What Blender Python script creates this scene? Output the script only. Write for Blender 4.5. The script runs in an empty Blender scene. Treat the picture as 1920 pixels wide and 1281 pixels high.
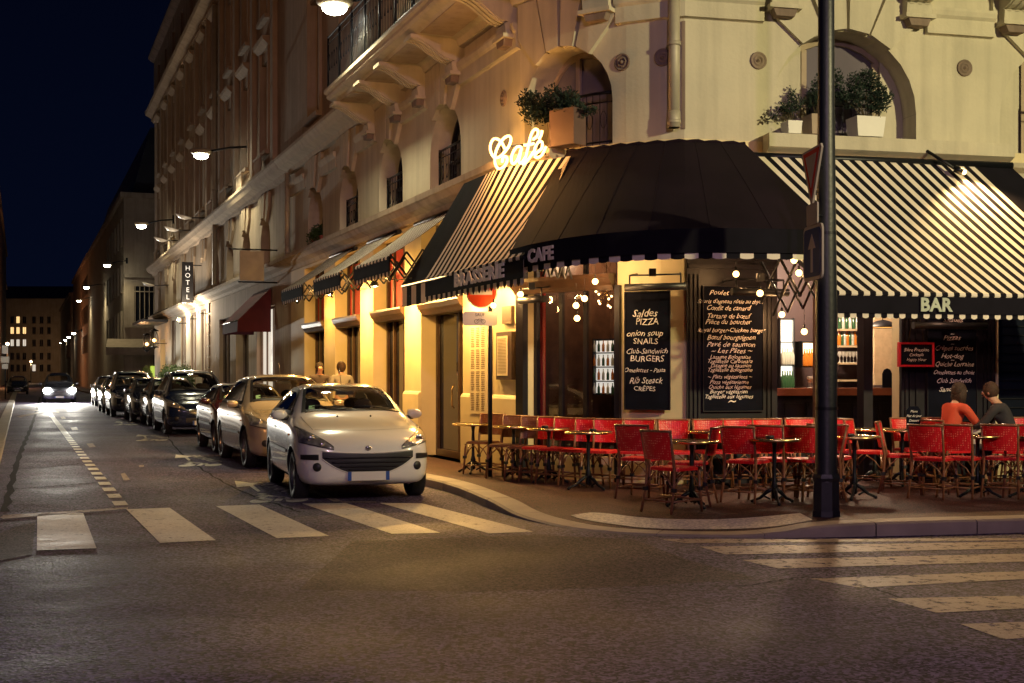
import bpy, bmesh, math, random
from math import sin, cos, pi, radians, sqrt, atan2
from mathutils import Vector, Matrix
from mathutils.bvhtree import BVHTree
rnd = random.Random(7)
SC = bpy.context.scene
COL = SC.collection

# ------------------------------------------------------------------ camera
EYE, FL, CX, HY = 1.58, 2400.0, 960.0, 703.0
cd = bpy.data.cameras.new('camera'); cam = bpy.data.objects.new('camera', cd); COL.objects.link(cam)
cam.location = (0, 0, EYE); cam.rotation_euler = (pi/2, 0, 0)
cd.sensor_width = 36; cd.lens = 45; cd.shift_y = (HY-640.5)/1920; cd.clip_end = 3000; cd.clip_start = .05
SC.camera = cam
# ------------------------------------------------------------------ sky
wd = bpy.data.worlds.new('World'); SC.world = wd; wd.use_nodes = True
nt = wd.node_tree; nt.nodes.clear()
wo = nt.nodes.new('ShaderNodeOutputWorld'); bg = nt.nodes.new('ShaderNodeBackground')
tc = nt.nodes.new('ShaderNodeTexCoord'); sx = nt.nodes.new('ShaderNodeSeparateXYZ'); cr = nt.nodes.new('ShaderNodeValToRGB')
nt.links.new(tc.outputs['Generated'], sx.inputs[0]); nt.links.new(sx.outputs['Z'], cr.inputs[0])
cr.color_ramp.elements[0].position = 0.0; cr.color_ramp.elements[0].color = (.0014, .0028, .0100, 1)
cr.color_ramp.elements[1].position = .35; cr.color_ramp.elements[1].color = (.0005, .0011, .0048, 1)
nt.links.new(cr.outputs[0], bg.inputs[0]); bg.inputs[1].default_value = 1.0; nt.links.new(bg.outputs[0], wo.inputs[0])
# ------------------------------------------------------------------ view, sampling
SC.view_settings.view_transform = 'Standard'; SC.view_settings.look = 'None'
SC.view_settings.exposure = 0.15; SC.view_settings.gamma = 1
SC.render.engine = 'CYCLES'
cy = SC.cycles
cy.use_denoising = True
try: cy.denoiser = 'OPENIMAGEDENOISE'
except Exception: pass
cy.max_bounces = 6; cy.diffuse_bounces = 3; cy.glossy_bounces = 3; cy.transmission_bounces = 4; cy.transparent_max_bounces = 12
cy.sample_clamp_indirect = 4; cy.sample_clamp_direct = 0
cy.caustics_reflective = False; cy.caustics_refractive = False
cy.use_light_tree = True
# ------------------------------------------------------------------ helpers
def G(px, py, h=0.0):
    Y = (EYE-h)*FL/(py-HY); return Vector(((px-CX)/FL*Y, Y, h))
def tag(o, label=None, cat=None, group=None, kind=None):
    if label: o['label'] = label
    if cat: o['category'] = cat
    if group: o['group'] = group
    if kind: o['kind'] = kind
    return o
def empty(name, loc=(0,0,0), rz=0, label=None, cat=None, group=None, kind=None):
    o = bpy.data.objects.new(name, None); COL.objects.link(o); o.location = loc; o.rotation_euler = (0,0,rz)
    o.empty_display_size = .1
    return tag(o, label, cat, group, kind)
class MB:
    def __init__(s): s.v = []; s.f = []; s.m = []; s.sm = []
    def add(s, vs, fs, m=0, smooth=False):
        b = len(s.v); s.v += [tuple(x) for x in vs]
        for f in fs: s.f.append(tuple(b+i for i in f)); s.m.append(m); s.sm.append(smooth)
    def quad(s, a, b, c, d, m=0): s.add([a,b,c,d], [(0,1,2,3)], m)
    def box(s, x0, x1, y0, y1, z0, z1, m=0, M=None):
        v = [Vector((x,y,z)) for z in (z0,z1) for y in (y0,y1) for x in (x0,x1)]
        if M: v = [M @ p for p in v]
        s.add(v, [(0,2,3,1),(4,5,7,6),(0,1,5,4),(2,6,7,3),(0,4,6,2),(1,3,7,5)], m)
    def bbox(s, c, sz, m=0, M=None):
        s.box(c[0]-sz[0]/2,c[0]+sz[0]/2,c[1]-sz[1]/2,c[1]+sz[1]/2,c[2]-sz[2]/2,c[2]+sz[2]/2,m,M)
    def hexa(s, p8, m=0):   # p8: bottom 4 (ccw), top 4
        s.add(p8, [(3,2,1,0),(4,5,6,7),(0,1,5,4),(1,2,6,5),(2,3,7,6),(3,0,4,7)], m)
    def tube(s, pts, r, n=8, m=0, cap=True, closed=False, smooth=True):
        pts = [Vector(p) for p in pts]; N = len(pts)
        rs = r if isinstance(r, (list,tuple)) else [r]*N
        up = None; rings = []
        for i in range(N):
            if closed: t = pts[(i+1)%N]-pts[i-1]
            else: t = pts[min(i+1,N-1)]-pts[max(i-1,0)]
            if t.length < 1e-9: t = Vector((0,0,1))
            t.normalize()
            if up is None: up = t.orthogonal().normalized()
            else:
                up = up - t*up.dot(t)
                up = up.normalized() if up.length > 1e-6 else t.orthogonal().normalized()
            w = t.cross(up)
            rings.append([pts[i]+(up*cos(2*pi*k/n)+w*sin(2*pi*k/n))*rs[i] for k in range(n)])
        v = [p for rg in rings for p in rg]; f = []
        for i in range(N if closed else N-1):
            a = i*n; b = ((i+1)%N)*n
            for k in range(n): f.append((a+k, a+(k+1)%n, b+(k+1)%n, b+k))
        s.add(v, f, m, smooth)
        if cap and not closed:
            s.add(rings[0], [tuple(range(n))[::-1]], m); s.add(rings[-1], [tuple(range(n))], m)
    def lathe(s, prof, c=(0,0,0), n=16, m=0, M=None, smooth=True):
        v = []
        for (r,z) in prof:
            for k in range(n): v.append(Vector((c[0]+r*cos(2*pi*k/n), c[1]+r*sin(2*pi*k/n), c[2]+z)))
        if M: v = [M @ p for p in v]
        f = [(i*n+k, i*n+(k+1)%n, (i+1)*n+(k+1)%n, (i+1)*n+k) for i in range(len(prof)-1) for k in range(n)]
        s.add(v, f, m, smooth)
    def disc(s, c, r, n=20, m=0, M=None, ry=None):
        v = [Vector((c[0]+r*cos(2*pi*k/n), c[1]+(ry or r)*sin(2*pi*k/n), c[2])) for k in range(n)]
        if M: v = [M @ p for p in v]
        s.add(v, [tuple(range(n))], m)
    def sphere(s, c, r, n=10, m=0, sc=(1,1,1)):
        prof = [(sin(pi*i/(n//2+2)), -cos(pi*i/(n//2+2))) for i in range(n//2+3)]
        v = []
        for (a,b) in prof:
            for k in range(n): v.append((c[0]+a*r*sc[0]*cos(2*pi*k/n), c[1]+a*r*sc[1]*sin(2*pi*k/n), c[2]+b*r*sc[2]))
        s.add(v, [(i*n+k, i*n+(k+1)%n, (i+1)*n+(k+1)%n, (i+1)*n+k) for i in range(len(prof)-1) for k in range(n)], m, True)
    def prism(s, poly, a, b, fn, m=0):
        """poly: 2d points; fn(p,q,w) -> world, w from a to b"""
        n = len(poly); v = [fn(p[0],p[1],a) for p in poly]+[fn(p[0],p[1],b) for p in poly]
        f = [tuple(range(n))[::-1], tuple(range(n,2*n))]+[(i,(i+1)%n,n+(i+1)%n,n+i) for i in range(n)]
        s.add(v, f, m)
    def build(s, name, mats, parent=None, M=None, fix=True):
        me = bpy.data.meshes.new(name)
        vs = s.v if M is None else [tuple(M @ Vector(p)) for p in s.v]
        me.from_pydata(vs, [], s.f)
        if not isinstance(mats, (list,tuple)): mats = [mats]
        for q in mats: me.materials.append(q)
        me.polygons.foreach_set('material_index', s.m); me.polygons.foreach_set('use_smooth', s.sm)
        if fix:
            bm = bmesh.new(); bm.from_mesh(me)
            bmesh.ops.remove_doubles(bm, verts=bm.verts, dist=1e-5)
            bmesh.ops.recalc_face_normals(bm, faces=bm.faces); bm.to_mesh(me); bm.free()
        me.update()
        o = bpy.data.objects.new(name, me); COL.objects.link(o)
        if parent: o.parent = parent
        return o
def kids(o): return list(o.children)
def copy_tree(o, parent=None):
    c = o.copy(); COL.objects.link(c); c.parent = parent
    for ch in kids(o): copy_tree(ch, c)
    return c
_TX = {}
def text_mb(mb, s, org, xd, yd, size, m=0, shear=0.0, align='CENTER', extrude=0, bold=0.0, sx=1.0, space=1.0, wob=0.0):
    """letters as real outlines on the plane org + x*xd + y*yd"""
    key = (s, shear, align, extrude, bold, space)
    if key not in _TX:
        cu = bpy.data.curves.new('t', 'FONT'); cu.body = s; cu.size = 1; cu.shear = shear; cu.align_x = align
        cu.resolution_u = 2; cu.extrude = extrude/size if size else 0; cu.offset = bold; cu.space_character = space
        ob = bpy.data.objects.new('t', cu); COL.objects.link(ob)
        me = bpy.data.meshes.new_from_object(ob.evaluated_get(bpy.context.evaluated_depsgraph_get()))
        _TX[key] = ([tuple(v.co) for v in me.vertices], [tuple(p.vertices) for p in me.polygons])
        bpy.data.objects.remove(ob); bpy.data.curves.remove(cu); bpy.data.meshes.remove(me)
    vs, fs = _TX[key]; org = Vector(org); xd = Vector(xd); yd = Vector(yd); zd = xd.cross(yd)
    mb.add([org+xd*((x+wob*sin(9*y+4*x))*size*sx)+yd*((y+wob*1.6*sin(3.1*x+len(s)))*size)+zd*(z*size) for (x,y,z) in vs], fs, m)
# ------------------------------------------------------------------ materials
def mat(name, col, rough=.6, metal=0.0, var=0.0, vscale=3.0, bump=0.0, bscale=60.0, emit=None, es=0.0, spec=.5, coat=0.0, col2=None, detail=4, sss=None):
    m = bpy.data.materials.new(name); m.use_nodes = True; t = m.node_tree; N = t.nodes; L = t.links
    b = N['Principled BSDF']; b.inputs['Base Color'].default_value = (*col, 1); b.inputs['Roughness'].default_value = rough
    b.inputs['Metallic'].default_value = metal; b.inputs['Specular IOR Level'].default_value = spec
    b.inputs['Coat Weight'].default_value = coat; b.inputs['Coat Roughness'].default_value = .05
    tcn = N.new('ShaderNodeTexCoord')
    if var > 0 or col2:
        n = N.new('ShaderNodeTexNoise'); n.inputs['Scale'].default_value = vscale; n.inputs['Detail'].default_value = detail
        L.new(tcn.outputs['Object'], n.inputs['Vector'])
        r = N.new('ShaderNodeValToRGB'); r.color_ramp.elements[0].position = .3; r.color_ramp.elements[1].position = .7
        c2 = col2 or tuple(min(1, c*(1+var)) for c in col); c1 = col if col2 else tuple(c*(1-var) for c in col)
        r.color_ramp.elements[0].color = (*c1,1); r.color_ramp.elements[1].color = (*c2,1)
        L.new(n.outputs['Fac'], r.inputs[0]); L.new(r.outputs[0], b.inputs['Base Color'])
    if bump > 0:
        n2 = N.new('ShaderNodeTexNoise'); n2.inputs['Scale'].default_value = bscale; n2.inputs['Detail'].default_value = 3
        L.new(tcn.outputs['Object'], n2.inputs['Vector'])
        bp = N.new('ShaderNodeBump'); bp.inputs['Strength'].default_value = bump; bp.inputs['Distance'].default_value = .01
        L.new(n2.outputs['Fac'], bp.inputs['Height']); L.new(bp.outputs[0], b.inputs['Normal'])
    if emit:
        b.inputs['Emission Color'].default_value = (*emit,1); b.inputs['Emission Strength'].default_value = es
    return m
def glass_mat(name, tint=(.9,.9,.9), refl=.08, rough=.0):
    m = bpy.data.materials.new(name); m.use_nodes = True; t = m.node_tree; N = t.nodes; L = t.links; N.clear()
    o = N.new('ShaderNodeOutputMaterial'); mx = N.new('ShaderNodeMixShader'); tr = N.new('ShaderNodeBsdfTransparent'); gl = N.new('ShaderNodeBsdfGlossy')
    fr = N.new('ShaderNodeLayerWeight'); fr.inputs[0].default_value = refl*2.5
    tr.inputs[0].default_value = (*tint,1); gl.inputs['Roughness'].default_value = rough
    ad = N.new('ShaderNodeMath'); ad.operation = 'ADD'; ad.use_clamp = True; ad.inputs[1].default_value = refl
    L.new(fr.outputs['Fresnel'], ad.inputs[0]); L.new(ad.outputs[0], mx.inputs[0]); L.new(tr.outputs[0], mx.inputs[1]); L.new(gl.outputs[0], mx.inputs[2]); L.new(mx.outputs[0], o.inputs[0])
    return m
def stone_mat(name, c1, c2, joints=False, dirt=.35):
    m = bpy.data.materials.new(name); m.use_nodes = True; t = m.node_tree; N = t.nodes; L = t.links; b = N['Principled BSDF']
    b.inputs['Roughness'].default_value = .85; b.inputs['Specular IOR Level'].default_value = .25
    tcn = N.new('ShaderNodeTexCoord')
    n = N.new('ShaderNodeTexNoise'); n.inputs['Scale'].default_value = .9; n.inputs['Detail'].default_value = 7; n.inputs['Roughness'].default_value = .65
    L.new(tcn.outputs['Object'], n.inputs['Vector'])
    mp = N.new('ShaderNodeMapping'); mp.inputs['Scale'].default_value = (5,5,.35); L.new(tcn.outputs['Object'], mp.inputs[0])
    st = N.new('ShaderNodeTexNoise'); st.inputs['Scale'].default_value = 1.0; st.inputs['Detail'].default_value = 5; L.new(mp.outputs[0], st.inputs['Vector'])
    r = N.new('ShaderNodeValToRGB'); r.color_ramp.elements[0].position = .33; r.color_ramp.elements[1].position = .62
    r.color_ramp.elements[0].color = (*c1,1); r.color_ramp.elements[1].color = (*c2,1); L.new(n.outputs['Fac'], r.inputs[0])
    r2 = N.new('ShaderNodeValToRGB'); r2.color_ramp.elements[0].position = .3; r2.color_ramp.elements[1].position = .55
    r2.color_ramp.elements[0].color = (1-dirt,1-dirt,1-dirt,1); r2.color_ramp.elements[1].color = (1,1,1,1); L.new(st.outputs['Fac'], r2.inputs[0])
    mx = N.new('ShaderNodeMix'); mx.data_type = 'RGBA'; mx.blend_type = 'MULTIPLY'; mx.inputs[0].default_value = 1
    L.new(r.outputs[0], mx.inputs[6]); L.new(r2.outputs[0], mx.inputs[7]); L.new(mx.outputs[2], b.inputs['Base Color'])
    n2 = N.new('ShaderNodeTexNoise'); n2.inputs['Scale'].default_value = 22; n2.inputs['Detail'].default_value = 6; L.new(tcn.outputs['Object'], n2.inputs['Vector'])
    bp = N.new('ShaderNodeBump'); bp.inputs['Strength'].default_value = .35; bp.inputs['Distance'].default_value = .012
    L.new(n2.outputs['Fac'], bp.inputs['Height']); L.new(bp.outputs[0], b.inputs['Normal'])
    return m
def asphalt_mat(name, c1, c2, spk, scale=70, rough=(.35,.7), bump=.6, wave=True, low=.12, spec=.16):
    m = bpy.data.materials.new(name); m.use_nodes = True; t = m.node_tree; N = t.nodes; L = t.links; b = N['Principled BSDF']; b.inputs['Specular IOR Level'].default_value = spec
    tcn = N.new('ShaderNodeTexCoord')
    v = N.new('ShaderNodeTexVoronoi'); v.inputs['Scale'].default_value = scale; L.new(tcn.outputs['Object'], v.inputs['Vector'])
    n = N.new('ShaderNodeTexNoise'); n.inputs['Scale'].default_value = .5; n.inputs['Detail'].default_value = 8; n.inputs['Roughness'].default_value = .6; L.new(tcn.outputs['Object'], n.inputs['Vector'])
    r = N.new('ShaderNodeValToRGB'); r.color_ramp.elements[0].position = .35; r.color_ramp.elements[1].position = .68
    r.color_ramp.elements[0].color = (*c1,1); r.color_ramp.elements[1].color = (*c2,1); L.new(n.outputs['Fac'], r.inputs[0])
    r2 = N.new('ShaderNodeValToRGB'); r2.color_ramp.elements[0].position = .25; r2.color_ramp.elements[1].position = .95
    r2.color_ramp.elements[0].color = (low,low,low,1); r2.color_ramp.elements[1].color = (spk,spk,spk,1)
    sp = N.new('ShaderNodeSeparateColor'); L.new(v.outputs['Color'], sp.inputs[0]); L.new(sp.outputs[0], r2.inputs[0])
    mx = N.new('ShaderNodeMix'); mx.data_type = 'RGBA'; mx.blend_type = 'MULTIPLY'; mx.inputs[0].default_value = 1
    L.new(r.outputs[0], mx.inputs[6]); L.new(r2.outputs[0], mx.inputs[7]); L.new(mx.outputs[2], b.inputs['Base Color'])
    rr = N.new('ShaderNodeMapRange'); rr.inputs[3].default_value = rough[1]; rr.inputs[4].default_value = rough[0]; rr.inputs[1].default_value = .3; rr.inputs[2].default_value = .7
    n3 = N.new('ShaderNodeTexNoise'); n3.inputs['Scale'].default_value = .35; n3.inputs['Detail'].default_value = 5; L.new(tcn.outputs['Object'], n3.inputs['Vector'])
    L.new(n3.outputs['Fac'], rr.inputs[0]); L.new(rr.outputs[0], b.inputs['Roughness'])
    bp = N.new('ShaderNodeBump'); bp.inputs['Strength'].default_value = bump; bp.inputs['Distance'].default_value = .006
    L.new(v.outputs['Distance'], bp.inputs['Height'])
    last = bp
    if wave:
        n4 = N.new('ShaderNodeTexNoise'); n4.inputs['Scale'].default_value = 1.3; n4.inputs['Detail'].default_value = 4; L.new(tcn.outputs['Object'], n4.inputs['Vector'])
        b2 = N.new('ShaderNodeBump'); b2.inputs['Strength'].default_value = .35; b2.inputs['Distance'].default_value = .05
        L.new(n4.outputs['Fac'], b2.inputs['Height']); L.new(bp.outputs[0], b2.inputs['Normal']); last = b2
    L.new(last.outputs[0], b.inputs['Normal'])
    return m
def paint_mat(name, col, wear=.5):
    m = asphalt_mat(name, tuple(c*.7 for c in col), col, 1.05, 60, (.4,.65), .15, low=.8, spec=.35)
    t = m.node_tree; N = t.nodes; L = t.links; b = N['Principled BSDF']; o = N['Material Output']
    n = N.new('ShaderNodeTexNoise'); n.inputs['Scale'].default_value = 9; n.inputs['Detail'].default_value = 10; n.inputs['Roughness'].default_value = .75
    tcn = N.new('ShaderNodeTexCoord'); L.new(tcn.outputs['Object'], n.inputs['Vector'])
    r = N.new('ShaderNodeValToRGB'); r.color_ramp.elements[0].position = wear-.06; r.color_ramp.elements[1].position = wear+.03
    r.color_ramp.elements[0].color = (0,0,0,1); r.color_ramp.elements[1].color = (1,1,1,1); L.new(n.outputs['Fac'], r.inputs[0])
    tr = N.new('ShaderNodeBsdfTransparent'); mx = N.new('ShaderNodeMixShader')
    L.new(r.outputs[0], mx.inputs[0]); L.new(tr.outputs[0], mx.inputs[1]); L.new(b.outputs[0], mx.inputs[2]); L.new(mx.outputs[0], o.inputs[0])
    return m
def weave_mat(name, ca, cb, scale=38):
    m = bpy.data.materials.new(name); m.use_nodes = True; t = m.node_tree; N = t.nodes; L = t.links; b = N['Principled BSDF']
    b.inputs['Roughness'].default_value = .35
    tcn = N.new('ShaderNodeTexCoord'); ck = N.new('ShaderNodeTexVoronoi'); ck.inputs['Scale'].default_value = scale; ck.inputs['Randomness'].default_value = .25
    L.new(tcn.outputs['Object'], ck.inputs['Vector'])
    r = N.new('ShaderNodeValToRGB'); r.color_ramp.elements[0].position = .16; r.color_ramp.elements[1].position = .30
    r.color_ramp.elements[0].color = (*cb,1); r.color_ramp.elements[1].color = (*ca,1); L.new(ck.outputs['Distance'], r.inputs[0]); L.new(r.outputs[0], b.inputs['Base Color'])
    bp = N.new('ShaderNodeBump'); bp.inputs['Strength'].default_value = .8; bp.inputs['Distance'].default_value = .006; L.new(ck.outputs['Distance'], bp.inputs['Height']); L.new(bp.outputs[0], b.inputs['Normal'])
    return m
M = {}
M['stone'] = stone_mat('cream stone', (.50,.46,.36), (.58,.53,.41), dirt=.17)
M['stone2'] = stone_mat('grey brown stone', (.38,.30,.22), (.46,.37,.28), dirt=.22)
M['stone_dark'] = stone_mat('dark brown stone', (.20,.15,.12), (.28,.21,.17))  # darkest and brownest of the stone tones
M['cream'] = mat('cream painted render', (.66,.55,.33), .6, var=.08, vscale=2, bump=.1, bscale=30)
M['brownwood'] = mat('brown lacquered wood', (.060,.030,.016), .35, var=.3, vscale=8, bump=.1)
M['blackwood'] = mat('black lacquered wood', (.011,.009,.015), .42, var=.3, vscale=5, spec=.3)
M['iron'] = mat('black iron', (.012,.013,.018), .4, metal=.5, bump=.1)
M['polepaint'] = mat('black pole paint', (.010,.012,.018), .45, bump=.25, bscale=25)
M['brass'] = mat('brass', (.75,.55,.25), .25, metal=1)
M['chrome'] = mat('chrome', (.7,.7,.7), .15, metal=1)
M['zinc'] = mat('zinc downpipe', (.42,.38,.29), .5, metal=.1, var=.12, vscale=4)
M['bronze'] = mat('bronze', (.16,.11,.07), .45, metal=.6, bump=.2)
M['glass'] = glass_mat('window glass', (.75,.78,.85), .06)
M['darkglass'] = mat('dark window glass', (.010,.013,.022), .04, spec=.8)
M['roomglass'] = mat('curtained window', (.17,.15,.18), .06, spec=.7, var=.15, vscale=1.2)
M['roof'] = mat('zinc roof', (.06,.065,.08), .5, var=.2, vscale=1)
M['fab_white'] = mat('cream awning cloth', (.72,.64,.55), .85, spec=.2, var=.06, vscale=2.5, bump=.15, bscale=140)
M['fab_black'] = mat('black awning cloth', (.008,.007,.012), .9, spec=.12, var=.2, vscale=3, bump=.15, bscale=140)
M['fab_plum'] = mat('dark plum awning cloth', (.012,.006,.012), .9, spec=.15, var=.25, vscale=1.4, bump=.2, bscale=160)
M['fab_red'] = mat('dark red awning cloth', (.070,.007,.014), .9, var=.2, vscale=2)
M['fab_beige'] = mat('beige awning cloth', (.42,.32,.22), .8, var=.1)
M['letter'] = mat('grey letter cloth', (.85,.78,.70), .7, var=.15, vscale=10)
M['chalkboard'] = mat('chalkboard', (.004,.005,.012), .85, spec=.1, var=.3, vscale=3)
M['chalk'] = mat('chalk writing', (.80,.74,.72), .9, var=.25, vscale=60)
M['paper'] = mat('menu paper', (.62,.52,.35), .7, var=.06)
M['ink'] = mat('menu ink', (.16,.10,.06), .8)
M['red'] = mat('red paint', (.55,.02,.04), .4)
M['curtain'] = mat('red curtain', (.40,.03,.02), .8, bump=.4, bscale=12)
M['white'] = mat('white enamel', (.75,.72,.66), .35)
M['signwhite'] = mat('dull sign white', (.34,.30,.28), .8, spec=.1)
M['signblue'] = mat('dull sign blue', (.012,.03,.12), .8, spec=.1)
M['signred'] = mat('dull sign red', (.45,.03,.03), .8, spec=.1)
M['blue'] = mat('blue enamel', (.02,.05,.20), .35)
M['orange'] = mat('red orange enamel', (.75,.08,.02), .35)
M['leaf'] = mat('dark leaves', (.012,.026,.018), .6, var=.5, vscale=9)
M['leaf2'] = mat('hedge leaves', (.05,.10,.03), .5, var=.5, vscale=9)
M['potwhite'] = mat('white planter', (.68,.66,.62), .45, var=.06)
M['potterra'] = mat('terracotta planter', (.13,.075,.06), .7, var=.15)
M['potred'] = mat('red window box', (.42,.10,.08), .6)
M['soil'] = mat('soil', (.03,.02,.015), .95)
M['stem'] = mat('stems', (.06,.045,.02), .8)
M['rattan'] = mat('rattan cane', (.20,.078,.036), .35, var=.3, vscale=30, bump=.15)
M['weave'] = weave_mat('red woven cane', (.62,.010,.016), (.85,.30,.18))
M['weave_lit'] = weave_mat('yellow lit woven cane', (.20,.07,.035), (.42,.24,.12))  # brown puts the yellow lamplight on the cane into its colour
M['marble'] = mat('dark table top', (.05,.045,.045), .12, var=.2, vscale=6, spec=.6)
M['skin'] = mat('skin', (.55,.30,.20), .55)
M['kerb'] = mat('granite kerb', (.34,.29,.23), .7, var=.16, vscale=3, bump=.4, bscale=50)
M['road'] = asphalt_mat('road asphalt', (.026,.0205,.043), (.046,.036,.068), 4.8, 48, (.50,.82), .35)
M['pave'] = asphalt_mat('pavement asphalt', (.075,.028,.030), (.120,.048,.046), 1.5, 100, (.5,.8), .3)
M['paint'] = paint_mat('worn road paint', (.72,.69,.60), .40)
M['paint2'] = paint_mat('faded road paint', (.40,.31,.26), .44)
M['tactile'] = mat('tactile paving', (.72,.67,.54), .8, var=.35, vscale=30, bump=1.0, bscale=70)
M['rubber'] = mat('tyre rubber', (.012,.012,.014), .7)
M['rim'] = mat('alloy rim', (.30,.30,.31), .3, metal=.9)
M['blackplastic'] = mat('black plastic', (.014,.014,.017), .4)
M['carglass'] = glass_mat('car window glass', (.90,.90,.86), .03)
M['lens'] = mat('headlamp lens', (.62,.60,.58), .12, metal=.75, var=.6, vscale=16, bump=.6, bscale=40, coat=1)
M['lamphot'] = mat('lit lamp', (1,1,1), .3, emit=(1,.96,.72), es=60)
def emis(name, col, s): return mat(name, (.8,.8,.8), .5, emit=col, es=s)
M['bulb'] = emis('warm bulb', (1,.56,.17), 7)
M['neon'] = emis('neon tube', (1,.50,.13), 5)
M['winlit'] = emis('lit window', (1,.62,.25), 1.3)
M['winlit2'] = emis('lit white window', (.95,.85,.7), .7)
LIGHTS = 0
def plight(name, loc, col, power, r=.06, parent=None, spot=None, target=None, blend=.6):
    l = bpy.data.lights.new(name, 'SPOT' if spot else 'POINT'); l.color = col; l.energy = power; l.shadow_soft_size = r
    o = bpy.data.objects.new(name, l); COL.objects.link(o); o.location = loc
    if spot:
        l.spot_size = radians(spot); l.spot_blend = blend
        d = Vector(target)-Vector(loc) if not parent else Vector(target); o.rotation_euler = d.to_track_quat('-Z','Y').to_euler()
    if parent: o.parent = parent
    return o
# ------------------------------------------------------------------ the corner plot: u runs along the walls, d out of them
S = Vector((-.3579,.9337)); R = Vector((.9726,.2325)); R.normalize(); S.normalize()
A2 = Vector((.12,18.68)); B2 = Vector((2.30,17.08))
PV = [A2+S*330, A2, Vector((.53,18.17)), Vector((1.02,17.72)), Vector((1.55,17.38)), Vector((2.0,17.17)), B2, B2+R*40]
PU = [-330.0, 0.0]
for i in range(2, len(PV)): PU.append(PU[-1]+(PV[i]-PV[i-1]).length)
LC = PU[6]
_n = []
for i in range(len(PV)-1):
    e = (PV[i+1]-PV[i]).normalized(); _n.append(Vector((e.y,-e.x)))
PM = [_n[0]]
for i in range(1, len(PV)-1):
    a, b = _n[i-1], _n[i]; q = (a+b).normalized(); PM.append(q/q.dot(a))
PM.append(_n[-1])
def W(u, d, z):
    i = 0
    while i < len(PU)-2 and u > PU[i+1]: i += 1
    t = (u-PU[i])/(PU[i+1]-PU[i]); p = PV[i].lerp(PV[i+1], t); q = PM[i].lerp(PM[i+1], t)
    # exact offset on straight ends
    if i == 0: q = _n[0] if u < -3 else _n[0].lerp(PM[1], max(0,(u+3)/3))
    if i == len(PV)-2: k = u-PU[i]; q = _n[i] if k > 3 else PM[i].lerp(_n[i], k/3)
    return Vector((p.x+q.x*d, p.y+q.y*d, z))
def ST(t, p, z=0.0):      # straight street frame: t up the street, p out from the facade line
    return Vector((A2.x+S.x*t-.9337*p, A2.y+S.y*t-.3579*p, z))
def UPX(px, d=0.0, lo=-100.0, hi=30.0):
    k = (px-CX)/FL
    for _ in range(50):
        m_ = (lo+hi)/2; w = W(m_, d, 0)
        if w.x/w.y < k: lo = m_
        else: hi = m_
    return (lo+hi)/2
def ZPY(u, py, d=0.0): return EYE+(HY-py)/FL*W(u,d,0).y
def ZAT(Y, py): return EYE+(HY-py)/FL*Y
def breaks(u0, u1):
    return [u for u in PU if u0+1e-4 < u < u1-1e-4]
def wbox(mb, u0, u1, d0, d1, z0, z1, m=0):
    us = [u0]+breaks(u0,u1)+[u1]
    for a, b in zip(us, us[1:]):
        mb.hexa([W(a,d1,z0),W(b,d1,z0),W(b,d0,z0),W(a,d0,z0),W(a,d1,z1),W(b,d1,z1),W(b,d0,z1),W(a,d0,z1)], m)
def sweep(mb, prof, u0, u1, m=0):
    """prof: list of (d,z) from bottom to top"""
    us = [u0]+breaks(u0,u1)+[u1]; n = len(prof)
    rows = [[W(u,d,z) for (d,z) in prof] for u in us]
    for a, b in zip(rows, rows[1:]):
        for k in range(n-1): mb.quad(a[k], b[k], b[k+1], a[k+1], m)
    mb.add(rows[0], [tuple(range(n))], m); mb.add(rows[-1], [tuple(range(n))[::-1]], m)
def hole(u, hw, z0, zs, arch=False, depth=.3): return dict(u=u, hw=hw, z0=z0, zs=zs, arch=arch, depth=depth)
def hz(h, u):
    if not h['arch']: return h['zs']
    x = max(-1, min(1, (u-h['u'])/h['hw'])); return h['zs']+h['hw']*sqrt(max(0,1-x*x))
def hus(h):
    a, b = h['u']-h['hw'], h['u']+h['hw']
    if not h['arch']: return [a,b]
    return [h['u']-h['hw']*cos(pi*k/14) for k in range(15)]
def wallp(mb, u0, u1, z0, z1, holes, d=0.0, m=0):
    us = {round(u0,5), round(u1,5)} | {round(x,5) for x in breaks(u0,u1)}
    for h in holes: us |= {round(x,5) for x in hus(h)}
    us = sorted(x for x in us if u0-1e-4 <= x <= u1+1e-4)
    for a, b in zip(us, us[1:]):
        if b-a < 1e-4: continue
        mid = (a+b)/2; hs = sorted([h for h in holes if abs(mid-h['u']) < h['hw']], key=lambda h: h['z0'])
        za = zb = z0
        for h in hs:
            if h['z0'] > za+1e-4: mb.quad(W(a,d,za), W(b,d,zb), W(b,d,h['z0']), W(a,d,h['z0']), m)
            za, zb = hz(h,a), hz(h,b)
        mb.quad(W(a,d,za), W(b,d,zb), W(b,d,z1), W(a,d,z1), m)
    for h in holes:
        a, b = h['u']-h['hw'], h['u']+h['hw']; dd = d-h['depth']
        xs = sorted(set([round(x,5) for x in hus(h)]+[x for x in breaks(a,b)]))
        for x, y in zip(xs, xs[1:]):
            mb.quad(W(x,d,hz(h,x)), W(y,d,hz(h,y)), W(y,dd,hz(h,y)), W(x,dd,hz(h,x)), m)
            mb.quad(W(x,dd,h['z0']), W(y,dd,h['z0']), W(y,d,h['z0']), W(x,d,h['z0']), m)
        mb.quad(W(a,dd,h['z0']), W(a,d,h['z0']), W(a,d,h['zs']), W(a,dd,h['zs']), m)
        mb.quad(W(b,d,h['z0']), W(b,dd,h['z0']), W(b,dd,h['zs']), W(b,d,h['zs']), m)
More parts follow.
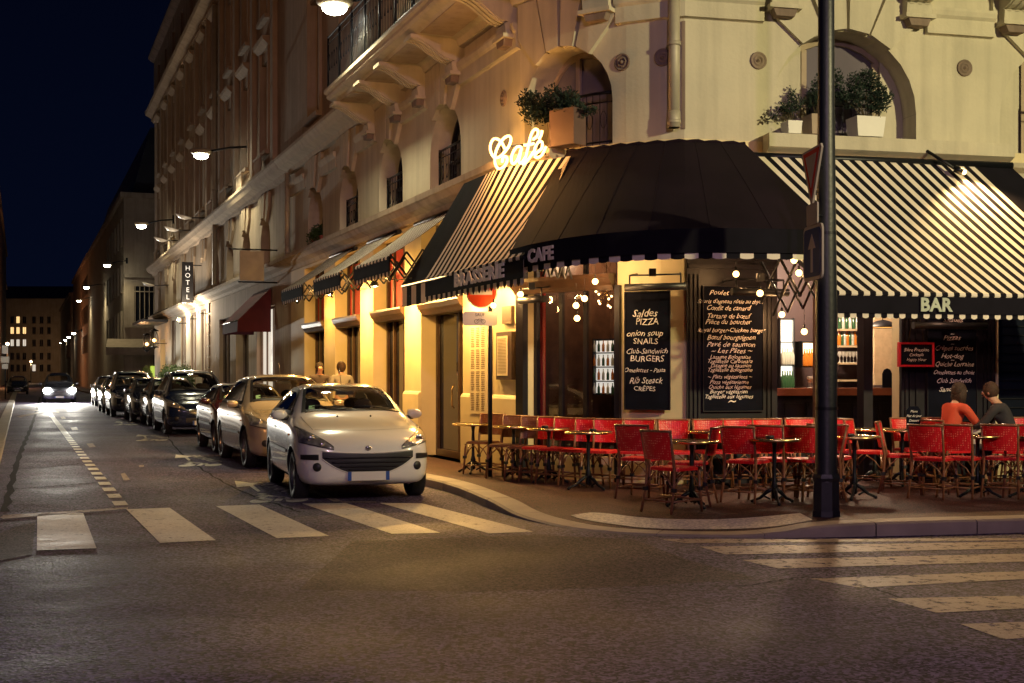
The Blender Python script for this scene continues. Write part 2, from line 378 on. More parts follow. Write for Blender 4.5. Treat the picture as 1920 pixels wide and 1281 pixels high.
def hwin(h, parent, fm, pm, mull=(0,), trans=(), fw=.06, dof=0.0, name='window'):
    """a window (frame) with its pane filling hole h at its inner face"""
    d = -h['depth']+dof; mb = MB(); a, b = h['u']-h['hw'], h['u']+h['hw']
    xs = sorted(set([round(x,5) for x in hus(h)]+breaks(a,b)))
    pane = MB()
    for x, y in zip(xs, xs[1:]):
        pane.quad(W(x,d,h['z0']), W(y,d,h['z0']), W(y,d,hz(h,y)), W(x,d,hz(h,x)))
        zx, zy = hz(h,x), hz(h,y)
        mb.hexa([W(x,d+.05,zx-fw),W(y,d+.05,zy-fw),W(y,d+.006,zy-fw),W(x,d+.006,zx-fw),W(x,d+.05,zx),W(y,d+.05,zy),W(y,d+.006,zy),W(x,d+.006,zx)])
    wbox(mb, a, a+fw, d+.006, d+.06, h['z0'], h['zs']); wbox(mb, b-fw, b, d+.006, d+.06, h['z0'], h['zs'])
    wbox(mb, a+fw, b-fw, d+.006, d+.065, h['z0'], h['z0']+fw*1.3)
    for q in mull: wbox(mb, h['u']+q*h['hw']-fw*.5, h['u']+q*h['hw']+fw*.5, d+.006, d+.055, h['z0']+fw*1.3, hz(h,h['u']+q*h['hw'])-fw)
    for z in trans: wbox(mb, a+fw, b-fw, d+.006, d+.05, z-fw*.4, z+fw*.4)
    w = mb.build(name, fm, parent); pane.build('pane', pm, w); return w
# ------------------------------------------------------------------ ground, kerbs, markings
def struct(name, mb, m, kind='structure'):
    o = mb.build(name, m); o['kind'] = kind; return o
mb = MB(); mb.quad((-400,-60,0),(400,-60,0),(400,700,0),(-400,700,0)); struct('road', mb, M['road'])
def catmull(P, k=6):
    out = []
    for i in range(len(P)-1):
        p0 = P[max(i-1,0)]; p1 = P[i]; p2 = P[i+1]; p3 = P[min(i+2,len(P)-1)]
        for j in range(k):
            t = j/k; out.append(tuple(.5*((2*b)+(-a+c)*t+(2*a-5*b+4*c-d)*t*t+(-a+3*b-3*c+d)*t**3) for a,b,c,d in zip(p0,p1,p2,p3)))
    out.append(tuple(P[-1])); return out
def st2(t, p): w = ST(t,p); return (w.x, w.y)
KP = [(*st2(56,1.6),.13),(*st2(30,1.6),.13),(*st2(14,1.6),.13),(*st2(6,1.6),.13),(*st2(2,1.6),.13),(-.95,17.5,.12),(-.30,15.25,.11),(.0,14.28,.055),(.284,13.64,.03),(.70,13.0,.02),(1.29,12.60,.02),(2.1,12.38,.03),(2.6,12.38,.06),(3.1,12.45,.12),(4.1,12.62,.14),(5.1,12.82,.14),(8,13.5,.14),(14,14.95,.14)]
KC = catmull(KP, 6)
def offs(C, d):
    o = []
    for i, c in enumerate(C):
        a = C[max(i-1,0)]; b = C[min(i+1,len(C)-1)]; tx, ty = b[0]-a[0], b[1]-a[1]; l = math.hypot(tx,ty)
        o.append((c[0]-ty/l*d, c[1]+tx/l*d, c[2]))    # left of travel = towards the facade
    return o
K1 = offs(KC, .0); K2 = offs(KC, .03); K3 = offs(KC, .30)
SW = .12
mb = MB()
# kerb stones: densify, gap every 1 m
acc = 0; seg = []
def lerp3(a,b,t): return tuple(x+(y-x)*t for x,y in zip(a,b))
dens = []
for i in range(len(KC)-1):
    L_ = math.hypot(KC[i+1][0]-KC[i][0], KC[i+1][1]-KC[i][1]); n = max(1,int(L_/.25))
    for j in range(n): dens.append((lerp3(K1[i],K1[i+1],j/n), lerp3(K2[i],K2[i+1],j/n), lerp3(K3[i],K3[i+1],j/n)))
dist = 0
for (a,b,c),(a2,b2,c2) in zip(dens, dens[1:]):
    dist += math.hypot(a2[0]-a[0],a2[1]-a[1]); joint = dist > 1.05
    if joint: dist = 0
    k = .93 if joint else 1
    a2_, b2_, c2_ = (lerp3(a,a2,k), lerp3(b,b2,k), lerp3(c,c2,k))
    mb.quad((a[0],a[1],-.02),(a2_[0],a2_[1],-.02),(a2_[0],a2_[1],a2_[2]-.02),(a[0],a[1],a[2]-.02))
    mb.quad((a[0],a[1],a[2]-.02),(a2_[0],a2_[1],a2_[2]-.02),b2_,b)
    mb.quad(b,b2_,c2_,c)
    if joint:
        for p in (a2_, ): mb.quad((p[0],p[1],-.02),(c2_[0],c2_[1],-.02),(c2_[0],c2_[1],c2_[2]),(p[0],p[1],p[2]-.02))
        mb.quad((a2_[0],a2_[1],a2_[2]-.03),(a2[0],a2[1],a2[2]-.03),(c2[0],c2[1],c2[2]-.012),(c2_[0],c2_[1],c2_[2]-.012))
struct('kerb', mb, M['kerb'])
# pavement of the café corner: rises from the dropped kerb to full height
K4 = offs(KC, 1.1)
mb = MB()
def hfull(p): return (p[0],p[1],SW)
inner = []
for i in range(len(KC)-1):
    mb.quad(K3[i], K3[i+1], hfull(K4[i+1]), hfull(K4[i]))
# inner ring to the walls: match each K4 point with nearest wall u
NW = len(KC)
us = [-56+ (56)*(i/ (NW*0.36)) if i < NW*.36 else 0+(i-NW*.36)/(NW*.64)*(LC+11) for i in range(NW)]
for i in range(NW-1):
    a = W(us[i],-.35,SW); b = W(us[i+1],-.35,SW)
    mb.quad(hfull(K4[i]), hfull(K4[i+1]), b, a)
o = struct('pavement', mb, M['pave'])
# tactile strip
def gpoly(pts, h): return [G(x,y,h) for x,y in pts]
top = [(1070,967),(1110,962),(1150,965),(1190,970),(1250,974),(1330,975),(1400,972),(1460,967),(1500,963)]
bot = [(1082,972),(1110,978),(1150,984),(1200,990),(1260,993),(1330,993.5),(1400,992),(1460,987),(1524,976)]
mb = MB()
_bv = BVHTree.FromPolygons([v.co.copy() for v in o.data.vertices], [tuple(p.vertices) for p in o.data.polygons])
def onp(px,py):      # the point of the pavement seen there in the photograph
    h = _bv.ray_cast(Vector((0,0,EYE)), Vector(((px-CX)/FL,1,(HY-py)/FL)).normalized()); p = h[0] or G(px,py,.1); return Vector((p.x,p.y,p.z+.006))
NT = 6; TI = catmull([(*a,*b) for a,b in zip(top,bot)], 5)
g_ = [[onp(t[0]+(t[2]-t[0])*j/NT, t[1]+(t[3]-t[1])*j/NT) for j in range(NT+1)] for t in TI]
for i in range(len(g_)-1):
    for j in range(NT): mb.quad(g_[i][j+1], g_[i+1][j+1], g_[i+1][j], g_[i][j])
struct('tactile_paving', mb, M['tactile'])
# tar seams, patches and gratings in the road
M['tar'] = mat('tar seam', (.010,.009,.014), .85, spec=.1, bump=.4, bscale=30)
M['patch'] = asphalt_mat('older asphalt patch', (.036,.027,.036), (.058,.044,.054), 3.0, 60, (.6,.85), .3, wave=False)
def seam(pts, w=.03):
    mb = MB(); P = catmull([tuple(G(x,y)) for x,y in pts], 12)
    for i,(a,b) in enumerate(zip(P,P[1:])):
        a = Vector(a); b = Vector(b); d = (b-a); s = Vector((d.y,-d.x,0)).normalized(); wa = w*(.6+.5*sin(i*1.7)**2); wb = w*(.6+.5*sin((i+1)*1.7)**2); ja = .02*sin(i*2.9); jb = .02*sin((i+1)*2.9); z = Vector((0,0,.0022))
        mb.quad(a+s*(ja-wa)+z, a+s*(ja+wa)+z, b+s*(jb+wb)+z, b+s*(jb-wb)+z)
    struct('road_seam', mb, M['tar'])
seam([(75,745),(62,790),(38,850),(8,960)], .05); seam([(1330,1099),(1400,1098),(1520,1083),(1640,1105),(1760,1150)], .014)
seam([(300,790),(330,840),(420,905),(560,960)], .02); seam([(150,870),(90,876),(20,880)], .03); seam([(180,905),(100,912),(10,918)], .035)
def patch_area(pts):
    mb = MB(); P = [G(x,y)+Vector((0,0,.0015)) for x,y in pts]; mb.add(P, [tuple(range(len(P)))]); struct('road_patch', mb, M['patch'])
patch_area([(660,1016),(1010,1003),(1190,1012),(1290,1050),(1420,1085),(1230,1098),(900,1110),(560,1106)]); patch_area([(40,985),(66,980),(60,1040),(0,1052),(0,1000)])
mb = MB(); c_ = G(250,1010); c_ = G(700,868)
for k in range(7): a = ST(3.4,1.85)+S.to_3d()*0+Vector((0,0,.006)); q = Vector((S.x,S.y,0)); n_ = Vector((-.9337,-.3579,0)); o1 = a+q*(k*.09); mb.quad(o1, o1+q*.045, o1+q*.045+n_*.35, o1+n_*.35)
struct('drain_grating', mb, M['iron'])
# far pavement across the street
mb = MB()
for (t0,t1) in ((-30,60),(60,130),(130,330)):
    q = [ST(t0,7.45),ST(t1,7.45),ST(t1,11),ST(t0,11)]
    mb.hexa([Vector((p.x,p.y,-.02)) for p in q]+[Vector((p.x,p.y,.13)) for p in q])
struct('pavement', mb, M['pave'])
mb = MB()
for t0 in range(-30,200,2):
    q = [ST(t0,7.15),ST(t0+1.97,7.15),ST(t0+1.97,7.45),ST(t0,7.45)]
    mb.hexa([Vector((p.x,p.y,-.02)) for p in q]+[Vector((p.x,p.y,.136)) for p in q])
struct('kerb', mb, M['kerb'])
mb = MB()
q = [ST(64,-8),ST(330,-8),ST(330,1.6),ST(64,1.6)][::-1]
mb.hexa([Vector((p.x,p.y,-.02)) for p in q]+[Vector((p.x,p.y,.13)) for p in q]); struct('pavement', mb, M['pave'])
# markings, each sheet 4 mm above the road
def mark(name, quads, m, h=.004):
    mb = MB()
    for q in quads:
        P = gpoly(q, h)
        if len(P) == 4:   # finely cut edges so that wear shows in the outline
            mb.quad(*P)
        else: mb.add(P, [tuple(range(len(P)))])
    return struct(name, mb, m)
mark('road_marking', [[(70,965),(156,962),(181,1028),(69,1032)]], M['paint'])
mark('road_marking', [[(237,955),(318,952),(405,1013),(300,1018)]], M['paint'])
mark('road_marking', [[(405,949),(486,946),(617,1005),(519,1009)]], M['paint'])
mark('road_marking', [[(566,944),(648,943),(826,999),(735,1001)]], M['paint'])
mark('road_marking', [[(712,943),(791,944),(1000,997),(916,1000)]], M['paint'])
def ext(y0,y1,x0,x1=2600): return y0+(y1-y0)/(1920-x0)*(x1-x0)
for a in ([(1234,1011),(1920,1009),(1920,1013),(1286,1018.5)], [(1312,1025),(1920,1015.6),(1920,1028),(1361,1040)], [(1391,1050),(1920,1038),(1920,1053),(1459,1066)],
          [(1519,1085),(1920,1071),(1920,1086),(1612,1102)], [(1665,1122),(1920,1117),(1920,1141),(1755,1149)], [(1800,1170),(1920,1166),(1920,1196),(1882,1199)]):
    (x0,y0),(x1,y1),(x2,y2),(x3,y3) = a
    mark('road_marking', [[(x0,y0),(2600,ext(y0,y1,x0)),(2600,ext(y3,y2,x3)),(x3,y3)]], M['paint2'] if y0 > 1080 or y0 < 1012 else M['paint2'])
mb = MB(); P0 = G(228,948); P1 = G(110,797); dv = (P1-P0); Ln = dv.length; dv.normalize(); sd = Vector((dv.y,-dv.x,0))
s_ = 0
while s_ < Ln:
    a = P0+dv*s_; b = P0+dv*(s_+.55)
    mb.quad(a-sd*.08+Vector((0,0,.004)), a+sd*.08+Vector((0,0,.004)), b+sd*.08+Vector((0,0,.004)), b-sd*.08+Vector((0,0,.004))); s_ += 1.02 if s_ < 14 else .85
a = P1; b = P1+dv*26
mb.quad(a-sd*.08+Vector((0,0,.004)), a+sd*.08+Vector((0,0,.004)), b+sd*.08+Vector((0,0,.004)), b-sd*.08+Vector((0,0,.004)))
struct('lane_marking', mb, M['paint'])
mark('lane_marking', [[(113,782),(120,781),(124,785),(116,786)],[(132,802),(143,801),(147,806),(136,807)],[(162,832),(174,831),(180,838),(168,839)],[(226,888),(234,887),(244,900),(232,901)],
     [(260,873),(269,872),(270,875),(261,876)],[(0,970),(6,966),(240,951),(240,954),(6,973)],[(596,955),(600,937),(640,937),(660,941),(625,941)],[(30,781),(95,768),(100,769),(38,783)],[(38,766),(110,772),(112,774),(38,768)]][:6]+[[(30,781),(95,768),(100,769),(38,783)],[(38,766),(110,772),(112,774),(38,768)],[(612,934),(628,934),(642,940),(626,941)],[(640,940.5),(705,940.5),(706,942),(641,942)]], M['paint2'])
# bicycle boxes: arrow, cycle and lettering, repeated down the lane
def cyc_mark(off):
    mb = MB(); z = Vector((0,0,.004))
    def P(x,y): return G(x,y)+off+z
    def strip(a,b,w):
        a = P(*a); b = P(*b); d = (b-a).normalized(); s = Vector((d.y,-d.x,0))*w/2; mb.quad(a-s,a+s,b+s,b-s)
    for cxp in ((490,939.5),(557,938)):
        c = P(*cxp); n = 20
        o_ = [c+Vector((cos(2*pi*k/n)*.135, sin(2*pi*k/n)*.29,0)) for k in range(n)]
        mb.add(o_, [tuple(range(n))])
    strip((487,929),(530,932),.10); strip((530,932),(545,938),.09); strip((500,930),(482,933),.08); strip((530,932),(520,940),.09); strip((500,930),(484,938),.07)
    strip((484,926.5),(498,927),.1)
    mb.add([P(440,902),P(444,914),P(468,912),P(483,922.5),P(489,921.5),P(474,910),P(482,907.5)], [tuple(range(7))])
    o_ = P(476,905); e = P(540,924); xd = (e-o_).normalized(); yd = Vector((-xd.y, xd.x, 0))
    text_mb(mb, 'PAYANT', o_-yd*.05, xd, yd, .34, align='LEFT', sx=1.55)
    return struct('lane_marking', mb, M['paint'])
base = G(490,939)
cyc_mark(Vector((0,0,0))); cyc_mark(G(351,873)-base); cyc_mark(G(267,826)-base); cyc_mark(G(222,797)-base)
mb = MB()
mb.add([G(0,852)+Vector((0,0,.15)), G(18,851)+Vector((0,0,.15)), G(17,856)+Vector((0,0,.15)), G(0,858)+Vector((0,0,.15))], [(0,1,2,3)])
# ------------------------------------------------------------------ buildings
ARCH_S = [-(3.55+3.47*k) for k in range(15)]         # arch axes along the street
QA = [LC+2.35, LC+5.85, LC+9.35]
DL = .30
def section(name, label, u0, u1, top, mats, street=True, open_ground=None, extra_top=True, arches=None):
    b = empty(name, W((u0+u1)/2, 0, SW), 0, label, 'building')
    Mi = b.matrix_world; 
    return b
def reparent(o, b):     # keep world placement under a moved Empty
    o.parent = b; o.matrix_parent_inverse = Matrix.Translation(b.location).inverted()
    return o
_build = MB.build
def pb(mb, name, m, b): return reparent(mb.build(name, m), b)
def pwin(h, b, fm, pm, **k):
    w = hwin(h, None, fm, pm, **k); return reparent(w, b)

CORN = [(0,6.95),(.10,6.97),(.14,7.06),(.34,7.14),(.40,7.24),(.46,7.30),(.46,7.38),(0,7.40)]
STR = [(0,6.335),(.02,6.345),(.08,6.35),(.08,6.56),(.12,6.60),(.14,6.66),(.14,6.70),(0,6.72)]
LEDGE = [(0,4.36),(.06,4.38),(.10,4.46),(.24,4.52),(.30,4.60),(.34,4.62),(.34,4.72),(0,4.74)]
def fan(mb, uc, r, zs, d0=.075, w=.78, ztop=6.95):
    """keystone blocks radiating over an arch"""
    n = 4; lo = [uc+(-1+2*i/n)*r*.62 for i in range(n+1)]; hi = [uc+(-1+2*i/n)*w*1.15 for i in range(n+1)]
    for i in range(n):
        g = .020; p = []
        dd = d0+(.03 if i in (1,2) else 0)
        for (u_, z_) in ((lo[i]+g, zs+sqrt(max(0,r*r-(lo[i]-uc)**2))+.01), (lo[i+1]-g, zs+sqrt(max(0,r*r-(lo[i+1]-uc)**2))+.01), (hi[i+1]-g*1.6, ztop), (hi[i]+g*1.6, ztop)): p.append((u_,z_))
        if i == 0: p = [p[0],p[1],p[2],(hi[0]+g, ztop),(hi[0]+g, zs+r+.28)]
        if i == n-1: p = [p[0],p[1],(hi[n]-g, zs+r+.28),(hi[n]-g, ztop),p[3]]
        mb.prism(p, -.01, dd, lambda a,b_,w_: W(a,w_,b_))
def console(b, uc, m, d1=.92):
    """scrolled balcony console"""
    mb = MB(); pr = [(0,6.56),(.20,6.56),(.22,6.70),(.16,6.74)]
    for k in range(9):
        t = k/8; pr.append((.16+(d1-.20)*(.5-.5*cos(pi*t))*1.0+.04*sin(2*pi*t), 6.74+.30*t+.05*sin(2*pi*t)*-1))
    pr += [(d1,7.04),(d1,7.10),(0,7.10)]
    mb.prism(pr, uc-.19, uc+.19, lambda a,z,w_: W(w_,a,z))
    for k in (-1,0,1):      # raised fillets following the curve
        q = [(x+.012,z-.012) for (x,z) in pr[2:13]]
        for (x,z),(x2,z2) in zip(q, q[1:]): mb.hexa([W(uc+k*.12-.03,x,z),W(uc+k*.12+.03,x,z),W(uc+k*.12+.03,x-.03,z+.03),W(uc+k*.12-.03,x-.03,z+.03),W(uc+k*.12-.03,x2,z2),W(uc+k*.12+.03,x2,z2),W(uc+k*.12+.03,x2-.03,z2+.03),W(uc+k*.12-.03,x2-.03,z2+.03)])
    wbox(mb, uc-.23, uc+.23, 0, .26, 6.50, 6.556)
    c = pb(mb, 'console', m, b)
    m2 = MB()
    m2.prism([(uc-.17,6.497),(uc+.17,6.497),(uc+.13,6.40),(uc-.13,6.40)], .05, .22, lambda u_,z,w_: W(u_,w_,z))
    c2 = m2.build('drop_ornament', M['stone_dark']); c2.parent = c; return c
def rosette(b, u, z, r=.12):
    mb = MB(); n = 18; c = W(u,0,z); nn = (W(u,1,z)-c).normalized(); xx = (W(u+.01,0,z)-W(u-.01,0,z)).normalized(); zz = Vector((0,0,1))
    prof = [(r,0),(r,.02),(r*.86,.03),(r*.78,.015),(r*.62,.015),(r*.55,.035),(r*.42,.035),(r*.36,.012),(r*.24,.012),(r*.18,.05),(0.001,.06)]
    Mx = Matrix((( xx.x, zz.x, nn.x, c.x),(xx.y, zz.y, nn.y, c.y),(xx.z, zz.z, nn.z, c.z),(0,0,0,1)))
    mb.lathe(prof, n=n, M=Mx); return pb(mb, 'rosette', M['stone_dark'], b)
def ironrail(b, u0, u1, d, z0, z1, step=.11, m=None, name='railing'):
    mb = MB(); us = [u0]+breaks(u0,u1)+[u1]
    for zz, r in ((z1,.022),(z0+.06,.014),(z1-.13,.010)): mb.tube([W(u,d,zz) for u in us], r, 6)
    u = u0; k = 0
    while u <= u1+1e-4:
        mb.tube([W(u,d,z0), W(u,d,z1)], .008, 4, cap=False)
        if k % 2 == 0 and k > 0:
            pts = [W(u-step*.5+step*.42*cos(2*pi*q/10), d, (z0+z1)/2+ (z1-z0)*.16*sin(2*pi*q/10)) for q in range(10)]; mb.tube(pts, .006, 4, closed=True)
        if k % 10 == 0: mb.tube([W(u,d,z0-.02), W(u,d,z1+.03)], .02, 6)
        u += step; k += 1
    return pb(mb, name, m or M['iron'], b)

# ---- 1: the café's corner building
cafe = section('corner_building', 'cream stone corner building with arched windows and long stone balcony above the awnings', -17, LC+11, 16, None)
US, UE = -17.0, LC+14
gbays = [hole(-3.78,1.18,SW,4.30,depth=.34), hole(-7.19,1.16,SW,4.30,depth=.34), hole(-10.62,1.18,SW,4.30,depth=.34), hole(-14.1,1.15,SW,4.30,depth=.34)]
u_bw0, u_bw1 = UPX(990), UPX(1158)
ubar0, ubar1 = UPX(1455), UPX(1690)
uw20, uw21 = UPX(1872), UPX(1872)+2.6
front = [hole((u_bw0+u_bw1)/2,(u_bw1-u_bw0)/2,.45,3.7,depth=.16)]
barh = hole((ubar0+ubar1)/2,(ubar1-ubar0)/2,SW,3.6,depth=.25); winh = hole((uw20+uw21)/2,(uw21-uw20)/2,.8,3.3,depth=.15)
wall = MB(); wallp(wall, US, 0.0, SW-.02, 4.74, gbays)
wallp(wall, 0.0, UE, SW-.02, 4.74, front+[barh, winh])
pb(wall, 'ground_floor_wall', M['cream'], cafe)
up = MB()
AH = [hole(u,.86,4.74,5.35,True,.42) for u in ARCH_S if u > -17]
chH = hole(.92,.82,4.74,5.36,True,.45)
RH = [hole(u,1.09,4.74,5.22,True,.45) for u in QA]
wallp(up, US, UE, 4.74, 6.95, AH+[chH]+RH)
pb(up, 'mezzanine_wall', M['stone'], cafe)
mb = MB(); sweep(mb, LEDGE, US, .95); pb(mb, 'ledge', M['stone2'], cafe)
mb = MB(); ql = UPX(1441,.3); qr = UPX(1900,.3); sweep(mb, [(0,4.40),(.05,4.42),(.10,4.50),(.22,4.56),(.30,4.60),(.34,4.62),(.34,4.80),(0,4.82)], ql, qr)
sweep(mb, [(0,4.34),(.05,4.36),(.08,4.44),(.2,4.5),(.24,4.56),(0,4.58)], qr+.02, UE)
pb(mb, 'ledge', M['stone'], cafe)
allA = sorted([(u,.95) for u in ARCH_S if u > -17]+[(.92,.9)]+[(u,1.22) for u in QA])
prev = US
for (u,w_) in allA+[(UE+2,0)]:
    if min(u-w_,UE)-prev > .05: mb = MB(); sweep(mb, STR, prev, min(u-w_,UE)); pb(mb, 'string_course', M['stone'], cafe)
    prev = u+w_
mb = MB(); sweep(mb, CORN, US, UE); pb(mb, 'cornice', M['stone'], cafe)
for (u,w_) in allA:
    if u > -17 and u < UE:
        mb = MB(); fan(mb, u, {True:1.09,False:.86}[u>LC+1] if u!=.92 else .82, 5.22 if u > LC+1 else 5.35, w=w_-.12); pb(mb, 'keystone', M['stone'], cafe)
for h in AH[:5]:
    pwin(h, cafe, M['blackwood'], M['darkglass'], mull=(0,), trans=(5.35,))
pwin(chH, cafe, M['stone2'], M['roomglass'], mull=(-.1,), fw=.08)
pwin(hole(RH[0]['u']-.12,.62,4.84,5.22+.55,False,.45), cafe, M['stone2'], M['roomglass'], mull=(.1,), fw=.09) if False else pwin(RH[0], cafe, M['stone2'], M['roomglass'], mull=(-.42,.62), fw=.08)
pwin(RH[1], cafe, M['stone2'], M['darkglass'], mull=(-.4,.4)); pwin(RH[2], cafe, M['stone2'], M['darkglass'], mull=(0,))
# side panels inside the big arch (the opening is narrower than the arch)
for h in RH[:2]:
    for (a,b_) in ((h['u']-h['hw'], h['u']-.42*h['hw']-.07),(h['u']+.62*h['hw']+.06, h['u']+h['hw'])):
        xs = [a+(b_-a)*k/8 for k in range(9)]; mb = MB()
        for x,y in zip(xs,xs[1:]):
            mb.hexa([W(x,-.36,h['z0']),W(y,-.36,h['z0']),W(y,-.44,h['z0']),W(x,-.44,h['z0']),W(x,-.36,max(h['z0']+.01,hz(h,x))),W(y,-.36,max(h['z0']+.01,hz(h,y))),W(y,-.44,max(h['z0']+.01,hz(h,y))),W(x,-.44,max(h['z0']+.01,hz(h,x)))])
        pb(mb, 'arch_panel', M['stone'], cafe)
ironrail(cafe, RH[0]['u']-.42*1.09, RH[0]['u']+.62*1.09, -.2, 4.76, 5.45, .13)
ironrail(cafe, chH['u']-.1, chH['u']+.78, -.2, 4.76, 5.5, .12)
ironrail(cafe, RH[1]['u']-.5, RH[1]['u']+.7, -.2, 4.76, 5.45, .13)
for h in AH[:3]: ironrail(cafe, h['u']-.8, h['u']+.8, -.16, 4.76, 5.55, .12)
for uc in [ARCH_S[0]+.83,ARCH_S[0]-1.12,ARCH_S[1]+.85,ARCH_S[1]-1.15]+[-.28]+[UPX(1130),UPX(1464),UPX(1709),UPX(1889),UPX(1889)+1.9]: console(cafe, uc, M['stone'])
for px,py in ((1167,117),(1243,108),(1422,114),(1808,128),(945,185)): rosette(cafe, UPX(px), ZPY(UPX(px),py))
# downpipe at the angle and one at the party wall
for nm,u,z0,z1,r in (('downpipe',UPX(1264,.12),4.86,7.0,.075),('downpipe',-16.9,4.8,7.0,.07)):
    mb = MB(); mb.tube([W(u,.12,z0), W(u,.12,z1)], r, 14)
    for z in (z0+.05, 5.95): mb.tube([W(u,.12,z), W(u,.12,z+.05)], r*1.22, 14)
    mb.tube([W(u,.12,z0+.0), W(u,.12,z0+.22)], r*1.12, 14); pb(mb, nm, M['zinc'], cafe)
mb = MB(); wbox(mb, LC-.035, LC+.012, .0, .018, 4.86, 6.30); pb(mb, 'corner_joint_shade', M['stone_dark'], cafe)  # dark strip draws the corner seam together with its shadow
# balcony
mb = MB(); BAL = [(0,7.10),(.80,7.10),(.84,7.14),(.96,7.18),(1.0,7.22),(1.0,7.27),(1.05,7.30),(1.05,7.36),(0,7.38)]
sweep(mb, BAL, -8.3, UE); pb(mb, 'balcony_slab', M['stone'], cafe)
for (a,b_) in ((-7.9,-7.0),(-6.6,-5.1),(-4.4,-3.0),(-2.4,-.5)): mb = MB(); wbox(mb, a, b_, .25, .80, 7.085, 7.0995); pb(mb, 'soffit_panel', M['stone2'], cafe)
ironrail(cafe, -8.22, 3.0, .98, 7.37, 8.42, .10, name='balcony_railing')
# upper floors of the corner building
F2 = [hole(u,.62,8.0,10.9,depth=.25) for u in ARCH_S if u > -17]+[hole(.92,.55,8.0,10.9,depth=.25)]+[hole(u,.62,8.0,10.9,depth=.25) for u in QA]
F3 = [hole(u,.58,12.2,14.6,depth=.25) for u in ARCH_S if u > -17]+[hole(.92,.5,12.2,14.6,depth=.25)]+[hole(u,.58,12.2,14.6,depth=.25) for u in QA]
mb = MB(); wallp(mb, US, UE, 7.40, 15.6, F2+F3); pb(mb, 'upper_wall', M['stone2'], cafe)
for h in F2+F3: pwin(h, cafe, M['stone_dark'], M['darkglass'], trans=(h['zs']-.7,))
def hoods(b, hs, m, zz=.35):
    for h in hs:
        mb = MB()
        u = h['u']; w_ = h['hw']
        sweep(mb, [(0,h['zs']+zz),(.05,h['zs']+zz),(.22,h['zs']+zz+.14),(.25,h['zs']+zz+.24),(0,h['zs']+zz+.26)], u-w_-.22, u+w_+.22)
        wbox(mb, u-w_-.16, u-w_-.02, 0, .07, h['z0']-.02, h['zs']+zz); wbox(mb, u+w_+.02, u+w_+.16, 0, .07, h['z0']-.02, h['zs']+zz)
        wbox(mb, u-w_-.17, u+w_+.17, 0, .16, h['z0']-.14, h['z0']-.019)
        pb(mb, 'window_surround', m, b)
hoods(cafe, F2+F3, M['stone2'])
TOPC = [(0,15.3),(.08,15.32),(.12,15.5),(.30,15.62),(.48,15.70),(.52,15.85),(0,15.9)]
mb = MB(); sweep(mb, TOPC, US, UE); pb(mb, 'roof_cornice', M['stone2'], cafe)
def mansard(b, u0, u1, zb=18.95, zt=22.0):
    wm = M['stone_dark']; mb = MB(); at = [hole(u,.5,16.5,18.0,depth=.2) for u in ARCH_S if u0+.6 < u < u1-.6]
    wallp(mb, u0, u1, 15.88, 18.6, at, d=.04); pb(mb, 'attic_wall', wm, b)
    for h in at: pwin(h, b, wm, M['darkglass'], dof=.04)
    mb = MB(); sweep(mb, [(0,18.6),(.10,18.62),(.26,18.72),(.34,18.82),(.34,18.92),(0,18.94)], u0, u1); pb(mb, 'attic_cornice', wm, b)
    mb = MB(); sweep(mb, [(0,zb),(-.4,zb),(-1.3,zt),(-1.1,zt+.1),(-1.1,zt+.25),(-2.2,zt+.5),(-9,zt+.6)][1:], u0, u1); pb(mb, 'roof', M['roof'], b)
mansard(cafe, US, 2.0)
# ---- 2, 3: the two buildings further up
def pil(mb, u, d, z0, z1, w=.22): wbox(mb, u-w, u+w, 0, d, z0, z1)
def row_building(name, label, u0, u1, ax, gh, gm, um):
    b = section(name, label, u0, u1, 16, None)
    AHs = [hole(u,.8,4.74,5.45,True,.4) for u in ax]
    mb = MB(); wallp(mb, u0, u1, .1, 4.74, gh); pb(mb, 'ground_floor_wall', gm, b)
    mb = MB(); wallp(mb, u0, u1, 4.74, 6.95, AHs); pb(mb, 'mezzanine_wall', um, b)
    f2 = [hole(u,.6,8.2,10.9,depth=.28) for u in ax]; f3 = [hole(u,.55,12.2,14.6,depth=.28) for u in ax]
    mb = MB(); wallp(mb, u0, u1, 7.40, 15.6, f2+f3); pb(mb, 'upper_wall', um, b)
    for h in AHs+f2+f3: pwin(h, b, M['stone_dark'], M['darkglass'])
    mb = MB(); sweep(mb, LEDGE, u0, u1); pb(mb, 'ledge', um, b); mb = MB(); sweep(mb, CORN, u0, u1); pb(mb, 'cornice', um, b)
    mb = MB(); sweep(mb, TOPC, u0, u1)
    u = u0+.2
    while u < u1: wbox(mb, u, u+.14, .02, .2, 15.36, 15.5); u += .34
    pb(mb, 'roof_cornice', um, b)
    hoods(b, f2+f3, um)
    for u in ax: mb = MB(); fan(mb, u, .8, 5.45, ztop=6.94); pb(mb, 'keystone', um, b)
    for u in ax: mb = MB(); pil(mb, u+1.73, .14, 7.42, 15.28, .2); pb(mb, 'pilaster', um, b)
    for u in ax:
        mb = MB(); x = u-.5
        wbox(mb, u-.62, u+.62, .17, .27, 8.0, 8.055)
        while x < u+.52: mb.lathe([(.03,7.46),(.05,7.55),(.03,7.66),(.045,7.8),(.03,8.0)], c=tuple(W(x,.22,0)), n=6); x += .15
        pb(mb, 'balustrade', um, b)
    mansard(b, u0, u1)
    return b
ax2 = [u for u in ARCH_S if -36 < u < -17.5]; ax3 = [u for u in ARCH_S if -54.9 < u < -36]
gh2 = [hole(-20.9,1.5,.5,3.6,depth=.2), hole(-25.2,1.3,.1,3.6,depth=.3), hole(-29.1,1.3,.6,3.6,depth=.2)]
b2 = row_building('shop_building', 'grey brown stone building with dark red shop awning, between café and hotel', -32.8, -17, ax2, gh2, M['stone2'], M['stone2'])
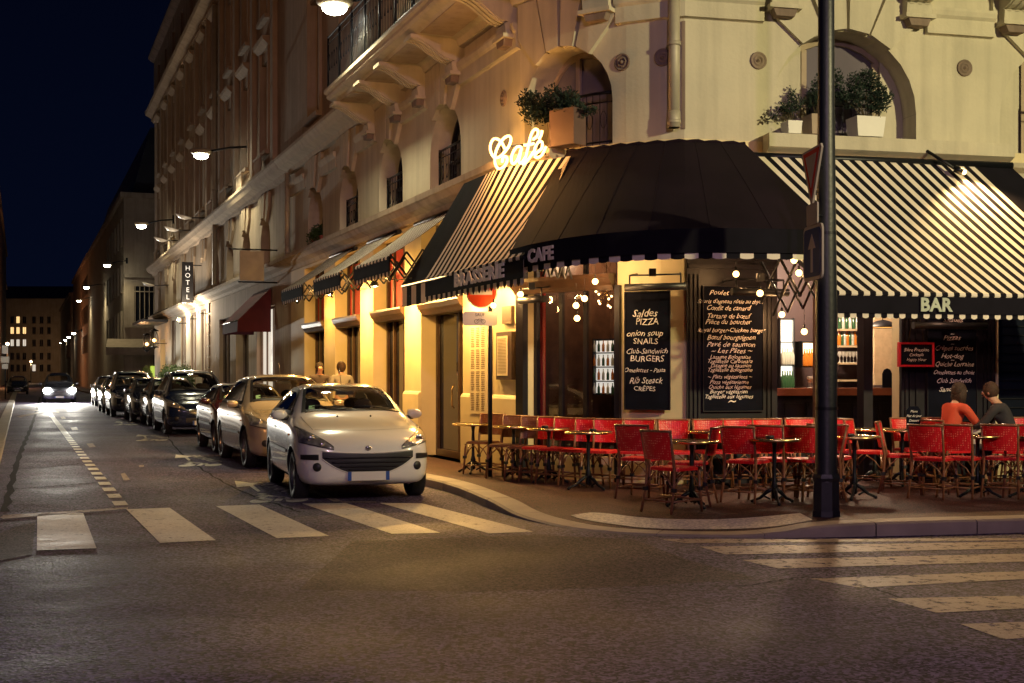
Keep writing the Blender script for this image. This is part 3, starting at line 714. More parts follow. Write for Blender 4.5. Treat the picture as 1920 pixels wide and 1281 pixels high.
pwin(gh2[0], b2, M['stone_dark'], M['winlit2'], mull=(-.4,.3)); pwin(gh2[1], b2, M['stone_dark'], M['darkglass'], mull=(0,)); pwin(gh2[2], b2, M['stone_dark'], M['darkglass'], mull=(-.3,.3))
gh3 = [hole(-34.6,1.0,.9,4.2,depth=.10),hole(-38.0,1.0,.9,4.2,depth=.10),hole(-41.6,1.0,.9,4.2,depth=.10),hole(-45.6,.9,.9,4.2,depth=.1),hole(-50.6,1.2,.1,3.4,depth=.4)]
b3 = row_building('hotel_building', 'tall hotel building with brightly uplit ground floor and vertical sign', -54.9, -32.8, ax3, gh3, M['stone'], M['stone2'])
M['blind'] = mat('cream window blind', (.72,.66,.56), .8)
for h in gh3[:4]: pwin(h, b3, M['stone_dark'], M['blind'])
pwin(gh3[4], b3, M['brownwood'], M['winlit'])
mb = MB()
for z in [k*.42+.2 for k in range(10)]: wbox(mb, -33.5, -32.85, 0, .06, z, z+.36)
pb(mb, 'quoin', M['stone2'], b3)
# end wall of the hotel (side street)
mb = MB(); p0 = ST(54.9,0); p1 = ST(54.9,-14)
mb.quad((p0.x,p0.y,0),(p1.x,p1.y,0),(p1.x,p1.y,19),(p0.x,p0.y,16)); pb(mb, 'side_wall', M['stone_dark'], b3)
mb = MB(); mb.tube([W(-30.5,.16,4.9), W(-30.5,.16,15.2)], .085, 12); mb.tube([W(-30.5,.16,8.3), W(-30.5,.16,8.4)], .11, 12); pb(mb, 'downpipe', M['zinc'], b2)
# ---- buildings beyond the side street
def far_building(name, label, t0, t1, p, h, roof, m, front_p=-12, lit=(), wins=True, storey=3.3, bay=3.2, z0=1.0, cap=True):
    c = ST((t0+t1)/2, p-3); b = empty(name, (c.x,c.y,.1), 0, label, 'building')
    mb = MB(); q = [ST(t0,p),ST(t1,p),ST(t1,front_p),ST(t0,front_p)]
    mb.hexa([Vector((v.x,v.y,0)) for v in q]+[Vector((v.x,v.y,h)) for v in q]); pb(mb, 'wall', m, b)
    mb = MB(); e = .25
    q = [ST(t0-e,p+(e if p>front_p else -e)),ST(t1,p+(e if p>front_p else -e)),ST(t1,front_p),ST(t0-e,front_p)]
    mb.hexa([Vector((v.x,v.y,h+.002)) for v in q]+[Vector((v.x,v.y,h+.35)) for v in q])
    if cap: pb(mb, 'cornice', m, b)
    s_ = 1 if p > front_p else -1
    mb = MB(); q = [ST(t0+.6,p-.6*s_),ST(t1-.2,p-.6*s_),ST(t1-.2,front_p),ST(t0+.6,front_p)]; q2 = [ST(t0+2.0,p-2*s_),ST(t1-1,p-2*s_),ST(t1-1,front_p+s_),ST(t0+2,front_p+s_)]
    mb.hexa([Vector((v.x,v.y,h+.36)) for v in q]+[Vector((v.x,v.y,h+roof)) for v in q2]); pb(mb, 'roof', M['roof'], b)
    def win(f, a, z, w, hh, mt):
        fr = MB(); pn = MB()
        fr.hexa([f(a-w-.1,.0,z-.12),f(a+w+.1,.0,z-.12),f(a+w+.1,.10,z-.12),f(a-w-.1,.10,z-.12),f(a-w-.1,.0,z-.02),f(a+w+.1,.0,z-.02),f(a+w+.1,.10,z-.02),f(a-w-.1,.10,z-.02)])
        for (x0,x1) in ((a-w-.08,a-w),(a+w,a+w+.08),(a-.035,a+.035)): fr.hexa([f(x0,.0,z),f(x1,.0,z),f(x1,.06,z),f(x0,.06,z),f(x0,.0,z+hh),f(x1,.0,z+hh),f(x1,.06,z+hh),f(x0,.06,z+hh)])
        pn.quad(f(a-w,.012,z),f(a+w,.012,z),f(a+w,.012,z+hh),f(a-w,.012,z+hh))
        o = pb(fr, 'window', m, b); pp = pn.build('pane', mt); pp.parent = o
    fs = lambda a,d,z: Vector((*ST(a,p+d*s_).xy, z))
    ff = lambda a,d,z: Vector((*ST(t0-d,a).xy, z))
    if wins:
        z = 4.2
        while z+2.2 < h:
            n = 0; a = t0+2
            while a < min(t1-1, t0+20): win(fs, a, z, .55, 1.9, M['darkglass']); a += bay
            z += storey
    return b, win, fs, ff
b4, win4, fs4, ff4 = far_building('street_corner_building', 'dark building across the side street with beige café awning on its corner', 76, 128, .1, 14.0, 5.4, M['stone2'])
# its front towards us: large barred window, blank panels
mb = MB()
for x in [-4.2+k*.32 for k in range(12)]: mb.hexa([ff4(x,.02,5.3),ff4(x+.05,.02,5.3),ff4(x+.05,.10,5.3),ff4(x,.10,5.3),ff4(x,.02,7.8),ff4(x+.05,.02,7.8),ff4(x+.05,.10,7.8),ff4(x,.10,7.8)])
for z in (5.25,7.4,7.8): mb.hexa([ff4(-4.3,.02,z),ff4(-.6,.02,z),ff4(-.6,.11,z),ff4(-4.3,.11,z),ff4(-4.3,.02,z+.07),ff4(-.6,.02,z+.07),ff4(-.6,.11,z+.07),ff4(-4.3,.11,z+.07)])
w = pb(mb, 'window', M['stone2'], b4); mb = MB(); mb.quad(ff4(-4.3,.012,5.3),ff4(-.6,.012,5.3),ff4(-.6,.012,7.85),ff4(-4.3,.012,7.85)); o = mb.build('pane', M['darkglass']); o.parent = w
for z0_,z1_,e in ((4.9,5.1,.25),(8.4,8.65,.25)):
    mb = MB(); mb.hexa([ff4(-10,0,z0_),ff4(.1,0,z0_),ff4(.1,e,z0_),ff4(-10,e,z0_),ff4(-10,0,z1_),ff4(.1,0,z1_),ff4(.1,e,z1_),ff4(-10,e,z1_)]); pb(mb, 'string_course', M['stone2'], b4)
mb = MB(); mb.hexa([ff4(-4.6,.02,.5),ff4(-1.9,.02,.5),ff4(-1.9,.05,.5),ff4(-4.6,.05,.5),ff4(-4.6,.02,3.0),ff4(-1.9,.02,3.0),ff4(-1.9,.05,3.0),ff4(-4.6,.05,3.0)]); pb(mb, 'shop_window', M['blackwood'], b4)
mb = MB(); 
for a in (-3.6,-2.9,-2.2): mb.quad(ff4(a,.06,.9),ff4(a+.5,.06,.9),ff4(a+.5,.06,2.2),ff4(a,.06,2.2))
M['greenlit'] = emis('green lit shop window', (.55,.75,.08), .9)
pb(mb, 'shop_pane', M['greenlit'], b4)
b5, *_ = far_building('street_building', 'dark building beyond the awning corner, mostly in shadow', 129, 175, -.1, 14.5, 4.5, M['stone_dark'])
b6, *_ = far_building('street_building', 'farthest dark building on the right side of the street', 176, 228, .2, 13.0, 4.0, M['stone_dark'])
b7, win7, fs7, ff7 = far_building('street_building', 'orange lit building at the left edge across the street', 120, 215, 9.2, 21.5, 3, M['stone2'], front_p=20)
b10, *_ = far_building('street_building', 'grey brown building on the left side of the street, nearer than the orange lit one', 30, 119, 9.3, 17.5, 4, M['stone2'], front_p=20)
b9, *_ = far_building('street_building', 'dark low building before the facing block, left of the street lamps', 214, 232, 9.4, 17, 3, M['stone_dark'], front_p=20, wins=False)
# block closing the street: faces us
c = ST(246, 6); b8 = empty('facing_building', (c.x,c.y,.1), 0, 'pale apartment block closing the far end of the street with lit windows', 'building')
def ff8(a,d,z): v = Vector((-960+a,0)); Y = 246; return Vector(((a-960)/FL*Y, Y-d, z))
mb = MB(); mb.hexa([ff8(-60,0,0),ff8(160,0,0),ff8(160,-10,0),ff8(-60,-10,0),ff8(-60,0,ZAT(246,560)),ff8(160,0,ZAT(246,560)),ff8(160,-10,ZAT(246,560)),ff8(-60,-10,ZAT(246,560))]); pb(mb, 'wall', M['stone2'], b8)
mb = MB(); mb.hexa([ff8(-60,.4,ZAT(246,560)+.01),ff8(160,.4,ZAT(246,560)+.01),ff8(160,-10,ZAT(246,560)+.01),ff8(-60,-10,ZAT(246,560)+.01),ff8(-60,-3,ZAT(246,535)),ff8(160,-3,ZAT(246,535)),ff8(160,-9,ZAT(246,535)),ff8(-60,-9,ZAT(246,535))]); pb(mb, 'roof', M['roof'], b8)
lit8 = {(33,600),(23,620),(35,620),(46,620),(23,643),(33,643),(46,643),(62,690)}
for (px,py) in [(x,y) for y in (600,620,643,668,690) for x in (23,34,46,64,78,92)]:
    key = min(lit8, key=lambda k:(k[0]-px)**2+(k[1]-py)**2); on = abs(key[0]-px) < 3 and abs(key[1]-py) < 3
    z = ZAT(246,py+6); fr = MB(); fr.hexa([ff8(px-4,.02,z-.15),ff8(px+4,.02,z-.15),ff8(px+4,.15,z-.15),ff8(px-4,.15,z-.15),ff8(px-4,.02,z),ff8(px+4,.02,z),ff8(px+4,.15,z),ff8(px-4,.15,z)])
    for x in (px-3.3,px-.2,px+2.9): fr.hexa([ff8(x,.02,z),ff8(x+.4,.02,z),ff8(x+.4,.1,z),ff8(x,.1,z),ff8(x,.02,z+1.25),ff8(x+.4,.02,z+1.25),ff8(x+.4,.1,z+1.25),ff8(x,.1,z+1.25)])
    o = pb(fr, 'window', M['stone_dark'], b8); pn = MB(); pn.quad(ff8(px-3.3,.015,z),ff8(px+3.3,.015,z),ff8(px+3.3,.015,z+1.25),ff8(px-3.3,.015,z+1.25))
    p_ = pn.build('pane', (M['winlit'] if py < 635 else M['winlit2']) if on else M['darkglass']); p_.parent = o
# ------------------------------------------------------------------ ground-floor joinery of the café
for i,h in enumerate(gbays):
    w = pwin(h, cafe, M['brownwood'], M['darkglass'], mull=(.1,-.55) if i else (.1,), trans=(), fw=.09)
    mb = MB(); a, b = h['u']-h['hw'], h['u']+h['hw']
    sweep(mb, [(-.30,2.66),(-.02,2.66),(.02,2.72),(.06,2.76),(.09,2.84),(.09,2.88),(-.30,2.90)], a+.01, b-.01)
    pb(mb, 'transom_moulding', M['brownwood'], cafe)
    if i > 0:
        mb = MB(); wbox(mb, a+.1, b-.1, -.31, -.2, SW, .75); pb(mb, 'stall_riser', M['brownwood'], cafe)
        mb = MB(); wbox(mb, a+.12, h['u']+.1*h['hw']-.08, -.333, -.325, 2.95, 4.1); pb(mb, 'red_blind', M['curtain'], cafe)
    else:
        mb = MB(); mb.tube([W(h['u']+.0,-.24,1.0), W(h['u']+.0,-.20,1.05), W(h['u']+.0,-.20,1.35), W(h['u']+.0,-.24,1.4)], .015, 6); pb(mb, 'door_handle', M['brass'], cafe)
for (a,b) in ((-2.58,-.05),(-6.0,-4.98),(-9.44,-8.37),(-12.93,-11.82),(-16.9,-15.3)):
    mb = MB(); sweep(mb, [(0,SW),(.05,SW),(.05,1.22),(.03,1.26),(0,1.28)], a, b); pb(mb, 'plinth', M['cream'], cafe)
mb = MB(); sweep(mb, [(0,SW),(.05,SW),(.05,.80),(0,.84)], u_bw1+.02, ubar0-1.3)
pb(mb, 'plinth', M['cream'], cafe)
# front window on the chamfer: dark frame, red curtain, cornice with heater tubes
h = front[0]
w = pwin(h, cafe, M['blackwood'], M['glass'], mull=(-.28,.28), fw=.07)
mb = MB(); wbox(mb, u_bw0-.16, u_bw0, 0, .09, SW, 3.1); pb(mb, 'window_surround', M['blackwood'], cafe); mb = MB(); wbox(mb, u_bw1-.02, u_bw1+.06, .0, .07, SW, 2.8); pb(mb, 'window_surround', M['blackwood'], cafe)
mb = MB(); sweep(mb, [(0,2.74),(.08,2.74),(.12,2.80),(.16,2.84),(.22,2.90),(.22,2.95),(0,2.97)], u_bw0-.2, u_bw1-.03); pb(mb, 'transom_moulding', M['brownwood'], cafe)
mb = MB()
us_ = [UPX(1003,-.2)+(UPX(1019,-.2)-UPX(1003,-.2))*k/12 for k in range(13)]
for k,(a,b) in enumerate(zip(us_,us_[1:])):
    d1 = -.24+.03*(k%2); d2 = -.24+.03*((k+1)%2); mb.quad(W(a,d1,.5),W(b,d2,.5),W(b,d2,3.4),W(a,d1,3.4))
o = mb.build('red_curtain', M['curtain']); tag(o, 'narrow red curtain behind the left edge of the corner window', 'curtain')
# dark wood front on the right face
ud0, ud1 = UPX(1287), UPX(1455)
mb = MB(); wbox(mb, ud0, ud1, .0, .06, SW, 3.75)
for px in (1292,1300,1308,1436,1444): wbox(mb, UPX(px), UPX(px)+.03, .06, .085, .5, 2.92)
wbox(mb, ud0+.02, ud1-.02, .06, .10, 3.0, 3.06); wbox(mb, ud0+.02, ud1-.02, .06, .09, .42, .47)
for (a,b) in ((1297,1330),(1336,1406),(1412,1450)):
    a = UPX(a); b = UPX(b)
    for (x0,x1,z0,z1) in ((a,b,3.12,3.15),(a,b,3.38,3.41),(a,a+.03,3.15,3.38),(b-.03,b,3.15,3.38)): wbox(mb, x0, x1, .06, .08, z0, z1)
pb(mb, 'wood_panelling', M['blackwood'], cafe)
u3a, u3b = UPX(1686), UPX(1862)
mb = MB(); wbox(mb, u3a, u3b, .0, .06, SW, 3.6)
for px in (1692,1700,1712,1838,1846,1854): wbox(mb, UPX(px), UPX(px)+.03, .06, .085, .3, 2.9)
pb(mb, 'wood_panelling', M['blackwood'], cafe)
pwin(winh, cafe, M['blackwood'], M['darkglass'], mull=(), fw=.06)
mb = MB()
for k in range(14): wbox(mb, winh['u']-winh['hw']+.07, winh['u']+winh['hw']-.07, -.136, -.128, 1.1+k*.13, 1.115+k*.13)
pb(mb, 'blind_slats', M['iron'], cafe)
# bar opening: posts
for (a,b,c) in ((1617,1634,'blackwood'),(1532,1547,'brownwood')):
    mb = MB(); wbox(mb, UPX(a), UPX(b), -.16, .04, SW, 3.6); pb(mb, 'post', M[c], cafe)
# rooms behind the openings
def room(name, u0, u1, d0, d1, z1, m):
    mb = MB()
    P = lambda u,d,z: W(u,d,z)
    mb.quad(P(u0,d0,SW+.004),P(u1,d0,SW+.004),P(u1,d1,SW+.004),P(u0,d1,SW+.004),1)
    mb.quad(P(u0,d0,z1),P(u1,d0,z1),P(u1,d1,z1),P(u0,d1,z1),0)
    mb.quad(P(u0,d1,SW),P(u1,d1,SW),P(u1,d1,z1),P(u0,d1,z1),0)
    mb.quad(P(u0,d0,SW),P(u0,d1,SW),P(u0,d1,z1),P(u0,d0,z1),0)
    mb.quad(P(u1,d0,SW),P(u1,d1,SW),P(u1,d1,z1),P(u1,d0,z1),0)
    return pb(mb, name, [m, M['brownwood']], cafe)
M['plumwall'] = mat('plum painted wall', (.070,.042,.045), .6, var=.1)
M['beigewall'] = mat('beige wall panel', (.50,.38,.24), .7, var=.12, vscale=14)
room('bar_room', UPX(1400), UPX(1700)+1.2, -.27, -3.4, 3.62, M['plumwall'])
room('corner_room', u_bw0+.0, u_bw1+.2, -.20, -1.5, 3.75, M['brownwood'])
# things inside the bar
def pxbox(mb, x0, x1, y0, y1, d, th, m=0):
    a = UPX(x0,d); b = UPX(x1,d); Y = W((a+b)/2,d,0).y
    wbox(mb, a, b, d-th, d, ZAT(Y,y1), ZAT(Y,y0), m); return a, b, ZAT(Y,y1), ZAT(Y,y0)
M['fridgelit'] = emis('lit fridge interior', (1,.93,.75), 1.6)
M['amberlit'] = emis('amber backlight', (1,.62,.22), 2.2)
M['bottleg'] = mat('green bottle glass', (.03,.09,.04), .1, coat=.5)
M['bottlea'] = mat('amber bottle glass', (.45,.15,.02), .1, coat=.5)
M['bottlec'] = mat('clear bottle glass', (.45,.47,.42), .1, coat=.5)
def fridge(label, x0, x1, y0, y1, d, lit, shelves):
    e = empty('drinks_fridge', W((UPX(x0,d)+UPX(x1,d))/2, d-.3, SW), 0, label, 'fridge')
    mb = MB(); a,b,z0,z1 = pxbox(mb, x0-2, x1+2, y0-3, y1+3, d-.06, .5); reparent(mb.build('cabinet', M['blackplastic']), e)
    mb = MB(); wbox(mb, a+.02, b-.02, d-.058, d-.05, z0+.03, z1-.03); reparent(mb.build('lit_interior', lit), e)
    mb = MB()
    for k in range(1,shelves): z = z0+(z1-z0)*k/shelves; wbox(mb, a+.02, b-.02, d-.05, d+.0, z-.012, z+.004)
    wbox(mb, a, a+.025, d-.05, d+.01, z0, z1); wbox(mb, b-.025, b, d-.05, d+.01, z0, z1); reparent(mb.build('door_frame', M['blackplastic']), e)
    return a, b, z0, z1
BOT = [(.0,0),(.034,.0),(.036,.02),(.036,.16),(.02,.20),(.012,.23),(.012,.28),(.0,.28)]
bottle_me = {}
def bottle(u, d, z, mk, grp, lab, sc=1.0):
    p = W(u,d,z)
    if mk not in bottle_me:
        mb = MB(); mb.lathe(BOT, n=8); o = mb.build('bottle', M[mk]); bottle_me[mk] = o.data
    else:
        o = bpy.data.objects.new('bottle', bottle_me[mk]); COL.objects.link(o)
    o.location = p; o.scale = (sc,sc,sc); tag(o, lab, 'bottle', grp); return o
a,b,z0,z1 = fridge('tall brightly lit white drinks fridge at the left of the bar', 1461, 1485, 600, 727, -2.6, M['fridgelit'], 3)
for k in range(5): bottle(a+.06+k*(b-a-.12)/4, -2.585, z0+(z1-z0)/3+.006, 'bottlec', 'bottles on the middle shelf of the white fridge', 'pale bottle on the middle shelf of the tall white fridge')
for k in range(5): bottle(a+.06+k*(b-a-.12)/4, -2.585, z0+.012, 'bottleg', 'bottles at the bottom of the white fridge', 'green bottle at the bottom of the tall white fridge')
a,b,z0,z1 = fridge('small fridge with amber bottles, beside the tall white fridge', 1502, 1530, 643, 686, -2.6, M['amberlit'], 1)
for k in range(6): bottle(a+.05+k*(b-a-.1)/5, -2.585, z0+.012, 'bottlea', 'amber bottles in the small fridge', 'amber bottle in the small lit fridge')
e = empty('bar_counter', W(UPX(1570,-1.6),-1.9,SW), 0, 'long bar counter with reddish wooden top seen through the opening', 'bar')
mb = MB(); ua, ub = UPX(1420,-1.6), UPX(1700,-1.6)+.8; wbox(mb, ua, ub, -2.05, -1.5, 1.27, 1.38); reparent(mb.build('counter_top', mat('red brown counter', (.22,.07,.04), .25, var=.2)), e)
mb = MB(); wbox(mb, ua+.05, ub-.05, -2.0, -1.62, SW+.005, 1.268)
for k in range(9): wbox(mb, ua+.1+k*.42, ua+.45+k*.42, -1.615, -1.60, .3, 1.15)
reparent(mb.build('counter_front', M['blackwood']), e)
e = empty('bottle_shelf', W(UPX(1593,-3.0),-3.2,1.4), 0, 'wall shelves with bottles and stemmed glasses behind the bar', 'shelf')
shz = []
for y in (617, 648, 680, 712):
    a = UPX(1571,-3.0); b = UPX(1616,-3.0); Y = W(a,-3.0,0).y; z = ZAT(Y,y); shz.append(z); mb = MB(); wbox(mb, a, b, -3.25, -2.95, z-.03, z); reparent(mb.build('shelf_board', M['beigewall']), e)
for k in range(8): bottle(a+.05+k*(b-a-.1)/7, -3.05, shz[1]+.001, ['bottlea','bottleg','bottlec'][k%3], 'bottles on the upper bar shelf', 'liquor bottle on the upper wall shelf behind the bar', .95)
for k in range(6): bottle(a+.06+k*(b-a-.12)/5, -3.05, shz[0]+.001, ['bottleg','bottlec'][k%2], 'bottles on the topmost bar shelf', 'liquor bottle on the topmost wall shelf behind the bar', .9)
GL = [(0,0),(.03,0),(.03,.004),(.004,.01),(.004,.08),(.03,.11),(.036,.15),(.03,.18)]
M['wineglass'] = mat('stemmed glass', (.5,.48,.45), .08, coat=.6)
gm_ = None
for k in range(6):
    if gm_ is None: mb = MB(); mb.lathe(GL, n=10); o = mb.build('wine_glass', M['wineglass']); gm_ = o.data
    else: o = bpy.data.objects.new('wine_glass', gm_); COL.objects.link(o)
    o.location = W(a+.06+k*(b-a-.12)/5, -3.05, shz[2]+.001); tag(o, 'stemmed wine glass on the third wall shelf behind the bar', 'glass', 'wine glasses on the third bar shelf')
for k in range(4):
    o = bpy.data.objects.new('wine_glass', gm_); COL.objects.link(o); o.location = W(UPX(1517+k*3,-1.8), -1.8, 1.381); tag(o, 'stemmed wine glass standing on the bar counter', 'glass', 'wine glasses on the counter')
mb = MB(); pxbox(mb, 1640, 1690, 560, 722, -2.4, .06); o = mb.build('wall_panel', M['beigewall']); tag(o, 'beige textured wall panel at the right end of the bar', 'panel')
e = empty('counter_chalkboard', W(UPX(1666,-1.55),-1.6,1.38), 0, 'small arched chalkboard standing on the right end of the bar counter', 'chalkboard')
mb = MB(); uu = UPX(1666,-1.55); mb.prism([(uu-.08,1.385),(uu+.08,1.385),(uu+.08,1.60),(uu+.05,1.66),(uu,1.68),(uu-.05,1.66),(uu-.08,1.60)], -1.6, -1.585, lambda a,z,w_: W(a,w_,z)); reparent(mb.build('board', M['chalkboard']), e)
mb = MB(); wbox(mb, uu-.09, uu+.09, -1.62, -1.56, 1.381, 1.39); reparent(mb.build('foot', M['blackwood']), e)
# lit cabinet inside the corner window
a,b,z0,z1 = fridge('lit glass display cabinet seen through the corner window', 1119, 1156, 638, 738, -.9, emis('lit cabinet', (1,.90,.72), .75), 4)
for r_ in range(4):
    for k in range(5): bottle(a+.05+k*(b-a-.1)/4, -.885, z0+(z1-z0)*r_/4+.014, ['bottlec','bottleg','bottlea'][(k+r_)%3], 'bottles in the corner window cabinet', 'bottle in the lit cabinet of the corner window', .58)
M['tinybulb'] = emis('tiny amber bulbs',(1,.55,.2),9)
e = empty('chandelier', W(UPX(1137,-.6),-.6,2.75), 0, 'cluster lamp of many tiny amber bulbs inside the corner window', 'lamp')
mb = MB(); mb.tube([(0,0,0),(0,0,.9)], .006, 5)
mb2 = MB()
for k in range(16):
    mb2 = MB(); a = 2*pi*k/16*3.1; el = -1+2*(k+.5)/16; v = Vector((cos(a)*sqrt(1-el*el)*.16, sin(a)*sqrt(1-el*el)*.16, el*.22)); mb.tube([(0,0,0),tuple(v)], .004, 4); mb2.sphere(tuple(v), .017, 8); o = mb2.build('tiny_bulb', M['tinybulb']); o.parent = e
o = mb.build('stem', M['brass']); o.parent = e; 
# ------------------------------------------------------------------ awnings
def stripes(mb, top, bot, s0, s1, n, ms, sag=.05, rows=6, roll=True):
    for i in range(n):
        a = s0+(s1-s0)*i/n; b = s0+(s1-s0)*(i+1)/n
        def col(s):
            T = Vector(top(s)); Bp = Vector(bot(s)); L_ = []
            for k in range(rows+1):
                t = k/rows; p = T.lerp(Bp, t); p.z -= sag*sin(pi*t); L_.append(p)
            if roll:
                o_ = (Bp-T); o_.z = 0; o_.normalize(); L_ += [Bp+o_*.035+Vector((0,0,-.02)), Bp+o_*.04+Vector((0,0,-.055)), Bp+o_*.02+Vector((0,0,-.085))]
            return L_
        ca, cb = col(a), col(b)
        for k in range(len(ca)-1): mb.add([ca[k],cb[k],cb[k+1],ca[k+1]], [(0,1,2,3)], ms[i%len(ms)])
def valance(mb, top, bot, s0, s1, n, ms, hgt, off=.0, scal=.05, z0=.07, sub=1):
    def base(s):
        T = Vector(top(s)); Bp = Vector(bot(s)); o_ = (Bp-T); o_.z = 0; o_.normalize(); return Bp+o_*(.015+off)+Vector((0,0,-z0))
    for i in range(n):
        for j in range(4):
            a = s0+(s1-s0)*(i+j/4)/n; b = s0+(s1-s0)*(i+(j+1)/4)/n
            wa = .010*sin(i*1.3+j); A_ = base(a); B_ = base(b)
            za = hgt+scal*sin(pi*j/4)**.7; zb = hgt+scal*sin(pi*(j+1)/4)**.7 if j < 3 else hgt
            mb.quad(A_, B_, B_-Vector((0,0,zb)), A_-Vector((0,0,za)), ms[i%len(ms)])
def vletters(name, s, top, bot, s0, size, z, aw, off=.03, m=None, sx=1.0, depth=.008):
    def base(s_):
        T = Vector(top(s_)); Bp = Vector(bot(s_)); o_ = (Bp-T); o_.z = 0; o_.normalize(); return Bp+o_*(.015+off)
    p = base(s0); q = base(s0+.02); xd = (q-p); xd.z = 0; xd.normalize()
    mb = MB(); text_mb(mb, s, Vector((p.x,p.y,z)), xd, Vector((0,0,1)), size, bold=.035, extrude=depth, sx=sx, align='CENTER', space=1.05)
    return reparent(mb.build(name, m or M['letter']), aw)
def poly_at(P, s):
    L_ = [0]
    for a,b in zip(P,P[1:]): L_.append(L_[-1]+(Vector(b)-Vector(a)).length)
    x = s*L_[-1]; i = 0
    while i < len(P)-2 and x > L_[i+1]: i += 1
    t = (x-L_[i])/(L_[i+1]-L_[i]); return Vector(P[i])+(Vector(P[i+1])-Vector(P[i]))*t
def lattice(mb, A_, B_, w, n, r=.014):
    """folding scissor arm between two points, w high"""
    A_ = Vector(A_); B_ = Vector(B_); up = Vector((0,0,w/2))
    for k in range(n):
        a = A_.lerp(B_, k/n); b = A_.lerp(B_, (k+1)/n)
        mb.tube([a-up, b+up], r, 5); mb.tube([a+up, b-up], r, 5)
# brasserie awning
bd = Vector((.3579,-.9337)); Q0 = Vector((-1.33,19.93))
def bra_bot(q): p = Q0+bd*q; return Vector((p.x,p.y,3.10))
ua_, ub_, uc_, ud_ = UPX(870,.36), UPX(912,.36), UPX(1068,.36), UPX(1070,.36)
def bra_q(s): return s*3.03
def bt(s): return W(ub_+(uc_-ub_)*s if s <= 1 else uc_+(ud_-uc_)*(s-1)/.37, .36, 4.56) if s >= 0 else W(ub_+(ub_-ua_)*(s/.44), .36, 4.56)
def bb(s): return bra_bot(s*3.03)
aw = empty('awning', W(-.6,.3,4.5), 0, 'black and cream striped awning with BRASSERIE lettering, left of the café corner', 'awning')
mb = MB(); stripes(mb, bt, bb, 0, 1.37, 34, (0,1), sag=.04); stripes(mb, bt, bb, -.44, 0, 2, (1,1), sag=.03)
reparent(mb.build('canopy', [M['fab_white'], M['fab_black']]), aw)
mb = MB(); valance(mb, bt, bb, 0, 1.37, 34, (1,0), .28, scal=.05); valance(mb, bt, bb, -.44, 0, 5, (0,1), .33, scal=.0)
reparent(mb.build('valance', [M['fab_white'], M['fab_black']]), aw)
mb = MB(); valance(mb, bt, bb, 0, 1.37, 12, (0,), .235, off=.02, scal=.0); reparent(mb.build('banner', M['fab_black']), aw)
vletters('lettering', 'BRASSERIE', bt, bb, .90, .25, 2.84, aw, off=.10, sx=1.72)
mb = MB(); mb.tube([bb(-.44)+Vector((0,0,-.05)), bb(1.37)+Vector((0,0,-.05))], .025, 8)
for s_ in (-.3,.9): lattice(mb, W(ub_+s_*1.2,.1,3.7), bb(s_)+Vector((0,0,-.1)), .3, 4)
reparent(mb.build('frame', M['iron']), aw)
# corner awning
FR = catmull([(-.01,16.65,3.2),(.30,15.85,3.2),(.72,15.12,3.2),(1.2,14.60,3.2),(1.9,14.24,3.2),(2.7,14.22,3.2),(3.58,14.42,3.2)], 5)
ue_, uf_ = UPX(1063,.2), UPX(1397,.2)
def ct(s): return W(ue_+(uf_-ue_)*s, .20, 4.66)
def cb(s): return poly_at(FR, s)
aw = empty('awning', W(LC*.6,.3,4.5), 0, 'large dark plum awning with CAFE lettering, wrapped around the corner', 'awning')
mb = MB(); stripes(mb, ct, cb, 0, 1, 35, (0,), sag=-.025, rows=8, roll=False); reparent(mb.build('canopy', M['fab_plum']), aw)
mb = MB()
for k in range(1,7):
    s_ = k/7; T = ct(s_); Bp = cb(s_); mb.tube([T.lerp(Bp,t/8)+Vector((0,0,.025*sin(pi*t/8)+.0015)) for t in range(9)], .004, 5)
reparent(mb.build('seam', M['fab_plum']), aw)
mb = MB()
us_ = [ue_+(uf_-ue_)*k/30 for k in range(31)]; mb.tube([W(u,.19,4.66+.012*sin(k*2.1)) for k,u in enumerate(us_)], .03, 6); reparent(mb.build('edge_roll', M['fab_plum']), aw)
mb = MB(); valance(mb, ct, cb, 0, 1, 32, (1,0), .325, scal=.012, z0=0); reparent(mb.build('valance', [M['fab_white'], M['fab_black']]), aw)
mb = MB(); valance(mb, ct, cb, 0, 1, 30, (0,), .27, off=.02, scal=.0, z0=-.004); reparent(mb.build('banner', M['fab_black']), aw)
vletters('lettering', 'CAFE', ct, cb, .215, .225, 2.97, aw, off=.09, sx=1.15)
mb = MB(); mb.tube([p+Vector((0,0,-.03)) for p in map(Vector, FR)], .022, 6)
lattice(mb, W(.6,.1,3.2), poly_at(FR,.12)+Vector((0,0,-.15)), .3, 5, .018); lattice(mb, Vector(((1428-CX)/FL*16.9,16.9,2.80)), Vector(((1541-CX)/FL*14.9,14.9,2.80)), .52, 3, .020); lattice(mb, Vector(((1450-CX)/FL*16.6,16.6,2.55)), Vector(((1536-CX)/FL*15.3,15.3,2.62)), .40, 3, .016); lattice(mb, Vector(((1072-CX)/FL*17.2,17.2,3.02)), Vector(((1018-CX)/FL*16.2,16.2,2.98)), .30, 4, .018)
reparent(mb.build('folding_arm', M['iron']), aw)
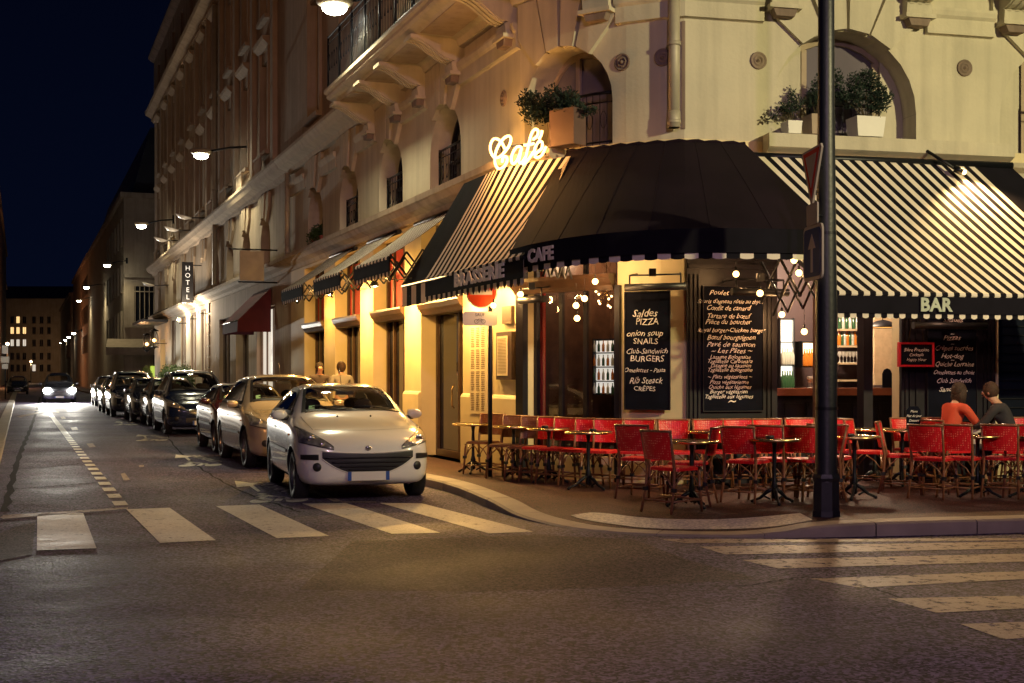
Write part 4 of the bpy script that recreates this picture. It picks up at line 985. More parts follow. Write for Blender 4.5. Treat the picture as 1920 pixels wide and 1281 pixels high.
# bar awning
def bq(q, z=2.60): p = Vector((4.77,15.5))+R*q; return Vector((p.x,p.y,z))
ug_, uh_, ui_ = UPX(1262,.36), UPX(1835,.36), UPX(1897,.36)
def rt(s): return W(ug_+(uh_-ug_)*s, .36, 4.47) if s <= 1 else W(uh_+(ui_-uh_)*(s-1)/.13, .36, 4.47)
def rb(s): return bq(-1.0+4.11*s)
aw = empty('awning', W(LC+2.4,.3,4.4), 0, 'wide black and cream striped awning with BAR lettering, right of the pole', 'awning')
mb = MB(); stripes(mb, rt, rb, 0, 1, 51, (1,0), sag=.05); stripes(mb, rt, rb, 1, 1.13, 2, (1,1), sag=.05); reparent(mb.build('canopy', [M['fab_white'], M['fab_black']]), aw)
mb = MB(); valance(mb, rt, rb, 0, 1.13, 57, (1,0), .255, scal=.016); reparent(mb.build('valance', [M['fab_white'], M['fab_black']]), aw)
mb = MB(); valance(mb, rt, rb, .0, 1.13, 14, (0,), .21, off=.02, scal=.0); reparent(mb.build('banner', M['fab_black']), aw)
sB = .25
for k in range(60):
    w_ = rb(sB); 
    if 960+w_.x/w_.y*2400 < 1745: sB += .005
vletters('lettering', 'BAR', rt, rb, sB, .225, 2.355, aw, off=.05, m=mat('pale green letter cloth', (.42,.46,.38), .7, var=.12, vscale=9))
mb = MB(); mb.tube([rb(0)+Vector((0,0,-.05)), rb(1.13)+Vector((0,0,-.05))], .025, 8); mb.tube([rt(0)+Vector((0,0,.02)), rt(1.13)+Vector((0,0,.02))], .05, 10)
lattice(mb, W(UPX(1700),.1,3.3), rb(.9)+Vector((0,0,-.1)), .3, 5); reparent(mb.build('frame', M['iron']), aw)
# small striped awnings over the street windows
for i,(a,b,lab) in enumerate(((-4.95,-2.65,'small striped awning over the door, just left of the brasserie awning'),(-8.35,-6.05,'small striped awning over the street window, middle of three'),(-11.8,-9.45,'small striped awning over the street window, farthest of three'))):
    aw = empty('window_awning', W((a+b)/2,.1,4.3), 0, lab, 'awning', 'small striped awnings over the street windows')
    T = lambda s: W(a+(b-a)*s,.10,4.32); Bt = lambda s: W(a+(b-a)*s,1.22,3.52)
    mb = MB(); stripes(mb, T, Bt, 0, 1, 21, (1,0), sag=.03); reparent(mb.build('canopy', [M['fab_white'], M['fab_black']]), aw)
    mb = MB(); valance(mb, T, Bt, 0, 1, 21, (1,0), .24, scal=.04); reparent(mb.build('valance', [M['fab_white'], M['fab_black']]), aw)
    mb = MB(); valance(mb, T, Bt, 0, 1, 6, (0,), .20, off=.02, scal=.0); reparent(mb.build('banner', M['fab_black']), aw)
    mb = MB(); lattice(mb, W(b-.1,.1,3.55), W(b-.1,1.2,3.35), .38, 4, .018); lattice(mb, W(a+.2,.1,3.55), W(a+.2,1.2,3.35), .38, 4, .018)
    mb.tube([W(a,.1,4.3),W(b,.1,4.3)], .05, 8); mb.tube([W(a,1.2,3.48),W(b,1.2,3.48)], .022, 6); reparent(mb.build('folding_arm', M['iron']), aw)
# red awning, beige awning
aw = empty('window_awning', W(-21.1,.1,4.1), 0, 'dark red awning over the shop door of the grey brown building', 'awning')
mb = MB(); a,b = -22.6,-19.7
mb.quad(W(a,.05,4.1),W(b,.05,4.1),W(b,1.0,3.15),W(a,1.0,3.15)); mb.quad(W(a,1.0,3.15),W(b,1.0,3.15),W(b,1.02,2.82),W(a,1.02,2.82))
for u in (a,b): mb.add([W(u,.05,4.1),W(u,1.0,3.15),W(u,1.02,2.82),W(u,.05,2.82)], [(0,1,2,3)])
reparent(mb.build('canopy', M['fab_red']), aw); mb = MB(); mb.tube([W(a,1.0,3.14),W(b,1.0,3.14)],.02,6); reparent(mb.build('frame', M['iron']), aw)
p = ff4(-1.2,.1,3.9); aw = empty('window_awning', p, 0, 'beige café awning on the corner building across the side street', 'awning')
mb = MB(); mb.quad(ff4(-4.6,.05,4.1),ff4(1.2,.05,4.1),ff4(1.4,1.6,3.45),ff4(-4.6,1.6,3.45)); mb.quad(ff4(-4.6,1.6,3.45),ff4(1.4,1.6,3.45),ff4(1.4,1.62,2.95),ff4(-4.6,1.62,2.95)); mb.add([ff4(1.2,.05,4.1),ff4(1.4,1.6,3.45),ff4(1.4,1.62,2.95),ff4(1.2,.05,3.2)],[(0,1,2,3)])
reparent(mb.build('canopy', M['fab_beige']), aw); mb = MB(); mb.tube([ff4(-4.6,1.6,3.45),ff4(1.4,1.6,3.45)],.02,6); reparent(mb.build('frame', M['iron']), aw)
# ------------------------------------------------------------------ neon word
NP1 = W(UPX(912,.44),.44,0).xy; NP2 = W(UPX(1030,.44),.44,0).xy; nd = (NP2-NP1).normalized()
def onplane(px, py):
    k = (px-CX)/FL; # X = kY ; point = NP1 + nd*s
    s = (k*NP1.y-NP1.x)/(nd.x-k*nd.y); p = NP1+nd*s; return Vector((p.x,p.y,ZAT(p.y,py)))
NS = {'C':[(690,470),(650,385),(590,330),(530,325),(485,385),(475,480),(505,570),(555,610),(620,590),(690,520),(750,440),(783,350),(775,295),(740,280),(690,305),(640,360),(590,440),(555,530),(543,620),(550,700),(580,760),(620,775),(670,750),(710,700),(728,640),(715,595),(685,590),(660,620),(652,680)],
 'a':[(925,440),(870,450),(820,520),(792,600),(797,680),(830,700),(875,650),(915,560),(945,455),(925,560),(905,650),(922,690),(960,665),(1000,600)],
 'f':[(1120,330),(1170,290),(1195,220),(1170,180),(1125,195),(1085,270),(1060,370),(1035,480),(1005,600),(965,705),(1010,680),(1070,600),(1120,520)],
 'bar':[(985,418),(1050,412),(1125,395)],
 'e':[(1135,560),(1190,520),(1250,460),(1255,385),(1215,360),(1170,410),(1140,490),(1140,560),(1165,605),(1210,600),(1260,550),(1312,440)],
 'acc':[(1205,330),(1240,260),(1250,195)]}
ne = empty('neon_sign', onplane(970,300), 0, 'glowing script neon sign reading Café on the ledge above the striped awning', 'sign')
for nm,pts in NS.items():
    mb = MB(); P3 = catmull([tuple(onplane(860+x/8,220+y/8)) for x,y in pts], 4); mb.tube(P3, .0195, 8); o = reparent(mb.build('neon_letter', M['neon']), ne)
for k_,(x_,y_) in enumerate(((930,300),(965,298),(1005,285))):
    a_ = onplane(x_,y_); plight('neon_glow', a_+Vector((-.28,-.30,.02)), (1,.46,.11), 34, .10)
nn_ = Vector((nd.y,-nd.x)); 
if nn_.dot(Vector((0,-1))) < 0: nn_ = -nn_
mb = MB()
for x in (935,972,1005):
    a = onplane(x,318); b = a.copy(); b.z = 4.66; back = Vector((-nn_.x*.05,-nn_.y*.05,0)); mb.tube([a+back+Vector((0,0,.35)), b+back], .012, 6)
a = onplane(925,262); b = onplane(1020,250)
for (p0_,p1_) in (((930,275),(1015,268)),((930,296),(1018,288))): mb.tube([onplane(*p0_)+back, onplane(*p1_)+back], .014, 6)
reparent(mb.build('mounting_frame', M['iron']), ne)
# ------------------------------------------------------------------ boards and papers on the walls
def wtext(mb, s, px, py, size_px, d, shear=.0, sx=1.0, m=0, align='CENTER'):
    u = UPX(px,d); o = W(u,d,0); xd = (W(u+.05,d,0)-W(u-.05,d,0)).normalized(); text_mb(mb, s, Vector((o.x,o.y,ZAT(o.y,py))), xd, Vector((0,0,1)), size_px/FL*o.y, shear=shear, sx=sx, align=align, wob=.035)
def board(name, label, cat, x0, x1, y0, y1, d, lines, frame_m=None, th=.04, fr=.03, tilt=0):
    u0, u1 = UPX(x0,d), UPX(x1,d); um = (u0+u1)/2; Y = W(um,d,0).y; z0, z1 = ZAT(Y,y1), ZAT(Y,y0)
    e = empty(name, W(um,d,z0), 0, label, cat)
    mb = MB(); wbox(mb, u0+fr, u1-fr, d-th, d, z0+fr, z1-fr); reparent(mb.build('board', M['chalkboard']), e)
    if fr > 0:
        mb = MB(); wbox(mb, u0, u1, d-th, d+.015, z1-fr, z1); wbox(mb, u0, u1, d-th, d+.015, z0, z0+fr); wbox(mb, u0, u0+fr, d-th, d+.015, z0+fr, z1-fr); wbox(mb, u1-fr, u1, d-th, d+.015, z0+fr, z1-fr); reparent(mb.build('frame', frame_m or M['blackwood']), e)
    mb = MB()
    for (s, px, py, sz, sh, sx_) in lines: wtext(mb, s, px, py, sz, d+.004, sh, sx_)
    reparent(mb.build('writing', M['chalk']), e); return e
board('menu_board', 'tall black chalkboard with Pizza, Snails and Burgers, on the cream pier', 'menu board', 1171, 1257, 546, 769, .10,
  [('Saldes',1208,594,20,.35,1.0),('PIZZA',1213,609,17,.1,1),('onion soup',1208,630,16,.35,1.0),('SNAILS',1210,645,15,.1,1.05),('Club-Sandwich',1212,663,14,.35,.98),('BURGERS',1213,678,16,.1,1.0),('Omelettes - Pasta',1208,698,11.5,.35,.98),('Rib Steack',1210,719,17,.35,.9),('CRÊPES',1208,733,12,.1,1.1)], fr=.012)
L2 = ['Poulet rôti',"Souris d'agneau rôtie au thym",'Confit de canard','Tartare de bœuf','Pièce du boucher','Royal burger-Chicken burger','Bœuf bourguignon','Pavé de saumon','~ Les Pâtes ~','Lasagne Bolognaise','Tagliatelle Carbonara','Lasagne au saumon','Tagliatelle Bolognaise','~ Plats végétariens ~','Pizza végétarienne','Quiche aux légumes','Burger végétarien','Tagliatelle aux légumes','~']
Y2 = [553,569,582,597,608,623,637,650,662,673,681,689,697,710,720,729,738,747,761]
X2 = [1360,1369,1365,1365,1365,1371,1371,1370,1371,1369,1368,1370,1368,1368,1367,1368,1366,1366,1370]
S2 = [13,11,13,13,13,11.5,13,13,13]+[10.5]*9+[26]
board('menu_board', 'tall chalkboard of cursive French dishes on the dark wood front, left of the bar', 'menu board', 1318, 1432, 536, 772, .10,
  [(s,x,y,z,.4,1.0 if len(s)>14 else 1.15) for s,x,y,z in zip(L2,X2,Y2,S2)], fr=.012)
board('menu_board', 'chalkboard listing pizza, crêpes and quiche, behind the seated people', 'menu board', 1738, 1832, 596, 790, .10,
  [('Salades',1786,604,13,.4,1.1),('~',1786,615,12,0,1.6),('Pizzas',1784,638,14,.4,1.1),('~',1786,630,11,0,1.3),('Crêpes sucrées',1788,657,13,.4,.98),('~',1786,649,11,0,1.3),('Hot-dog',1785,672,13,.4,1.05),('Quiche Lorraine',1789,687,12.5,.4,.98),('~',1786,679,11,0,1.3),('Omelettes au choix',1788,702,11,.4,.98),('Club Sandwich',1788,718,12.5,.4,.98),('Sandwichs',1786,734,12.5,.4,1.1)], fr=.012)
e = board('hanging_slate', 'small slate in bright red frame hanging beside the bar opening', 'slate', 1685, 1751, 642, 688, .16,
  [('Bière Pression',1718,659,9,.3,1),('Cocktails',1718,668,8,.3,1),('Happy Hour',1718,677,8,.3,1)], frame_m=M['red'], fr=.028)
mb = MB(); mb.tube([W(UPX(1703,.14),.14,ZPY(UPX(1703),642,.0)-.02), W(UPX(1718,.12),.11,2.72), W(UPX(1733,.14),.14,ZPY(UPX(1733),642)-.02)], .006, 4); reparent(mb.build('hanging_cord', M['stem']), e)
# menus on the cream walls
e = empty('menu_poster', W(UPX(897),.06,.9), 0, 'tall printed menu poster on the cream pier by the door', 'poster')
u0,u1 = UPX(881,.06),UPX(914,.06); z0,z1 = ZPY(u0,775),ZPY(u0,612)
mb = MB(); wbox(mb,u0,u1,.052,.062,z0,z1); reparent(mb.build('sheet', M['paper']), e)
mb = MB()
for k in range(46):
    z = z1-.04-k*(z1-z0-.08)/46
    if k%12 == 11: continue
    for j in range(3):
        a = u0+.06+(u1-u0-.1)*j/3; mb.quad(W(a,.065,z),W(a+(u1-u0)*(.16+.07*rnd.random()),.065,z),W(a+(u1-u0)*.2,.065,z-.011),W(a,.065,z-.011))
reparent(mb.build('printed_lines', M['ink'], fix=False), e)
e = empty('menu_case', W(UPX(945),.05,1.5), 0, 'dark framed menu case on the cream wall left of the corner window', 'menu case')
u0,u1 = UPX(931,.06),UPX(960,.06); z0,z1 = ZPY(u0,712),ZPY(u0,624)
mb = MB(); wbox(mb,u0,u1,.0,.07,z0,z1); reparent(mb.build('case', M['brownwood']), e)
mb = MB(); wbox(mb,u0+.06,u1-.14,.071,.078,z0+.06,z1-.06); reparent(mb.build('sheet', M['paper']), e)
mb = MB(); 
for k in range(24):
    z = z1-.1-k*.022; mb.quad(W(u0+.09,.081,z),W(u1-.2,.081,z),W(u1-.2,.081,z-.007),W(u0+.09,.081,z-.007))
reparent(mb.build('printed_lines', M['ink'], fix=False), e)
u0,u1 = UPX(941,.06),UPX(958,.06); z0,z1 = ZPY(u0,608),ZPY(u0,576); e = empty('wall_box', W(u0,.0,z0), 0, 'small dark box fixed above the framed menu case', 'wall box')
mb = MB(); wbox(mb,u0,u1,.0,.06,z0,z1); reparent(mb.build('case', M['stone_dark']), e); mb = MB(); wbox(mb,u0+.02,u1-.02,.061,.065,z0+.03,z1-.02); reparent(mb.build('door', M['brownwood']), e)
# strip lamps over the boards, heaters
def striplamp(label, x0, x1, y, d, br=True):
    e = empty('strip_heater', W(UPX((x0+x1)/2,d),d,ZPY(UPX(x0,d),y)), 0, label, 'heater')
    a, b = UPX(x0,d), UPX(x1,d); z = ZAT(W((a+b)/2,d,0).y, y); mb = MB(); mb.tube([W(a,d,z),W(b,d,z)], .05, 10); reparent(mb.build('casing', M['blackplastic']), e)
    mb = MB()
    for u in (a+.06,b-.06): mb.tube([W(u,d,z),W(u,d,z+.16),W(u,.02,z+.2)], .012, 5)
    mb.tube([W(a+.06,d,z+.16),W(b-.06,d,z+.16)], .012, 5)
    mb.bbox(tuple(W((a+b)/2,d,z+.19)), (.09,.09,.10)); reparent(mb.build('bracket', M['iron']), e)
striplamp('black tubular heater over the Pizza chalkboard', 1172, 1288, 538, .30)
striplamp('black tubular heater over the cursive chalkboard, left of the bar', 1372, 1478, 548, .9)
striplamp('black tubular heater above the corner window', 975, 1022, 562, .30)
striplamp('black tubular heater over the chalkboard behind the seated people', 1712, 1850, 611, .30)
# ------------------------------------------------------------------ bulbs under the awnings
def bulb(px, py, Y, label, pw=9, r=.042, hang=.25, col=(1,.54,.21)):
    p = Vector(((px-CX)/FL*Y, Y, ZAT(Y,py))); e = empty('hanging_bulb', p, 0, label, 'light bulb', 'bulbs hanging under the awnings')
    mb = MB(); mb.sphere((0,0,0), r, 10); o = mb.build('bulb', M['bulb']); o.parent = e
    mb = MB(); mb.tube([(0,0,r*.8),(0,0,r+.05)], .014, 6); mb.tube([(0,0,r+.05),(0,0,r+hang)], .004, 4); o = mb.build('socket', M['iron']); o.parent = e
    l = plight('bulb_light', (0,0,-.0), col, pw*3.2, r*1.3, e); return e
bulb(909,557,18.6,'bulb in front of the round red sign',8); bulb(976,552,17.9,'bulb left of the corner window heater',7)
bulb(1080,573,16.8,'bulb before the middle of the corner window',9); bulb(1096,560,17.2,'bulb just above and right of the middle window bulb',5); bulb(1116,528,17.0,'bulb high under the corner awning, left of the cream pier',6)
bulb(1082,597,17.3,'lowest bulb at the corner window',3); bulb(1380,514,16.6,'bulb high before the cursive chalkboard',7); bulb(1425,550,15.8,'bulb before the heater left of the bar',7)
bulb(1466,590,16.9,'bulb at the left edge of the bar opening',9); bulb(1508,622,16.6,'bulb in the bar opening beside the pole',14); bulb(1489,488,15.6,'upper bulb behind the arrow sign',5); bulb(1498,512,15.8,'lower bulb behind the arrow sign',5)
bulb(925,573,18.2,'bulb at the right of the round red sign',3)
# hidden-from-view-angle awning lamps that the photograph shows by their light
def shoplamp(u, d, z, label, pw, col=(1,.55,.14)):
    e = empty('awning_lamp', W(u,d,z), 0, label, 'lamp', 'lamps fixed under the street awnings')
    mb = MB(); mb.lathe([(.0,.09),(.05,.08),(.09,.0),(.085,0)], n=14); o = mb.build('shade', M['iron']); o.parent = e
    mb = MB(); mb.sphere((0,0,.02), .028, 10); o = mb.build('bulb', M['bulb']); o.parent = e
    mb = MB(); q = W(u,0,z)-W(u,d,z); mb.tube([(0,0,.08),(0,0,.14),(q.x,q.y,.14)], .01, 5); o = mb.build('bracket', M['iron']); o.parent = e
    plight('lamp_light', (0,0,-.02), col, pw, .06, e)
shoplamp(-1.9,.45,2.95,'lamp under the brasserie awning near the menu poster',310); shoplamp(-5.4,.75,3.2,'lamp before the pier left of the door',520)
shoplamp(-8.9,.8,3.25,'lamp before the second cream pier',480); shoplamp(-12.3,.8,3.3,'lamp before the third cream pier',140); shoplamp(-.3,.45,2.95,'lamp under the brasserie awning at the building corner',120)
shoplamp(1.9,.8,3.45,'lamp under the corner awning before the cream pier',55,(1,.62,.26)); shoplamp(LC+3.6,1.0,3.2,'lamp under the bar awning over the seated people',40,(1,.55,.35))
# bar pendant
p = W(UPX(1655,-1.2),-1.2,2.28); e = empty('pendant_lamp', p, 0, 'wide dark pendant lamp with orange inside over the bar counter', 'lamp')
mb = MB(); mb.lathe([(.02,.12),(.10,.10),(.26,.02),(.27,0),(.25,.005)], n=24); o = mb.build('lamp_shade', M['iron']); o.parent = e
mb = MB(); mb.disc((0,0,.012), .24, 24); o = mb.build('diffuser', emis('orange diffuser',(1,.42,.08),3)); o.parent = e
mb = MB(); mb.tube([(0,0,.12),(0,0,1.33)], .006, 5); o = mb.build('cable', M['iron']); o.parent = e
plight('bar_room_light', W(UPX(1560,-1.6),-1.4,3.3), (1,.72,.45), 300, .12); plight('bar_room_light', W(UPX(1500,-2.4),-2.2,3.2), (1,.80,.55), 120, .12)
plight('corner_room_light', W((u_bw0+u_bw1)/2,-.9,3.3), (1,.6,.32), 80, .1)
# ------------------------------------------------------------------ street furniture and fixtures
PP = Vector((3.24,13.2,SW)) 
e = empty('lamp_post', PP, .2, 'tall black post at the kerb before the bar with octagonal base', 'post')
mb = MB(); mb.lathe([(.0,0),(.150,0),(.146,.06),(.140,.07),(.137,.36),(.150,.40),(.135,.44)], n=8, smooth=False); o = mb.build('base', M['polepaint']); o.parent = e
mb = MB(); mb.lathe([(.132,.36),(.112,.5),(.110,2.2),(.098,3.2),(.085,4.3),(.075,8.2),(0,8.25)], n=16); o = mb.build('pole', M['polepaint']); o.parent = e
mb = MB(); mb.tube([(0,0,8.1),(.3,-.3,8.6),(1.2,-1.2,8.75)], .045, 8); mb.bbox((1.45,-1.45,8.72),(.3,.5,.12)); o = mb.build('arm', M['polepaint']); o.parent = e
mb = MB(); mb.lathe([(.118,0),(.118,.03)], c=(0,0,1.1), n=16); mb.lathe([(.103,0),(.103,.03)], c=(0,0,2.9), n=16); o = mb.build('clamp', M['iron']); o.parent = e
def rrect(w, h, r, n=4):
    P = []
    for (cx_,cy_,a0) in ((w/2-r,h/2-r,0),(-w/2+r,h/2-r,90),(-w/2+r,-h/2+r,180),(w/2-r,-h/2+r,270)):
        for k in range(n+1): a = radians(a0+90*k/n); P.append((cx_+r*cos(a), cy_+r*sin(a)))
    return P
def plate(parent, name, poly, c, yaw, th, m, off=0.0, tilt=0):
    """flat plate in its own x,z plane, turned by yaw about z"""
    mb = MB(); Rz = Matrix.Rotation(yaw,4,'Z') @ Matrix.Rotation(tilt,4,'Y')
    fn = lambda a,z,w_: Vector(c)+(Rz @ Vector((a,-off-w_,z)))
    mb.prism(poly, 0, th, fn); o = mb.build(name, m); reparent(o, parent) if parent.name.split('.')[0] != 'x' else None; return o
def subplate(par, name, poly, c, yaw, th, m, off):
    o = plate(par, name, poly, c, yaw, th, m, off); return o
c = Vector(((1527-CX)/FL*13.0, 13.0, 2.82)); yaw = radians(-84)
e = empty('direction_sign', c, 0, 'blue one way sign with white arrow, edge on at the left of the black post', 'sign')
plate(e,'panel',rrect(.56,.56,.07),c,yaw,.02,M['signwhite'],0); plate(e,'blue_face',rrect(.49,.49,.05),c,yaw,.004,M['signblue'],.021)
plate(e,'arrow',[(-.03,-.20),(.03,-.20),(.03,.04),(.11,.04),(0,.19),(-.11,.04),(-.03,.04)],c,yaw,.004,M['signwhite'],.026)
for z_ in (.1,-.1): mb = MB(); mb.tube([c+Vector((.02,.02,z_)), Vector((PP.x,PP.y,2.82+z_))], .015, 6); reparent(mb.build('bracket',M['iron']), e)
c = Vector(((1525-CX)/FL*13.0, 13.0, 3.62)); yaw = radians(-86)
e = empty('warning_sign', c, 0, 'triangular give way sign seen edge on, highest on the black post', 'sign')
plate(e,'panel',[(-.30,.26),(.30,.26),(.33,.22),(.03,-.30),(-.03,-.30),(-.33,.22)],c,yaw,.02,M['signwhite'],0); plate(e,'red_border',[(-.27,.235),(.27,.235),(0,-.25)],c,yaw,.003,M['signred'],.021); plate(e,'white_face',[(-.18,.19),(.18,.19),(0,-.14)],c,yaw,.003,M['signwhite'],.025)
mb = MB(); mb.tube([c+Vector((.02,.02,.1)), Vector((PP.x,PP.y,3.72))], .015, 6); reparent(mb.build('bracket',M['iron']), e)
c = Vector(((1525-CX)/FL*13.0, 13.0, 3.21)); e = empty('notice_plate', c, 0, 'small blank plate between the triangular and the blue arrow sign', 'sign')
plate(e,'panel',rrect(.36,.22,.03),c,yaw,.016,M['signwhite'],0); mb = MB(); mb.tube([c+Vector((.02,.02,0)), Vector((PP.x,PP.y,3.21))], .015, 6); reparent(mb.build('bracket',M['iron']), e)
# no entry sign except cycles
c = Vector(((903-CX)/FL*18.3, 18.3, ZAT(18.3,549))); pb_ = Vector(((919-CX)/FL*18.35,18.35,SW))
e = empty('no_entry_sign', pb_, 0, 'round red sign over white bicycle plate on a thin post by the menu poster', 'sign')
mb = MB(); mb.tube([pb_, Vector((pb_.x,pb_.y,ZAT(18.35,540)))], .032, 8); reparent(mb.build('post', M['iron']), e)
circ = lambda r,n=28: [(r*cos(2*pi*k/n), r*sin(2*pi*k/n)) for k in range(n)]
plate(e,'panel',circ(.225),c,.05,.015,M['white'],.05); plate(e,'red_face',circ(.205),c,.05,.003,M['orange'],.066); plate(e,'white_bar',rrect(.30,.07,.01),c,.05,.003,M['white'],.070)
c2 = Vector(((900-CX)/FL*18.3, 18.3, ZAT(18.3,598))); plate(e,'bicycle_plate',rrect(.49,.20,.04),c2,.05,.015,M['white'],.05)
mb = MB(); text_mb(mb,'SAUF',c2+Vector((0,-.070,.035)),Vector((1,0,0)),Vector((0,0,1)),.06)
for dx in (-.05,.05): mb.tube([c2+Vector((dx+.028*cos(2*pi*k/14),-.072,-.04+.028*sin(2*pi*k/14))) for k in range(14)], .003, 4, closed=True)
mb.tube([c2+Vector((x,-.072,z)) for x,z in ((-.05,-.04),(-.02,-.005),(.03,-.005),(.05,-.04))], .003, 4); mb.tube([c2+Vector((x,-.072,z)) for x,z in ((-.02,-.005),(.0,-.04),(.03,-.005))], .003, 4)
reparent(mb.build('pictogram', M['blackplastic']), e)
# wall lamps over the street
def wall_lamp(t, z, label, pw, p=1.5, wall=0.0, es=None):
    c = ST(t,p,z); e = empty('street_lamp', c, 0, label, 'street lamp', 'wall mounted lamps along the street')
    a = ST(t,wall,z+.35)-c; mb = MB(); mb.tube([(a.x,a.y,a.z),(a.x*.6,a.y*.6,.28),(a.x*.15,a.y*.15,.12)], .035, 8); mb.bbox((a.x,a.y,a.z),(.12,.12,.4)); o = mb.build('arm', M['iron']); o.parent = e
    mb = MB(); mb.sphere((0,0,.09),.34,14,sc=(1,1,.36)); o = mb.build('housing', M['zinc']); o.parent = e
    mb = MB(); mb.sphere((0,0,-.02),.23,12,sc=(1,1,.55)); o = mb.build('lens', M['lamphot']); o.parent = e
    plight('lamp_light', (0,0,-.16), (1,.88,.52), pw, .14, e, 150, (0,0,-5), .5); return e
wall_lamp(5.4,8.25,'nearest wall street lamp, beside the balcony at the top of the picture',680)
wall_lamp(23.85,8.53,'second wall street lamp, beside the downpipe of the grey brown building',650)
wall_lamp(45.4,8.64,'third wall street lamp, on the hotel building',450)
wall_lamp(74.5,9.1,'fourth wall street lamp, on the corner of the building across the side street',300,p=1.3)
for i,(px,py,t) in enumerate(((162,539,97),(148,564,122),(138,625,146),(129,632,170),(122,638,196),(115,643,226))):
    k = (px-CX)/FL; # solve p
    p_ = (A2.x+S.x*t-k*(A2.y+S.y*t))/(.9337-k*.3579); z = ZAT(ST(t,p_).y, py)
    wall_lamp(t, z, ['fifth wall street lamp, higher one of the far pair','sixth wall street lamp, just below and left of the fifth','seventh wall street lamp, first of the low far row','eighth wall street lamp in the low far row','ninth wall street lamp in the low far row','last and smallest wall street lamp, far down the right side'][i], 500 if i < 2 else 200, p=p_)
# hotel sign
c = ST(35.4,.55,5.3); e = empty('hotel_sign', c, 0, 'vertical black sign reading HOTEL on the tall building', 'sign')
yw = radians(0); xdir = Vector((-.9337,-.3579,0)); fdir = Vector((S.x,S.y,0))*-1
mb = MB(); 
def onb(a,b_,w_): return c+xdir*(-a)*1+fdir*w_+Vector((0,0,b_))
mb.prism([(-.22,-.82),(.22,-.82),(.22,.82),(-.22,.82)], -.06, .06, onb); reparent(mb.build('panel', M['blackplastic']), e)
mb = MB()
for k,ch in enumerate('HOTEL'): text_mb(mb, ch, c+fdir*.065+Vector((0,0,.48-.29*k)), -xdir, Vector((0,0,1)), .27)
reparent(mb.build('letters', emis('sign letters',(.9,.85,.75),.7)), e)
for z in (.7,-.7): mb = MB(); mb.tube([c+Vector((0,0,z)), ST(35.4,0,5.3+z)], .02, 6); reparent(mb.build('bracket', M['iron']), e)
# blank projecting sign board
e = empty('projecting_board', ST(19,.7,4.2), 0, 'blank grey projecting sign board above the red awning', 'sign')
mb = MB(); c = ST(19,.72,4.66); mb.prism([(-.34,-.42),(.34,-.42),(.34,.42),(-.34,.42)], -.04, .04, onb_ := (lambda a,b_,w_: c+xdir*(-a)+fdir*w_+Vector((0,0,b_)))); reparent(mb.build('panel', M['zinc']), e)
for z_,p_ in ((5.12,1.35),(4.2,1.1)): mb = MB(); mb.tube([ST(19,0,z_), ST(19,p_,z_)], .022, 6); reparent(mb.build('bracket', M['iron']), e)
# dish spotlights
for i,(t,z) in enumerate(((33.0,7.65),(37.2,7.62),(41.6,7.62),(47.5,6.0))):
    c = ST(t,1.0,z); e = empty('dish_spotlight', c, 0, ['pale dish spotlight nearest the downpipe','middle pale dish spotlight above the hotel sign','farthest upper dish spotlight on the hotel','lone low dish spotlight at the far end of the hotel'][i], 'spotlight', 'dish spotlights projecting from the hotel')
    mb = MB(); mb.lathe([(.0,-.10),(.16,-.07),(.30,.02),(.32,.05),(.29,.05),(.0,-.05)], n=16); o = mb.build('dish', M['white']); o.parent = e; o.rotation_euler = (0,radians(14),0)
    mb = MB(); a = ST(t,0,z)-c; mb.tube([(0,0,-.05),(a.x,a.y,a.z)], .02, 6); o = mb.build('arm', M['iron']); o.parent = e
    plight('spot_light', (0,0,.25), (1,.85,.6), 4, .1, e)
# hotel wall lights, lanterns, canopy, hedges
def wlamp(t, z, label, pw, kind='wall_lamp', p=.35, grp='small wall lamps on the hotel front', col=(1,.80,.55)):
    c = ST(t,p,z); e = empty(kind, c, 0, label, 'lantern' if kind=='lantern' else 'wall lamp', grp)
    mb = MB(); mb.sphere((0,0,0),.085,10); o = mb.build('globe', M['bulb'] if kind=='wall_lamp' else emis('lantern glow',(1,.45,.12),12)); o.parent = e
    mb = MB(); a = ST(t,0,z)-c; mb.tube([(0,0,-.08),(0,0,-.16),(a.x,a.y,-.16)], .018, 6)
    if kind == 'lantern':
        for k in range(6): an = pi*k/3; mb.tube([(.17*cos(an),.17*sin(an),-.3),(.2*cos(an),.2*sin(an),.2),(.05*cos(an),.05*sin(an),.55)], .014, 4)
        mb.lathe([(.0,.6),(.2,.5),(.22,.46),(.0,.5)], n=6); mb.lathe([(.0,-.45),(.1,-.34),(.19,-.30),(.0,-.3)], n=6)
    o = mb.build('bracket' if kind=='wall_lamp' else 'cage', M['iron']); o.parent = e
    q = ST(t,p+.25,z)-c; plight('lamp_light', (q.x,q.y,.0), col, pw, .1, e)
wlamp(33.6,4.15,'hotel wall lamp nearest the café',200); wlamp(36.6,4.05,'middle hotel wall lamp below the sign',200); wlamp(40.2,4.0,'farthest of the three hotel wall lamps',200)
wlamp(48.6,3.3,'ornate glowing lantern nearer side of the hotel door',45,'lantern',.6,'lanterns at the hotel door',(1,.5,.2)); wlamp(52.6,3.2,'ornate glowing lantern on the farther side of the hotel door',45,'lantern',.6,'lanterns at the hotel door',(1,.5,.2))
e = empty('door_canopy', ST(50.6,.6,4.25), 0, 'flat dark canopy over the hotel door', 'canopy')
mb = MB(); q = [ST(48.0,0),ST(53.2,0),ST(53.2,1.3),ST(48.0,1.3)]; mb.hexa([Vector((v.x,v.y,4.2)) for v in q]+[Vector((v.x,v.y,4.32)) for v in q]); reparent(mb.build('slab', M['iron']), e)
